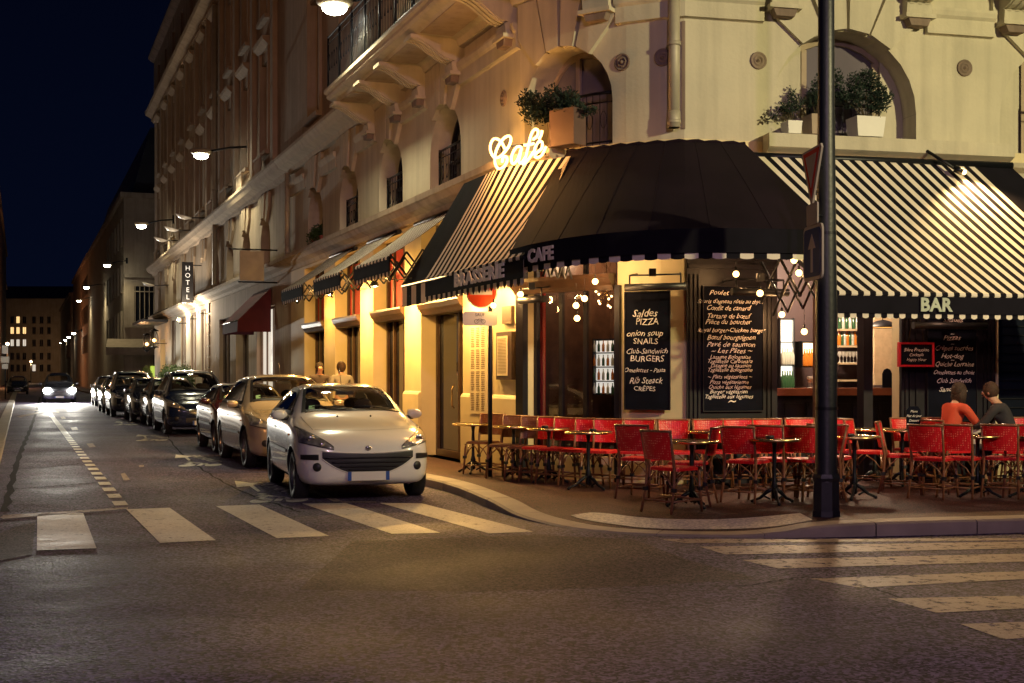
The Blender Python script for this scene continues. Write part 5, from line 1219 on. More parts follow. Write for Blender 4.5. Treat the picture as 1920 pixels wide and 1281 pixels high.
for t in (48.2,53.0): mb = MB(); mb.tube([ST(t,0,4.9),ST(t,1.2,4.33)], .02, 5); reparent(mb.build('tie_rod', M['iron']), e)
def leaves(mb, c, sx_, sy_, sz_, n, size, r=rnd, stretch=1.0, fn=None):
    for _ in range(n):
        while True:
            x,y,z = r.uniform(-1,1),r.uniform(-1,1),r.uniform(-1,1)
            if x*x+y*y+z*z < 1: break
        k = 1+.18*sin(5*x+3*z)+.12*sin(9*y+7*z); p = Vector((c[0]+x*sx_*k, c[1]+y*sy_*k, c[2]+z*sz_*k))
        a = Vector((r.uniform(-1,1),r.uniform(-1,1),r.uniform(-.4,1))).normalized(); b = a.orthogonal().normalized(); s = size*r.uniform(.6,1.3)
        mb.add([p, p+a*s*.5+b*s*.25, p+a*s*stretch, p+a*s*.5-b*s*.25], [(0,1,2,3)])
for i,t in enumerate((34.6,38.0,41.6,51.0)):
    c = ST(t,.75,SW); e = empty('hedge_planter', c, 0, ['clipped hedge box nearest, under the hotel windows','clipped hedge box, middle one of the hotel','clipped hedge box, far one of the hotel','clipped hedge box beside the hotel door'][i], 'planter', 'hedge boxes in front of the hotel')
    ww = 1.3 if i < 3 else .8
    mb = MB(); q = [ST(t-ww,.5),ST(t+ww,.5),ST(t+ww,1.0),ST(t-ww,1.0)]; mb.hexa([Vector((v.x-c.x,v.y-c.y,.002)) for v in q]+[Vector((v.x-c.x,v.y-c.y,.75)) for v in q]); o = mb.build('box', M['blackwood']); o.parent = e
    mb = MB()
    for k in range(9): v = ST(t-ww+ww*2*k/8,.75)-c; leaves(mb,(v.x,v.y,1.25),.3,.3,.55,260,.09)
    o = mb.build('foliage', M['leaf2'], fix=False); o.parent = e
# ------------------------------------------------------------------ planters on the ledges
def pot(name, label, u, d, z, w, h, m, box=True, flare=1.15, wu=None):
    c = W(u,d,z); xd = (W(u+.05,d,0)-W(u-.05,d,0)).normalized(); yd = Vector((-xd.y,xd.x,0)); e = empty(name, c, 0, label, 'plant')
    mb = MB(); a = w/2; b = w/2*flare; a2 = (wu or w)/2; b2_ = a2*flare
    if box: mb.hexa([xd*-a-yd*a2, xd*a-yd*a2, xd*a+yd*a2, xd*-a+yd*a2, xd*-b-yd*b2_+Vector((0,0,h)), xd*b-yd*b2_+Vector((0,0,h)), xd*b+yd*b2_+Vector((0,0,h)), xd*-b+yd*b2_+Vector((0,0,h))])
    else: mb.lathe([(0,0),(a,0),(b,h),(b-.02,h),(b-.03,h-.03),(0,h-.03)], n=16)
    o = mb.build('pot', m); o.parent = e
    mb = MB(); mb.bbox((0,0,h-.005),(w*.9,(wu or w)*.9,.02)); o = mb.build('soil', M['soil']); o.parent = e; return e, xd, yd
e, xd, yd = pot('potted_shrub','dark bushy shrub in a terracotta box beside the neon sign',UPX(1064,.18),.18,4.742,.44,.50,M['potterra'],wu=.26,flare=1.0)
mb = MB()
for (px,py,rx,rz,n) in ((1005,205,.20,.22,900),(1040,195,.22,.22,1000),(1070,200,.20,.22,900),(990,190,.13,.13,300),(1030,215,.25,.16,800),(1090,212,.10,.10,150),(1110,210,.10,.05,110)):
    u = UPX(px,.1); q = W(u,.12,ZPY(u,py))-e.location; leaves(mb, tuple(q), rx, .2, rz, n, .055)
o = mb.build('foliage', M['leaf'], fix=False); o.parent = e
mb = MB()
for k in range(9): a = Vector((rnd.uniform(-.1,.1),0,.48)); b = W(UPX(1000+k*12,.12),.12,ZPY(UPX(1000+k*12,.12),205+8*(k%3)))-e.location; mb.tube([a, a.lerp(b,.5)+Vector((0,0,.05)), b], .008, 4)
o = mb.build('branches', M['stem']); o.parent = e
def shrub(label, px, x0, x1, y0, ytop, potm, blobs, d=.16, box=True):
    u = UPX(px,d); Y = W(u,d,0).y; w = (x1-x0)/FL*Y; h = ZAT(Y,y0)-4.822
    e, xd, yd = pot('potted_shrub', label, u, d, 4.822, w/1.15, h, potm, box, 1.15, wu=min(w,.28)); mb = MB()
    for (bx,by,rx,rz,n) in blobs:
        uu = UPX(bx,d); q = W(uu,d,ZAT(Y,by))-e.location; leaves(mb, tuple(q), rx/FL*Y, .15, rz/FL*Y, n, .05)
    o = mb.build('foliage', M['leaf'], fix=False); o.parent = e; mb = MB()
    for (bx,by,rx,rz,n) in blobs: b = W(UPX(bx,d),d,ZAT(Y,by))-e.location; mb.tube([(0,0,h-.02),(b.x*.5,b.y*.5,h+.5*(b.z-h)+.02),tuple(b)], .008, 4)
    o = mb.build('branches', M['stem']); o.parent = e
shrub('large shrub in a white tapered box, right of the black post',1623,1596,1655,222,130,M['potwhite'],[(1600,165,20,22,500),(1640,175,26,26,800),(1625,150,24,20,600),(1650,190,20,18,400),(1600,190,18,16,300),(1640,205,20,10,200),(1668,178,9,9,80),(1575,185,14,14,160)])
shrub('taller thin shrub in a grey box, half behind the black post',1530,1512,1552,218,135,M['stone2'],[(1535,170,16,26,420),(1570,150,12,20,260),(1520,190,14,16,260),(1548,190,15,18,260)])
shrub('spiky small plant in a small white pot, left of the black post',1484,1471,1500,229,165,M['potwhite'],[(1484,190,8,24,170),(1474,205,14,12,150),(1462,208,8,10,60),(1494,195,9,16,120),(1450,220,6,6,40)])
mb = MB(); e = empty('window_box', W(-14.05,-.05,4.85), 0, 'red window box with trailing ivy in the street arch', 'plant')
a = W(-14.7,-.14,4.9)-e.location; b = W(-13.5,-.14,4.9)-e.location; mb.hexa([W(-14.6,-.28,4.76)-e.location,W(-13.5,-.28,4.76)-e.location,W(-13.5,-.06,4.76)-e.location,W(-14.6,-.06,4.76)-e.location,W(-14.6,-.3,5.0)-e.location,W(-13.5,-.3,5.0)-e.location,W(-13.5,-.04,5.0)-e.location,W(-14.6,-.04,5.0)-e.location]); o = mb.build('box', M['potred']); o.parent = e
mb = MB(); 
for k in range(6): q = W(-14.7+.2*k,-.1,5.05)-e.location; leaves(mb, tuple(q), .14,.14,.25,160,.07)
o = mb.build('foliage', M['leaf2'], fix=False); o.parent = e
# spotlight on an arm above the bar awning
p = W(UPX(1790,.62),.62,0); p.z = ZAT(p.y, 316); e = empty('awning_spotlight', p, 0, 'black spotlight on an arm over the right end of the bar awning', 'spotlight')
q = W(UPX(1738,.34),.34,ZPY(UPX(1738),292))-p; mb = MB(); mb.tube([tuple(q),(0,0,0)], .022, 6); mb.tube([(0,0,0),(.10,-.02,-.05)], .05, 8); o = mb.build('arm', M['iron']); o.parent = e
mb = MB(); mb.sphere((.12,-.02,-.06),.03,8); o = mb.build('bulb', M['bulb']); o.parent = e
plight('spot_light', (.16,-.04,.05), (1,.60,.22), 420, .04, e, 120, (.25,-.5,-1), .7)
# ------------------------------------------------------------------ café tables
FOOT = [(.0,.03),(.03,.05)]
def make_table():
    e = empty('bistro_table', (0,0,0))
    mb = MB(); mb.lathe([(0,.715),(.285,.715),(.285,.735),(0,.735)], n=32); o = mb.build('table_top', M['marble']); o.parent = e
    mb = MB(); mb.lathe([(.286,.708),(.303,.710),(.305,.734),(.296,.742),(.286,.738)], n=32); o2 = mb.build('rim', M['brass']); o2.parent = o
    mb = MB(); mb.lathe([(.09,.712),(.03,.69),(.02,.62),(.026,.5),(.019,.4),(.024,.26),(.04,.2),(.028,.16),(.035,.07),(.0,.05)], n=12); o = mb.build('column', M['iron']); o.parent = e
    for k in range(3):
        a = 2*pi*k/3+.4; mb = MB(); ca, sa = cos(a), sin(a)
        mb.tube([(ca*.02,sa*.02,.17),(ca*.09,sa*.09,.13),(ca*.17,sa*.17,.06),(ca*.235,sa*.235,.035),(ca*.265,sa*.265,.018)], [.022,.024,.018,.016,.020], 7); mb.sphere((ca*.262,sa*.262,.02),.022,7,sc=(1,1,.9))
        mb.tube([(ca*.05,sa*.05,.05),(ca*.12,sa*.12,.085)], .012, 5); o = mb.build('foot', M['iron']); o.parent = e
    return e
TB = [(887,19.0,'brass rimmed table farthest left, beside the lit door pier'),(963,18.1,'second table from the left, before the brown lit chairs'),(1029,17.35,'third table from the left, before the corner window'),(1103,16.3,'fourth table from the left, with small dark pot, before the corner window'),
 (1297,14.1,'table nearest the camera, front row, left of the post'),(1452,14.5,'table in the front row just left of the black post'),(1602,15.05,'table in the front row just right of the black post'),(1332,16.55,'rear table against the dark wood front, behind the nearest table'),
 (1833,15.3,'front row table below the seated people'),(1935,15.2,'front row table cut by the right edge of the picture'),(1640,17.1,'rear table right of the post, behind two slim chairs'),(1692,16.9,'second rear table right of the post, by the small chalkboard'),(1838,16.9,'rear table with white cloth, in front of the seated people')]
tp = make_table()
for i,(px,Y,lab) in enumerate(TB):
    o = tp if i == 0 else copy_tree(tp); o.location = ((px-CX)/FL*Y, Y, SW); o.rotation_euler = (0,0,i*1.7); tag(o, lab, 'table', 'round café tables on the pavement')
# things on tables
def on_table(i, dx, dy): px,Y,_ = TB[i]; return Vector(((px-CX)/FL*Y+dx, Y+dy, SW+.7355))
def ashtray(i, dx, dy, lab):
    e = empty('ashtray', on_table(i,dx,dy), 0, lab, 'ashtray', 'ashtrays on the café tables'); mb = MB(); mb.lathe([(0,0),(.045,0),(.05,.035),(.042,.035),(.038,.012),(0,.012)], n=14); o = mb.build('bowl', M['blackplastic']); o.parent = e
ashtray(3,.06,.02,'dark ashtray on the fourth table from the left'); ashtray(6,-.05,0,'ashtray on the table just right of the post'); ashtray(8,.05,0,'ashtray on the front table below the seated people'); ashtray(5,-.04,.05,'ashtray on the table just left of the post'); ashtray(2,-.05,.05,'ashtray on the third table from the left')
e = empty('table_chalkboard', on_table(11,.13,-.05), .2, 'small black chalk menu standing on the rear table right of the post', 'chalkboard')
mb = MB(); mb.prism([(-.10,0.005),(.10,.005),(.10,.26),(.06,.31),(-.06,.31),(-.10,.26)], -.008, .008, lambda a,z,w_: Vector((a,w_,z))); o = mb.build('board', M['chalkboard']); o.parent = e
mb = MB()
for k,s in enumerate(('Menu','Plat du jour','Dessert','Café')): text_mb(mb, s, Vector((0,-.012,.23-.06*k)), Vector((1,0,0)), Vector((0,0,1)), .045, shear=.3)
o = mb.build('writing', M['chalk']); o.parent = e; mb = MB(); mb.box(-.11,.11,-.03,.03,0,.012); o = mb.build('foot', M['blackwood']); o.parent = e
e = empty('table_cloth', on_table(12,0,0), .1, 'white cloth spread over the rear table of the seated people', 'tablecloth')
mb = MB(); n = 24; top_ = [(.315*cos(2*pi*k/n), .315*sin(2*pi*k/n), .006) for k in range(n)]; bt_ = [((.325+.02*sin(k*1.9))*cos(2*pi*k/n), (.325+.02*sin(k*1.9))*sin(2*pi*k/n), -.20-.03*sin(k*1.1)) for k in range(n)]
mb.add(top_, [tuple(range(n))]); mb.add(top_+bt_, [(k,(k+1)%n,n+(k+1)%n,n+k) for k in range(n)], smooth=True); o = mb.build('cloth', mat('white cloth',(.62,.55,.46),.8)); o.parent = e
e = empty('bread_basket', on_table(12,.02,-.03)+Vector((0,0,.008)), 0, 'basket with napkins and bread on the white table cloth', 'basket')
mb = MB(); mb.lathe([(0,0),(.09,0),(.13,.07),(.125,.07),(.085,.01),(0,.01)], n=16); o = mb.build('basket', M['rattan']); o.parent = e
for k in range(3): mb = MB(); mb.sphere((.04*cos(k*2.1),.04*sin(k*2.1),.07),.045,8,sc=(1.3,.8,.7)); o = mb.build('bread', mat('bread',(.5,.3,.12),.7)); o.parent = e
mb = MB(); mb.prism([(-.08,.05),(.02,.17),(.09,.06)], -.06, -.055, lambda a,z,w_: Vector((a,w_,z))); o = mb.build('napkin', M['white']); o.parent = e
# ------------------------------------------------------------------ café chairs
def make_chair(wm):
    e = empty('bistro_chair', (0,0,0))       # faces +y
    mb = MB(); P = [(x*.215,y*.205) for x,y in ((-.95,-.8),(-.9,.75),(-.75,.95),(.75,.95),(.9,.75),(.95,-.8),(.75,-.98),(-.75,-.98))]
    mb.prism(P, .445, .475, lambda a,b_,w_: Vector((a,b_,w_))); mb.prism([(x*.93,y*.93) for x,y in P], .4751, .483, lambda a,b_,w_: Vector((a,b_,w_))); o = mb.build('seat', wm); o.parent = e
    mb = MB(); n = 10
    for (o0,o1,fl) in ((0,.022,0),):
        pts = []
        for i in range(n+1):
            t = -1+2*i/n; x = .185*t; y = -.235-.045*(1-t*t)
            pts.append((x,y))
        for i in range(n):
            (x0,y0),(x1,y1) = pts[i],pts[i+1]
            f = lambda x,y,z,th: Vector((x*(1+.16*(z-.55)), y-.16*(z-.5)-th, z))
            mb.hexa([f(x0,y0,.565,.02),f(x1,y1,.565,.02),f(x1,y1,.565,0),f(x0,y0,.565,0),f(x0,y0,.86,.02),f(x1,y1,.86,.02),f(x1,y1,.86,0),f(x0,y0,.86,0)])
    o = mb.build('backrest', wm); o.parent = e
    mb = MB(); mb.tube([Vector((.205*t*1.06, -.235-.045*(1-t*t)-.068, .868)) for t in (-1,-.75,-.5,-.25,0,.25,.5,.75,1)], .015, 6); o2 = mb.build('top_rail', M['rattan']); o2.parent = o
    for (x,y) in ((.19,.17),(-.19,.17)):
        mb = MB(); mb.tube([(x,y,.445),(x*1.05,y*1.08,.22),(x*1.12,y*1.18,.0)], [.017,.016,.014], 7); o = mb.build('leg', M['rattan']); o.parent = e; mb = MB(); mb.bbox((x*1.04,y*1.07,.25),(.044,.044,.04)); o2 = mb.build('binding', M['blackplastic']); o2.parent = o
    for sx_ in (1,-1):
        mb = MB(); mb.tube([(sx_*.21,-.30,.0),(sx_*.195,-.235,.28),(sx_*.19,-.225,.48),(sx_*.195,-.262,.66),(sx_*.205,-.305,.87)], [.014,.016,.017,.016,.014], 7); o = mb.build('leg', M['rattan']); o.parent = e; mb = MB(); mb.bbox((sx_*.199,-.24,.25),(.044,.044,.04)); o2 = mb.build('binding', M['blackplastic']); o2.parent = o
    mb = MB(); c4 = [(.205,.19),(-.205,.19),(-.205,-.265),(.205,-.265)]
    for i in range(4):
        a = c4[i]; b = c4[(i+1)%4]; mb.tube([(a[0],a[1],.13),(b[0],b[1],.13)], .010, 5)
        m_ = ((a[0]+b[0])/2,(a[1]+b[1])/2)
        mb.tube([(a[0]*.95,a[1]*.92,.25),(a[0]*.78+b[0]*.18,a[1]*.74+b[1]*.2,.36),(m_[0]*.95+.12*a[0],m_[1]*.95+.1*a[1],.44)], .008, 5); mb.tube([(b[0]*.95,b[1]*.92,.25),(b[0]*.78+a[0]*.18,b[1]*.74+a[1]*.2,.36),(m_[0]*.95+.12*b[0],m_[1]*.95+.1*b[1],.44)], .008, 5)
    mb.tube([(.2,.0,.16),(-.2,.0,.16)], .009, 5); o = mb.build('stretcher', M['rattan']); o.parent = e
    return e
cr_ = make_chair(M['weave']); cb_ = make_chair(M['weave_lit']); used = {'r':0,'b':0}
def chair(px, Y, face, lab, kind='r'):
    """px of the backrest, face = heading of the sitter in degrees (90 = away from camera)"""
    src = cr_ if kind == 'r' else cb_; o = src if not used[kind] else copy_tree(src); used[kind] = 1
    a = radians(face); bx = (px-CX)/FL*Y; o.location = (bx+cos(a)*.28, Y+sin(a)*.28, SW); o.rotation_euler = (0,0,a-pi/2)
    tag(o, lab, 'chair', 'red bistro chairs' if kind=='r' else 'brown lit bistro chairs'); return o
chair(922,19.15,-118,'woven chair coloured brown for the yellow light, farthest left, beside the menu pier','b'); chair(966,18.35,-118,'second woven chair coloured brown for the yellow light, from the left, under the menu case','b'); chair(1001,17.95,-118,'third woven chair coloured brown for the yellow light, at the left edge of the corner window','b')
BACK = [(1031,17.75,-122,'red chair at the corner window, farthest left of the red ones'),(1063,17.45,-122,'second red chair along the corner window'),(1104,17.15,-120,'third red chair along the corner window, partly hidden'),(1140,16.95,-115,'red chair at the right end of the corner window'),
 (1199,16.8,-105,'red chair under the left half of the Pizza chalkboard'),(1263,16.75,-92,'red chair under the right edge of the Pizza chalkboard'),(1328,16.85,-85,'red chair against the dark wood front, left of three'),(1383,16.95,-85,'red chair against the dark wood front, middle of three'),(1439,17.0,-80,'red chair against the dark wood front, right of three'),
 (1500,17.2,-80,'red chair under the bar opening, left of the post'),(1566,17.0,-100,'red chair just right of the post, in the rear row'),(1698,17.3,-85,'red chair below the hanging red slate'),(1745,17.45,-80,'red chair in the rear row under the pizza and crêpe chalkboard'),(1905,17.6,-90,'red chair in the rear row at the far right')]
for b in BACK: chair(*b)
FRNT = [(1232,13.5,42,'red chair nearest the camera, turned toward the nearest table'),(1186,15.0,62,'slim side view red chair behind the nearest one'),(1336,14.35,160,'red chair right of the nearest table, facing left'),(1384,14.55,55,'front row red chair, first left of the table before the post'),(1437,14.85,60,'front row red chair behind the table left of the post'),(1500,14.75,60,'front row red chair just left of the post'),
 (1548,15.2,60,'red chair hidden behind the black post'),(1594,16.7,-30,'slim side view red chair right of the post, farther one'),(1652,15.9,-20,'slim side view red chair right of the post, nearer one'),(1736,15.0,52,'front row red chair, first of three below the seated people'),(1790,15.1,55,'front row red chair, middle of three below the seated people'),
 (1875,15.1,60,'front row red chair right of the front table below the people'),(1916,15.1,60,'red chair cut by the right edge of the picture'),(1578,14.9,175,'red chair seat right behind the post in the front row')]
for f in FRNT: chair(*f)
E1 = chair(1772,16.55,75,'red chair of the seated person in orange'); E2 = chair(1885,16.5,110,'red chair of the seated person in dark coat')
E3 = chair(1115,15.5,-150,'red chair facing the fourth table, seen behind its base') if False else None
# ------------------------------------------------------------------ cars (x runs back from the nose, y across, z up)
ST0 = [ # x, w, zb, zm, zs, (y6,z6), (y7,z7), (y8,z8), z9
 (0.00,.50,.30,.43,.56,.46,.585,.38,.60,.28,.605,.608),
 (0.05,.66,.235,.44,.62,.60,.655,.50,.675,.34,.685,.69),
 (0.16,.775,.20,.46,.665,.71,.71,.58,.735,.38,.75,.755),
 (0.36,.83,.19,.48,.715,.765,.775,.62,.815,.40,.835,.84),
 (0.60,.85,.19,.50,.765,.785,.83,.645,.875,.42,.895,.90),
 (0.85,.86,.19,.50,.82,.79,.885,.665,.935,.44,.952,.96),
 (1.06,.86,.19,.50,.865,.79,.93,.68,.985,.45,1.005,1.012),
 (1.22,.86,.19,.50,.89,.79,.955,.685,1.06,.45,1.10,1.112),
 (1.60,.86,.19,.50,.915,.785,.985,.625,1.285,.43,1.325,1.34),
 (1.85,.86,.19,.50,.925,.78,1.00,.595,1.375,.41,1.425,1.435),
 (2.15,.86,.19,.50,.935,.775,1.01,.58,1.405,.40,1.455,1.465),
 (2.60,.86,.19,.50,.945,.77,1.02,.575,1.41,.39,1.46,1.47),
 (3.10,.86,.19,.50,.955,.765,1.03,.565,1.39,.38,1.44,1.45),
 (3.50,.855,.19,.50,.965,.755,1.04,.55,1.35,.37,1.395,1.405),
 (3.78,.84,.20,.50,.96,.735,1.03,.54,1.17,.36,1.21,1.22),
 (3.95,.79,.23,.50,.92,.68,.97,.52,1.0,.34,1.01,1.015),
 (4.03,.62,.30,.50,.80,.55,.84,.42,.86,.28,.87,.87)]
def make_car(label, col, pos, yaw, L=4.03, Wd=1.72, H=1.47, hood=1.0, hero=False, lamp='tear', wheel_r=.305, grille='smile', rough=.22, metal=0.0, seats=True, plates=True, lod=2, roofrail=False, sx_cab=1.0, i_near=False):
    kx = L/4.03; kw = Wd/1.72
    def Z(z):
        b = .95*(1+(hood-1)*.35)
        if z <= .82: return z+(hood-1)*z*max(0,min(1,(z-.28)/.35))
        if z <= .95: return .82*hood+(b-.82*hood)*(z-.82)/.13
        return b+(z-.95)*(H-b)/(1.47-.95)
    rows = []
    for (x,w,zb,zm,zs,y6,z6,y7,z7,y8,z8,z9) in ST0:
        rows.append([(x*kx,y*kw,Z(z)) for (y,z) in ((0,zb),(w*.6,zb),(w*.90,zb+.01),(w*.985,zb+.13),(w,zm),(w*.992,(zm+zs)/2),(w*.972,zs),(y6,z6),(y7,z7),(y8,z8),(0,z9))])
    n = len(rows[0]); v = [p for r in rows for p in r]; f = []
    for i in range(len(rows)-1):
        for k in range(n-1): f.append((i*n+k, i*n+k+1, (i+1)*n+k+1, (i+1)*n+k))
    # caps: fans to centre line
    for i,rev in ((0,False),(len(rows)-1,True)):
        q = [i*n+k for k in range(n)]
        c0 = q[0]; 
        zc = (rows[i][0][2]+rows[i][-1][2])/2; v.append((rows[i][0][0]+(-.02 if i == 0 else .01), 0, rows[i][4][2])); c = len(v)-1
        for k in range(n-1): f.append((c, q[k+1], q[k]) if not rev else (c, q[k], q[k+1]))
    me = bpy.data.meshes.new('t'); me.from_pydata(v, [], f); ob = bpy.data.objects.new('t', me); COL.objects.link(ob)
    mi = ob.modifiers.new('m','MIRROR'); mi.use_axis = (False,True,False); mi.use_clip = True; mi.merge_threshold = .002
    ss = ob.modifiers.new('s','SUBSURF'); ss.levels = lod+1; ss.render_levels = lod+1
    # wheel arches
    WR = wheel_r; xf = .76*kx; xr = xf+2.54*kx; cut = MB()
    for x in (xf,xr): 
        Mx = Matrix.Translation((x,0,WR)) @ Matrix.Rotation(pi/2,4,'X')
        for sgn in (1,-1):
            R_ = WR+.055; prof = [(0,0),(R_,0),(R_,.30),(0,.30)]
            M2 = Matrix.Translation((x,sgn*(Wd/2-.24),WR+.01)) @ Matrix.Rotation(-sgn*pi/2,4,'X'); cut.lathe(prof, n=40, M=M2, smooth=False)
    cme = cut.build('cut', M['blackplastic']); bo = ob.modifiers.new('b','BOOLEAN'); bo.operation = 'DIFFERENCE'; bo.object = cme; bo.solver = 'EXACT'
    dg = bpy.context.evaluated_depsgraph_get(); em = bpy.data.meshes.new_from_object(ob.evaluated_get(dg), depsgraph=dg)
    bpy.data.objects.remove(ob); bpy.data.objects.remove(cme)
    bm = bmesh.new(); bm.from_mesh(em); bmesh.ops.recalc_face_normals(bm, faces=bm.faces)
    bvh = BVHTree.FromBMesh(bm)
    def inwheel(c):
        for x in (xf,xr):
            if math.hypot(c.x-x, c.z-(WR+.01)) < WR+.075 and abs(c.y) > Wd/2-.27: return True
        return False
    # openings
    wsx0, wsx1 = 1.17*kx, 1.86*kx; 
    def halfw(x): t = (x-wsx0)/(wsx1-wsx0); return (.655+(.535-.655)*t)*kw
    SW_ = lambda x: None
    beltz = Z(1.03)+.0; 
    def side_hi(x): # roof line of the glass
        xx = x/kx
        pts = [(1.42,1.02),(1.75,1.26),(2.0,1.355),(2.6,1.385),(3.1,1.365),(3.42,1.31),(3.66,1.06)]
        for (a,za),(b,zb_) in zip(pts,pts[1:]):
            if a <= xx <= b: return Z(za+(zb_-za)*(xx-a)/(b-a))
        return 0
    rem = []
    for fc in bm.faces:
        c = fc.calc_center_median()
        if wsx0+.03 < c.x < wsx1-.03 and abs(c.y) < halfw(c.x)-.03 and c.z > Z(1.0): rem.append(fc)
        elif 1.5*kx < c.x < 3.62*kx and abs(c.y) > .52*kw and beltz+.03 < c.z < side_hi(c.x)-.02: rem.append(fc)
        elif c.x > 3.52*kx and abs(c.y) < .48*kw and Z(1.08) < c.z < Z(1.33) and fc.normal.x > .3: rem.append(fc)
    mi_ = {}
    for fc in bm.faces: fc.material_index = 1 if (inwheel(fc.calc_center_median())) else (2 if fc.calc_center_median().z < .205 and fc.normal.z < -.5 else 0); fc.smooth = not inwheel(fc.calc_center_median())
    bmesh.ops.delete(bm, geom=rem, context='FACES'); me = bpy.data.meshes.new('body'); bm.to_mesh(me); bm.free(); bpy.data.meshes.remove(em)
    pm = mat('car paint '+label[:12], col, rough, metal, coat=1.0, spec=.5)
    for q in (pm, M['blackplastic'], M['blackplastic']): me.materials.append(q)
    e = empty('parked_car', pos, pi/2+yaw, label, 'car', 'cars parked along the kerb')
    body = bpy.data.objects.new('body', me); COL.objects.link(body); body.parent = e
    em_ = body.modifiers.new('w','WEIGHTED_NORMAL'); em_.keep_sharp = True
    def fr(y, z, off=.005):  # from the nose
        h = bvh.ray_cast(Vector((-1,y,z)), Vector((1,0,0)))
        return (h[0]+h[1]*off*(1 if h[1].x < 0 else -1)) if h[0] else Vector((.5,y,z))
    def top(x, y, off=.005):
        h = bvh.ray_cast(Vector((x,y,3)), Vector((0,0,-1))); return h[0]+h[1]*off*(1 if h[1].z > 0 else -1) if h[0] else Vector((x,y,1))
    def sd(x, z, s, off=.005):
        h = bvh.ray_cast(Vector((x,s*2,z)), Vector((0,-s,0))); return h[0]+h[1]*off*(1 if h[1].y*s > 0 else -1) if h[0] else Vector((x,s*.5,z))
    def patch(name, fn, a0, a1, lo, hi, m, na=16, nb=6, par=None):
        """surface strip: a in [a0,a1], between lo(a) and hi(a)"""
        mb = MB(); g = []
        for i in range(na+1):
            a = a0+(a1-a0)*i/na; g.append([fn(a, lo(a)+(hi(a)-lo(a))*j/nb) for j in range(nb+1)])
        vs = [p for r in g for p in r]; mb.add(vs, [(i*(nb+1)+j,(i+1)*(nb+1)+j,(i+1)*(nb+1)+j+1,i*(nb+1)+j+1) for i in range(na) for j in range(nb)], 0, True)
        o = mb.build(name, m, fix=False); o.parent = par or e; return o
    # windscreen with black border
    def wsf(x,y,off=.008): return top(x,y,off)
    def interp(a,b,t): return a+(b-a)*t
    o = None
    mb = MB(); g = []; N1, N2 = 14, 18
    c00, c10 = halfw(wsx0), halfw(wsx1)
    def wsp(t, s, off):   # t up the screen, s -1..1 across
        x = wsx0+(wsx1-wsx0)*t+.05*kx*(s*s)*.9*(1-t*.6); y = s*(c00+(c10-c00)*t); return top(x, y, off)
    for i in range(N1+1): g += [wsp(i/N1, -1+2*j/N2, .006) for j in range(N2+1)]
    mb.add(g, [(i*(N2+1)+j,i*(N2+1)+j+1,(i+1)*(N2+1)+j+1,(i+1)*(N2+1)+j) for i in range(N1) for j in range(N2)], 0, True); ws = mb.build('windscreen', M['carglass'], fix=False); ws.parent = e
    mb = MB(); ring = [(t,s) for t,s in [(0,-1+2*k/24) for k in range(25)]+[(k/12,1) for k in range(1,13)]+[(1,1-2*k/24) for k in range(1,25)]+[(1-k/12,-1) for k in range(1,12)]]
    ou = [wsp(min(1,max(0,t)),s,.009) for t,s in ring]; inn = [wsp(.07+t*.86,s*.925,.009) for t,s in ring]; nR = len(ring)
    mb.add(ou+inn, [(k,(k+1)%nR,nR+(k+1)%nR,nR+k) for k in range(nR)], 0, True); o = mb.build('screen_border', M['blackplastic'], fix=False); o.parent = ws
    for s in (1,-1):
        lo = lambda x: beltz+.005; hi = lambda x: max(side_hi(x), beltz+.01)
        w = patch('side_window', lambda x,z: sd(x,z,s,.006), 1.46*kx, 3.64*kx, lo, hi, M['carglass'], 24, 6)
        mb = MB(); ns = 26; xs = [1.44*kx+(3.66-1.44)*kx*k/ns for k in range(ns+1)]
        for (za,zb_) in (((lambda x: beltz-.012),(lambda x: beltz+.045)),((lambda x: max(side_hi(x)-.035,beltz)),(lambda x: max(side_hi(x)+.012,beltz+.01)))):
            for x,y in zip(xs,xs[1:]): mb.add([sd(x,za(x),s,.009),sd(y,za(y),s,.009),sd(y,zb_(y),s,.009),sd(x,zb_(x),s,.009)], [(0,1,2,3)], 0, True)
        for xp,wp in ((2.42 if L < 4.1 else 2.3,.07),(1.78,.03)):
            xx = xp*kx; zt_ = side_hi(xx); mb.add([sd(xx,beltz,s,.010),sd(xx+wp,beltz,s,.010),sd(xx+wp,zt_,s,.010),sd(xx,zt_,s,.010)], [(0,1,2,3)], 0)
        o = mb.build('window_trim', M['blackplastic'], fix=False); o.parent = w
        mb = MB(); zz = .52*hood
        for x0,x1 in ((1.16,2.42),(2.46,2.95)): 
            q = [x0*kx+(x1-x0)*kx*k/8 for k in range(9)]
            for x,y in zip(q,q[1:]): mb.add([sd(x,zz,s,.012),sd(y,zz,s,.012),sd(y,zz+.045,s,.014),sd(x,zz+.045,s,.014)], [(0,1,2,3)], 0, True)
        o = mb.build('door_trim', M['blackplastic'], fix=False); o.parent = e
        mb = MB(); hp = sd(2.2*kx,.80*hood,s,.02); mb.tube([hp+Vector((-.08,0,0)), hp+Vector((-.04,s*.02,0)), hp+Vector((.04,s*.02,0)), hp+Vector((.08,0,0))], .011, 6); o = mb.build('door_handle', pm); o.parent = e
        mb = MB()
        for xx in (1.14*kx, 2.44*kx):       # panel gaps of the door
            q = [.24+(beltz-.03-.24)*k/10 for k in range(11)]; bend = lambda z: xx+(.06*kx*(z-.3) if xx < 2 else 0)
            if math.hypot(xx-xf, .3) < 0: continue
            for a,b in zip(q,q[1:]): mb.add([sd(bend(a),a,s,.004),sd(bend(b),b,s,.004),sd(bend(b)+.007,b,s,.004),sd(bend(a)+.007,a,s,.004)], [(0,1,2,3)])
        o = mb.build('door_gap', M['blackplastic'], fix=False); o.parent = e
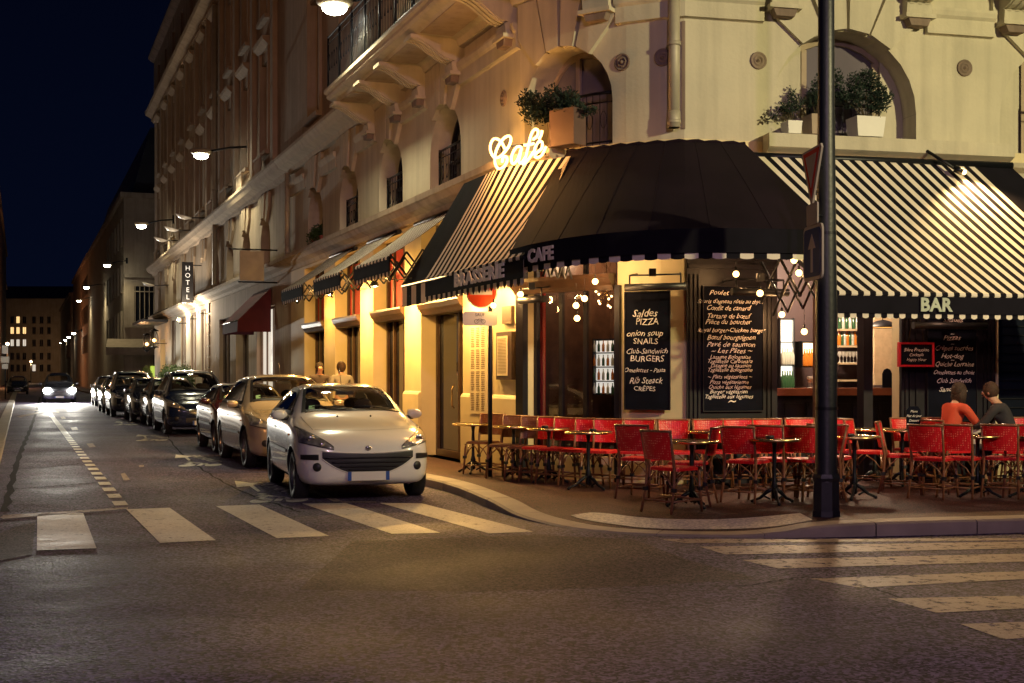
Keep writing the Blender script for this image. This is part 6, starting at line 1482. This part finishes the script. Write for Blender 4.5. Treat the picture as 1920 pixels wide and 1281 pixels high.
        # mirror
        mp = sd(1.50*kx, beltz+.06, s, 0); c = Vector((1.48*kx, s*(Wd/2+.045), beltz-.005)); mb = MB(); mb.sphere(tuple(c), .10, 16, sc=(.55,1.05,.66)); mb.bbox((c.x+.045,c.y,c.z),(.03,.17,.11)); o = mb.build('wing_mirror', pm); o.parent = e
        mb2 = MB(); mb2.tube([tuple(c+Vector((.02,-s*.02,-.05))), tuple(Vector((1.46*kx, s*(Wd/2-.07), beltz-.05)))], .028, 8); o2 = mb2.build('mirror_arm', M['blackplastic']); o2.parent = o
        # headlamps
        if lamp == 'tear':
            y0, y1 = .42*kw, .80*kw
            loz = lambda y: Z(.61)+(y-y0)/(y1-y0)*.085; hiz = lambda y: Z(.625)+.215*hood*min(1,((y-y0)/(y1-y0)))**.85
            la = fr; mtp = []
            hl = patch('headlamp', lambda a,b: fr(s*a,b,.007), y0, y1, loz, hiz, M['lens'], 14, 6)
            mb = MB(); c = fr(s*.67*kw, Z(.715), .012); mb.sphere(tuple(c), .046, 12, sc=(.3,1,1)); c2_ = fr(s*.55*kw, Z(.655), .012); mb.sphere(tuple(c2_), .026, 10, sc=(.3,1.2,.8)); o = mb.build('reflector', M['chrome']); o.parent = hl
            mb = MB(); q = [y0+(y1-y0)*k/12 for k in range(13)]
            for a,b in zip(q,q[1:]): mb.add([fr(s*a,loz(a)-.012,.008),fr(s*b,loz(b)-.012,.008),fr(s*b,loz(b),.008),fr(s*a,loz(a),.008)], [(0,1,2,3)]); mb.add([fr(s*a,hiz(a),.008),fr(s*b,hiz(b),.008),fr(s*b,hiz(b)+.012,.008),fr(s*a,hiz(a)+.012,.008)], [(0,1,2,3)])
            o = mb.build('lamp_surround', M['blackplastic'], fix=False); o.parent = hl
        else:
            c = fr(s*.60*kw, Z(.66), .0); mb = MB(); mb.sphere((c.x+.02,c.y,c.z), .125, 18, sc=(.35,1,1)); hl = mb.build('headlamp', M['lens']); hl.parent = e
            mb = MB(); mb.tube([(c.x+.0,c.y+.125*cos(2*pi*k/24),c.z+.125*sin(2*pi*k/24)) for k in range(24)], .012, 6, closed=True); o = mb.build('chrome_ring', M['chrome']); o.parent = hl
        c = fr(s*.62*kw, .445, .004); mb = MB(); Mx = Matrix.Translation(c) @ Matrix.Rotation(-pi/2,4,'Y') @ Matrix.Rotation(-s*.35,4,'X'); mb.lathe([(.0,.012),(.035,.012),(.045,.006),(.055,.0)], n=16, M=Mx); o = mb.build('fog_lamp', M['blackplastic']); o.parent = e
        if hero:
            patch('bumper_vent', lambda a,b: fr(s*a,b,.008), .60*kw, .79*kw, lambda a:.53+.01*(a-.5), lambda a:.60-.05*abs(a-.63), M['blackplastic'], 10, 3)
    # rear screen
    if True:
        mb = MB(); g = []
        for i in range(7):
            for j in range(11):
                z = Z(1.06)+(Z(1.345)-Z(1.06))*i/6; y = (-.5+j/10)*1.0*kw; h_ = bvh.ray_cast(Vector((L+1,y,z)), Vector((-1,0,0))); g.append(h_[0]+Vector((.006,0,.004)) if h_[0] else Vector((L*.9,y,z)))
        mb.add(g, [(i*11+j,i*11+j+1,(i+1)*11+j+1,(i+1)*11+j) for i in range(6) for j in range(10)], 0, True); o = mb.build('rear_window', M['carglass'], fix=False); o.parent = e
    # grille
    if grille == 'smile':
        gl = patch('grille', lambda a,b: fr(a,b,.010), -.56*kw, .56*kw, lambda y: .355+.20*(abs(y)/(.56*kw))**2.4, lambda y: .600+.03*(abs(y)/(.56*kw))**2, M['blackplastic'], 30, 8)
        mb = MB()
        for zz in (.555,.50,.45,.41):
            wy = .53*kw if zz > .52 else (.45*kw if zz > .48 else .36*kw if zz > .43 else .25*kw); mb.tube([fr(-wy+2*wy*k/18, zz, .02) for k in range(19)], .010, 5)
        o = mb.build('grille_bar', M['blackwood']); o.parent = gl
        mb = MB(); q = [-.56*kw+1.12*kw*k/30 for k in range(31)]; mb.tube([fr(y,.355+.20*(abs(y)/(.56*kw))**2.4-.008,.010) for y in q], .007, 5); mb.tube([fr(y,.605+.03*(abs(y)/(.56*kw))**2+.006,.010) for y in q], .007, 5)
        o = mb.build('grille_frame', pm); o.parent = gl
    else:
        patch('grille', lambda a,b: fr(a,b,.008), -.40*kw, .40*kw, lambda y: .34, lambda y: .46, M['blackplastic'], 16, 4); patch('upper_grille', lambda a,b: fr(a,b,.008), -.33*kw, .33*kw, lambda y: Z(.555), lambda y: Z(.62)-.05*(abs(y)/.33)**2, M['blackplastic'], 16, 3)
        mb = MB(); mb.tube([fr(-.34*kw+.68*kw*k/12, Z(.59), .014) for k in range(13)], .008, 5); o = mb.build('grille_bar', M['chrome']); o.parent = e
    # bonnet line
    mb = MB(); q = [-.60*kw+1.2*kw*k/24 for k in range(25)]
    for a,b in zip(q,q[1:]):
        fa = lambda y: .30*kx+.10*(abs(y)/.6)**2; mb.add([top(fa(a),a,.004),top(fa(b),b,.004),top(fa(b)+.009,b,.004),top(fa(a)+.009,a,.004)], [(0,1,2,3)])
    for s in (1,-1):
        q = [.40*kx+.72*kx*k/12 for k in range(13)]
        for a,b in zip(q,q[1:]): fy = lambda x: s*(.62+.07*(x/kx-.4))*kw; mb.add([top(a,fy(a),.004),top(b,fy(b),.004),top(b,fy(b)+s*.007,.004),top(a,fy(a)+s*.007,.004)], [(0,1,2,3)])
    o = mb.build('bonnet_gap', M['blackplastic'], fix=False); o.parent = e
    if plates:
        mb = MB(); p = fr(0,.30,0); x = p.x-.03 if True else 0; x = min(fr(0,.30,0).x, fr(0,.39,0).x)-.022; mb.box(x,x+.012,-.26,.26,.275,.385); np_ = mb.build('number_plate', M['white']); np_.parent = e
        mb = MB(); mb.box(x-.003,x-.0005,-.26,-.215,.275,.385); mb.box(x-.003,x-.0005,.215,.26,.275,.385); o = mb.build('blue_band', mat('plate blue',(.02,.08,.35),.4)); o.parent = np_
        mb = MB(); mb.box(x+.013,x+.1,-.2,.2,.29,.37); o = mb.build('plate_mount', M['blackplastic']); o.parent = np_
    # wipers, aerial
    mb = MB()
    for (y0_,y1_) in ((-.55,-.05),(.0,.52)):
        mb.tube([wsp(.04,y0_/ .66,.02), wsp(.10,(y0_+y1_)/2/.66,.025), wsp(.13,y1_/.66,.02)], .008, 5)
    o = mb.build('wiper', M['blackplastic']); o.parent = e
    if hero or i_near:
        mb = MB(); g = [wsp(.10+.12*a, .74+.12*b, -.004) for a in (0,1) for b in (0,1)]; mb.add([g[0],g[1],g[3],g[2]], [(0,1,2,3)]); o = mb.build('windscreen_sticker', M['sticker']); o.parent = ws
        mb = MB(); p_ = top(2.05*kx,0,0); mb.tube([p_, p_+Vector((.16,0,.22))], .005, 5); o = mb.build('aerial', M['blackplastic']); o.parent = e
        for s in (1,-1):
            mb = MB(); p_ = sd(1.02*kx,.74*hood,s,.004); mb.sphere(tuple(p_), .03, 8, sc=(1.2,.3,.5)); o = mb.build('side_repeater', M['amberlens']); o.parent = e
        mb = MB(); p_ = fr(0, Z(.605)+.012, .012); mb.sphere(tuple(p_), .034, 12, sc=(.3,1.1,1)); o = mb.build('nose_badge', M['chrome']); o.parent = e
        mb = MB()
        for y_ in (-.22,.22): p_ = top(1.02*kx,y_,.008); mb.sphere(tuple(p_), .014, 6)
        o = mb.build('washer_jet', M['blackplastic']); o.parent = e
    if roofrail:
        for s in (1,-1):
            mb = MB(); mb.tube([top(2.0*kx+1.4*kx*k/8, s*.53*kw, .05 if 0 < k < 8 else .0) for k in range(9)], .015, 6); o = mb.build('roof_rail', M['chrome']); o.parent = e
    # interior
    if seats:
        ms = M['seatcloth']
        mb = MB(); mb.box(1.5*kx,3.5*kx,-.68*kw,.68*kw,.45,.50); mb.box(1.32*kx,1.62*kx,-.66*kw,.66*kw,.5,Z(.99)); o = mb.build('dashboard', M['blackplastic']); o.parent = e
        for (x,y) in ((2.2,.36),(2.2,-.36),(3.1,.36),(3.1,-.36)):
            mb = MB(); Mt = Matrix.Translation((x*kx,y*kw,.5)) @ Matrix.Rotation(radians(14),4,'Y')
            mb.prism([(-.22,0),(.22,0),(.24,.3),(.20,Z(1.02)-.52),(-.20,Z(1.02)-.52),(-.24,.3)], 0, .12, lambda a,z,w_: Mt @ Vector((w_,a,z)))
            mb.box(x*kx-.35,x*kx+.05,y*kw-.24,y*kw+.24,.5,.62); o = mb.build('car_seat', ms); o.parent = e
            mb = MB(); mb.sphere((x*kx+.16,y*kw,Z(1.14)), .12, 12, sc=(.5,1.05,.75)); o2 = mb.build('headrest', ms); o2.parent = o
        mb = MB(); Mt = Matrix.Translation((1.75*kx,.36*kw*1,Z(.97))) @ Matrix.Rotation(radians(-65),4,'Y')
        mb.tube([Mt @ Vector((.18*cos(2*pi*k/20),.18*sin(2*pi*k/20),0)) for k in range(20)], .014, 6, closed=True); mb.tube([Mt @ Vector((-.17,0,0)), Mt @ Vector((.17,0,0))], .012, 5); o = mb.build('steering_wheel', M['blackplastic']); o.parent = e
        mb = MB(); c = wsp(.80,0,-.05); mb.bbox(tuple(c), (.03,.24,.06)); o = mb.build('inner_mirror', M['blackplastic']); o.parent = e
    # wheels
    for x in (xf,xr):
        for s in (1,-1):
            wy = s*(Wd/2-.12); we = bpy.data.objects.new('wheel', None); COL.objects.link(we); we.parent = e; we.location = (x,wy,WR); we.empty_display_size = .1
            Mx = Matrix.Rotation(-s*pi/2,4,'X'); mb = MB(); mb.lathe([(WR*.62,-.09),(WR*.93,-.095),(WR,-.07),(WR,.07),(WR*.93,.095),(WR*.64,.085),(WR*.62,.06)], n=36, M=Mx); o = mb.build('tyre', M['rubber']); o.parent = we
            mb = MB(); mb.lathe([(WR*.63,-.08),(WR*.60,-.02),(WR*.62,.07),(WR*.655,.088)], n=36, M=Mx)
            for k in range(7):
                a = 2*pi*k/7; ca,sa = cos(a),sin(a); q = [(.03,-.05),(.03,.05),(WR*.61,.035),(WR*.61,-.035)]
                P8 = [Mx @ Vector((r_*ca-t_*sa, r_*sa+t_*ca, zz_)) for zz_ in (.04,.065) for (r_,t_) in q]; mb.hexa(P8)
            mb.lathe([(0,.075),(.05,.072),(.06,.05)], n=14, M=Mx); o = mb.build('rim', M['rim']); o.parent = we
            mb = MB(); mb.lathe([(0,.0),(.14,.0)], n=20, M=Mx); o = mb.build('brake_disc', M['iron']); o.parent = we
    return e
M['sticker'] = mat('windscreen sticker', (.25,.55,.35), .6); M['amberlens'] = mat('amber lens', (.6,.2,.03), .2, coat=1)
M['seatcloth'] = mat('seat cloth', (.03,.026,.024), .9)
yw = radians(17)
nose = Vector((-1.78,15.86,0))
def carpos(px_fw, py_fw, yaw, L, Wd):   # from the ground point of the street-side front wheel (outer edge)
    g = G(px_fw, py_fw); kx = L/4.03; d = Vector((-sin(yaw),cos(yaw),0)); s_ = Vector((-cos(yaw),-sin(yaw),0)); return g - s_*(Wd/2) - d*(.76*kx)
CARS = [
 ('white three door hatchback with wide black grille, nearest in the parked row',(.80,.79,.75),None,4.03,1.74,1.47,1.09,True,'tear','smile',.20,0),
 ('beige crossover parked directly behind the white hatchback',(.50,.42,.30),(454,877),4.3,1.82,1.60,1.08,False,'tear','bar',.22,.3),
 ('dark red small retro car with round headlamps, third in the parked row',(.045,.012,.012),(398,849),3.7,1.70,1.42,1.06,False,'round','bar',.16,.0),
 ('dark navy people carrier, tallest of the parked row',(.012,.020,.060),(306,815),4.5,1.84,1.72,1.12,False,'tear','bar',.16,.2),
 ('black hatchback parked behind the navy people carrier',(.012,.012,.014),(275,799),4.0,1.72,1.50,1.0,False,'tear','bar',.16,.1),
 ('dark grey small car, sixth in the parked row',(.035,.036,.040),(243,791),3.9,1.70,1.50,1.0,False,'tear','bar',.16,.3),
 ('black tall off roader, seventh in the parked row',(.014,.014,.018),(206,782),4.5,1.84,1.75,1.10,False,'tear','bar',.16,.1),
 ('grey car eighth in the parked row, lit by the oncoming headlamps',(.10,.10,.11),(190,774),4.1,1.75,1.55,1.0,False,'tear','bar',.18,.4),
 ('silver car farthest in the parked row, lit by the oncoming headlamps',(.25,.25,.26),(176,762),4.1,1.75,1.55,1.0,False,'tear','bar',.18,.4)]
yS = atan2(.3579,.9337)
for i,(lab,col,fw,L,Wd,H,hd,hero,lamp,gr,rg,mt) in enumerate(CARS):
    ya = yw if i == 0 else yS
    p = nose if fw is None else carpos(fw[0],fw[1],ya,L,Wd)
    if fw and i > 1: pass
    make_car(lab, col, p, ya, L, Wd, H, hd, hero, lamp, grille=gr, rough=rg, metal=mt, lod=2 if i == 0 else 1 if i < 4 else 1, seats=i < 5, roofrail=i in (3,6), i_near=i in (1,2), wheel_r=.305 if H < 1.55 else .33)
# oncoming car with lit headlamps
g = G(108,752); e = make_car('oncoming dark car with dazzling white headlamps in the street', (.03,.03,.035), Vector(((112-CX)/FL*72,72,0)), yS+.0, 4.4, 1.85, 1.7, 1.1, False, 'tear', grille='bar', seats=False, lod=1)
e.name = 'oncoming_car'; e['group'] = 'oncoming traffic'; del e['group']
M['headhot'] = emis('lit headlamp', (1,.97,.86), 400)
fd = Vector((sin(yS),-cos(yS),0))
for s in (1,-1):
    mb = MB(); mb.sphere((-.02,s*.66,.70), .21, 12, sc=(.4,1,.8)); o = mb.build('lit_headlamp', M['headhot']); o.parent = e
    c = e.location+fd*.45+Vector((cos(yS),sin(yS),0))*(s*.66)+Vector((0,0,.72)); plight('headlamp_beam', c, (1,.95,.82), 6500, .10, None, 60, c+fd*30+Vector((0,0,-.6)), .9)
cp = copy_tree([o for o in bpy.data.objects if o.get('label','').startswith('dark grey small car')][0])
cp.location = G(33,740); tag(cp, 'dark car standing at the left kerb, far down the street', 'car'); cp.name = 'parked_car'
if 'group' in cp: del cp['group']
# small dark car at the far left pavement
# sign post with plates at the far left
b = ST(62,7.9,.13); b = Vector(((10-CX)/FL*76,76,.13)); e = empty('sign_post', b, 0, 'thin post with three pale plates at the left pavement, far down the street', 'sign')
mb = MB(); mb.tube([(0,0,0),(0,0,3.2)], .04, 6); o = mb.build('post', M['iron']); o.parent = e
for z,w_,h_ in ((2.95,.36,.5),(2.35,.5,.36),(1.95,.36,.3)): mb = MB(); mb.box(-w_/2,w_/2,-.06,-.04,z-h_/2,z+h_/2); o = mb.build('plate', M['white']); o.parent = e
# ------------------------------------------------------------------ people
def skin_mesh(name, nodes, edges, root, m, parent, sub=2, bvhoff=0):
    keys = list(nodes); idx = {k:i for i,k in enumerate(keys)}
    me = bpy.data.meshes.new('t'); me.from_pydata([nodes[k][0] for k in keys], [(idx[a],idx[b]) for a,b in edges], [])
    ob = bpy.data.objects.new('t', me); COL.objects.link(ob); ob.modifiers.new('k','SKIN'); 
    sv = me.skin_vertices[0].data if me.skin_vertices else None
    if sv is None:
        bpy.context.view_layer.objects.active = ob; ob.select_set(True); bpy.ops.mesh.customdata_skin_add(); sv = me.skin_vertices[0].data
    for k in keys: r = nodes[k][1]; sv[idx[k]].radius = r if isinstance(r,tuple) else (r,r); sv[idx[k]].use_root = (k == root)
    s = ob.modifiers.new('s','SUBSURF'); s.levels = sub; s.render_levels = sub
    dg = bpy.context.evaluated_depsgraph_get(); em = bpy.data.meshes.new_from_object(ob.evaluated_get(dg), depsgraph=dg); bpy.data.objects.remove(ob)
    for p in em.polygons: p.use_smooth = True
    em.materials.clear(); em.materials.append(m); em.name = name
    o = bpy.data.objects.new(name, em); COL.objects.link(o); o.parent = parent; return o
def person(label, loc, rz, J, shirt, trouser, hair, long=False, shoe=(.02,.015,.012)):
    e = empty('person', loc, rz, label, 'person')
    V = Vector; P = {k:V(v) for k,v in J.items()}
    neck, head = P['neck'], P['head']; up = (head-neck).normalized(); f = P.get('face', V((0,1,0))).normalized(); side = f.cross(V((0,0,1))).normalized()
    nd_ = {'pelvis':(P['pelvis'],(.13,.10)),'waist':(P['pelvis'].lerp(P['chest'],.45),(.115,.09)),'chest':(P['chest'],(.135,.10)),'upper':(P['chest'].lerp(neck,.6),(.10,.08)),'neck':(neck,.052),
      'jaw':(neck.lerp(head,.5)+f*.018,(.060,.062)),'head':(head,(.076,.088)),'crown':(head+up*.075,(.060,.070)),'nose':(head+f*.098-V((0,0,.012)),.012)}
    ed = [('pelvis','waist'),('waist','chest'),('chest','upper'),('upper','neck'),('neck','jaw'),('jaw','head'),('head','crown'),('head','nose')]
    for s in 'lr':
        q = {'sh':.05,'el':.038,'wr':.026,'hip':.085,'kn':.056,'an':.036,'to':.028}
        for k,r in q.items(): nd_[k+s] = (P[k+s], r)
        ed += [('upper','sh'+s),('sh'+s,'el'+s),('el'+s,'wr'+s),('pelvis','hip'+s),('hip'+s,'kn'+s),('kn'+s,'an'+s),('an'+s,'to'+s)]
        w = P['wr'+s]; d = (w-P['el'+s]).normalized(); a = d.cross(V((0,0,1))); a = a.normalized() if a.length > .1 else V((1,0,0)); pm_ = w+d*.06
        nd_['palm'+s] = (pm_, (.030,.018)); ed.append(('wr'+s,'palm'+s)); dn = V((0,0,-1)) if abs(d.z) < .7 else f
        for i,(o_,ln) in enumerate(((-.028,.062),(-.010,.075),(.010,.07),(.027,.055))):
            nd_['k%d%s'%(i,s)] = (pm_+a*o_+d*.035, .0095); nd_['f%d%s'%(i,s)] = (pm_+a*o_*1.1+d*(.035+ln*.55)+dn*.012, .0085); nd_['t%d%s'%(i,s)] = (pm_+a*o_*1.1+d*(.035+ln*.85)+dn*.034, .0075)
            ed += [('palm'+s,'k%d%s'%(i,s)),('k%d%s'%(i,s),'f%d%s'%(i,s)),('f%d%s'%(i,s),'t%d%s'%(i,s))]
        sg = -1 if s == 'l' else 1; nd_['th'+s] = (w+d*.035+a*sg*.035, .010); nd_['tt'+s] = (w+d*.070+a*sg*.055+dn*.012, .008); ed += [('wr'+s,'th'+s),('th'+s,'tt'+s)]
    skin_mesh('body', nd_, ed, 'pelvis', M['skin'], e)
    g = 1.16; sh = {k:(nd_[k][0], tuple(x*g for x in nd_[k][1]) if isinstance(nd_[k][1],tuple) else nd_[k][1]*1.28) for k in ('pelvis','waist','chest','upper')}
    sh['neckb'] = (P['chest'].lerp(neck,.86), .062); es = [('pelvis','waist'),('waist','chest'),('chest','upper'),('upper','neckb')]
    for s in 'lr':
        sh['sh'+s] = (P['sh'+s],.066); sh['el'+s] = (P['el'+s],.052); sh['cu'+s] = (P['el'+s].lerp(P['wr'+s],.86),.038); es += [('upper','sh'+s),('sh'+s,'el'+s),('el'+s,'cu'+s)]
    skin_mesh('jacket', sh, es, 'pelvis', shirt, e)
    tr = {'pelvis':(P['pelvis']-V((0,0,.01)),(.142,.112))}; et = []
    for s in 'lr':
        tr['hip'+s] = (P['hip'+s],.098); tr['kn'+s] = (P['kn'+s],.070); tr['cf'+s] = (P['kn'+s].lerp(P['an'+s],.9),.052); et += [('pelvis','hip'+s),('hip'+s,'kn'+s),('kn'+s,'cf'+s)]
    skin_mesh('trousers', tr, et, 'pelvis', trouser, e)
    for s in 'lr':
        a = P['an'+s]; t = P['to'+s]; mb = MB(); d = (t-a); d.z = 0; d.normalize(); mb.tube([a-d*.05+V((0,0,-.045)), a+V((0,0,-.03)), a.lerp(t,.6)+V((0,0,-.02)), t+d*.03], [.038,.048,.042,.026], 10); o = mb.build('shoe', mat('shoe',shoe,.5)); o.parent = e
    mb = MB(); mb.sphere(tuple(head+up*.022-f*.030), .108, 16, sc=(.88,.96,1.08))
    if long:
        for k in range(22):
            a = pi*(.5+1.05*(k/21-.5)*2*.75); b = -f*cos((k/21-.5)*2.6)+side*sin((k/21-.5)*2.6); st_ = head+up*.02+b*.080
            mb.tube([st_+up*.03, st_+b*.012-V((0,0,.09)), st_+b*.010+side*.008*sin(k*2)-V((0,0,.20+.02*sin(k*3)))], [.034,.032,.014], 6)
    o = mb.build('hair', mat('hair',tuple(c*.5 for c in hair),.7,var=.5,vscale=60,bump=1.0,bscale=90)); o.parent = e
    for sg in (-1,1):
        mb = MB(); mb.sphere(tuple(head+f*.080+side*sg*.030+V((0,0,.012))), .011, 8); o = mb.build('eye', M['white']); o.parent = e
        mb = MB(); mb.sphere(tuple(head+side*sg*.078-V((0,0,.01))-f*.005), .026, 8, sc=(.5,.7,1.1)); o = mb.build('ear', M['skin']); o.parent = e
    mb = MB(); c = head+f*.086-V((0,0,.048)); mb.tube([c-side*.024-f*.008, c+f*.004, c+side*.024-f*.008], .006, 6); o = mb.build('mouth', mat('lips',(.40,.12,.10),.5)); o.parent = e
    return e
def seated(lean=.0, armf=.42, tw=.0, hz=.0, hd=(0,1,0)):
    return dict(pelvis=(0,-.06,.57),chest=(0,-.04+lean*.6,.90),neck=(0,.0+lean,1.10),head=(0,.05+lean*1.25,1.235),face=hd,
      shl=(-.19,-.01+lean,1.03),elL=(0,0,0),shr=(.19,-.01+lean,1.03),ell=(-.24,.16+lean,.80),elr=(.24,.16+lean,.80),wrl=(-.13,armf,.79),wrr=(.14,armf,.79),
      hipl=(-.10,.0,.545),hipr=(.10,.0,.545),knl=(-.12,.42,.53),knr=(.12,.42,.53),anl=(-.12,.40,.09),anr=(.12,.46,.09),tol=(-.13,.54,.035),tor=(.13,.60,.035))
def seat_pos(ch): return Vector(ch.location)
M['orangecloth'] = mat('orange cloth',(.55,.07,.03),.8,bump=.3,bscale=14); M['darkcloth'] = mat('dark coat',(.030,.026,.032),.85,bump=.3,bscale=12); M['greycloth'] = mat('grey trousers',(.06,.055,.06),.85); M['tancloth'] = mat('tan jacket',(.30,.27,.22),.8,bump=.3,bscale=12); M['browncloth'] = mat('brown jacket',(.07,.05,.045),.8,bump=.3,bscale=12)
a1, a2 = 22, 152
E1.location = Vector(((1783-CX)/FL*16.75, 16.75, SW)); E1.rotation_euler = (0,0,radians(a1)-pi/2)
E2.location = Vector(((1893-CX)/FL*16.6, 16.6, SW)); E2.rotation_euler = (0,0,radians(a2)-pi/2)
person('seated person in an orange top with long hair, left of the white clothed table', E1.location, E1.rotation_euler.z, seated(.08,.50), M['orangecloth'], M['greycloth'], (.06,.025,.012), True)
person('seated person in a dark coat bent forward, right of the white clothed table', E2.location, E2.rotation_euler.z, seated(.16,.46,hd=(0,1,-.15)), M['darkcloth'], M['greycloth'], (.10,.04,.02))
def walking(s=1):
    return dict(pelvis=(0,0,.95),chest=(0,.01,1.28),neck=(0,.02,1.47),head=(0,.04,1.60),face=(0,1,0),shl=(-.19,0,1.41),shr=(.19,0,1.41),ell=(-.24,-.08*s,1.14),elr=(.24,.08*s,1.14),wrl=(-.22,.02*s,.90),wrr=(.22,.22*s,.94),
      hipl=(-.10,0,.90),hipr=(.10,0,.90),knl=(-.11,.16*s,.50),knr=(.11,-.04*s,.49),anl=(-.11,.24*s,.09),anr=(.11,-.28*s,.12),tol=(-.11,.38*s,.04),tor=(.11,-.16*s,.035))
p = ST(7.6,.85); person('person in a grey jacket walking on the pavement behind the white car, nearer one', Vector((p.x,p.y,SW)), atan2(S.y,S.x)-pi/2, walking(1), M['tancloth'], M['greycloth'], (.10,.045,.02))
p = ST(9.4,.9); person('person in a brown jacket walking ahead, head just above the cars', Vector((p.x,p.y,SW)), atan2(S.y,S.x)+pi/2, walking(-1), M['browncloth'], M['darkcloth'], (.04,.02,.012))
# ------------------------------------------------------------------ street lamps beside the camera, and an added fill lamp behind it
def column_lamp(loc, h, col, pw, label, r=.22, spot=None, tgt=None):
    e = empty('street_lamp', (loc[0],loc[1],0), 0, label, 'street lamp')
    mb = MB(); mb.lathe([(.14,0),(.12,.9),(.07,1.0),(.06,h)], n=12); mb.tube([(0,0,h-.1),(0,0,h+.2),(.0,.5,h+.3)], .04, 8); o = mb.build('pole', M['polepaint']); o.parent = e
    mb = MB(); mb.sphere((0,.6,h+.26), .26, 12, sc=(.8,1.2,.4)); o = mb.build('head', M['zinc']); o.parent = e
    mb = MB(); mb.sphere((0,.6,h+.17), .16, 12, sc=(1,1,.5)); o = mb.build('lens', M['lamphot']); o.parent = e
    plight('lamp_light', (loc[0],loc[1]+.6,h-.12), col, pw, r, None, spot, tgt)
    return e
column_lamp((13.5,3.0), 8.4, (1,.86,.43), 8800, 'street lamp on the opposite pavement, right of the camera', spot=58, tgt=(4.6,17.5,6.9))
column_lamp((-11.0,3.0), 7.5, (1,.44,.17), 3000, 'warm street lamp on the opposite pavement, left of the camera', spot=52, tgt=(-4.5,30,8))
column_lamp((2.5,-7.0), 9.0, (.95,.60,.86), 2700, 'added plum fill lamp on a post behind the camera', spot=72, tgt=(-1,9,0))  # added fill lamp, its plum colour tints the road and car front
def far_lamp(px, Y, z, pw, col, label):
    c = Vector(((px-CX)/FL*Y, Y, z)); e = empty('street_lamp', (c.x,c.y,.13), 0, label, 'street lamp'); mb = MB(); mb.tube([(0,0,0),(0,0,z-.2)], [.08,.05], 8); o = mb.build('pole', M['polepaint']); o.parent = e
    mb = MB(); mb.sphere((0,0,z-.1), .2, 10, sc=(1,1,.7)); o = mb.build('lantern', emis('amber lamp', (1,.6,.3), 30)); o.parent = e; plight('lamp_light', (0,0,z-.45), col, pw, .15, e)
far_lamp(14, 150, 5.2, 1800, (1,.42,.16), 'amber post lamp at the left edge, far down the street')
far_lamp(58, 236, 4.0, 500, (1,.62,.30), 'amber post lamp before the block that closes the street')
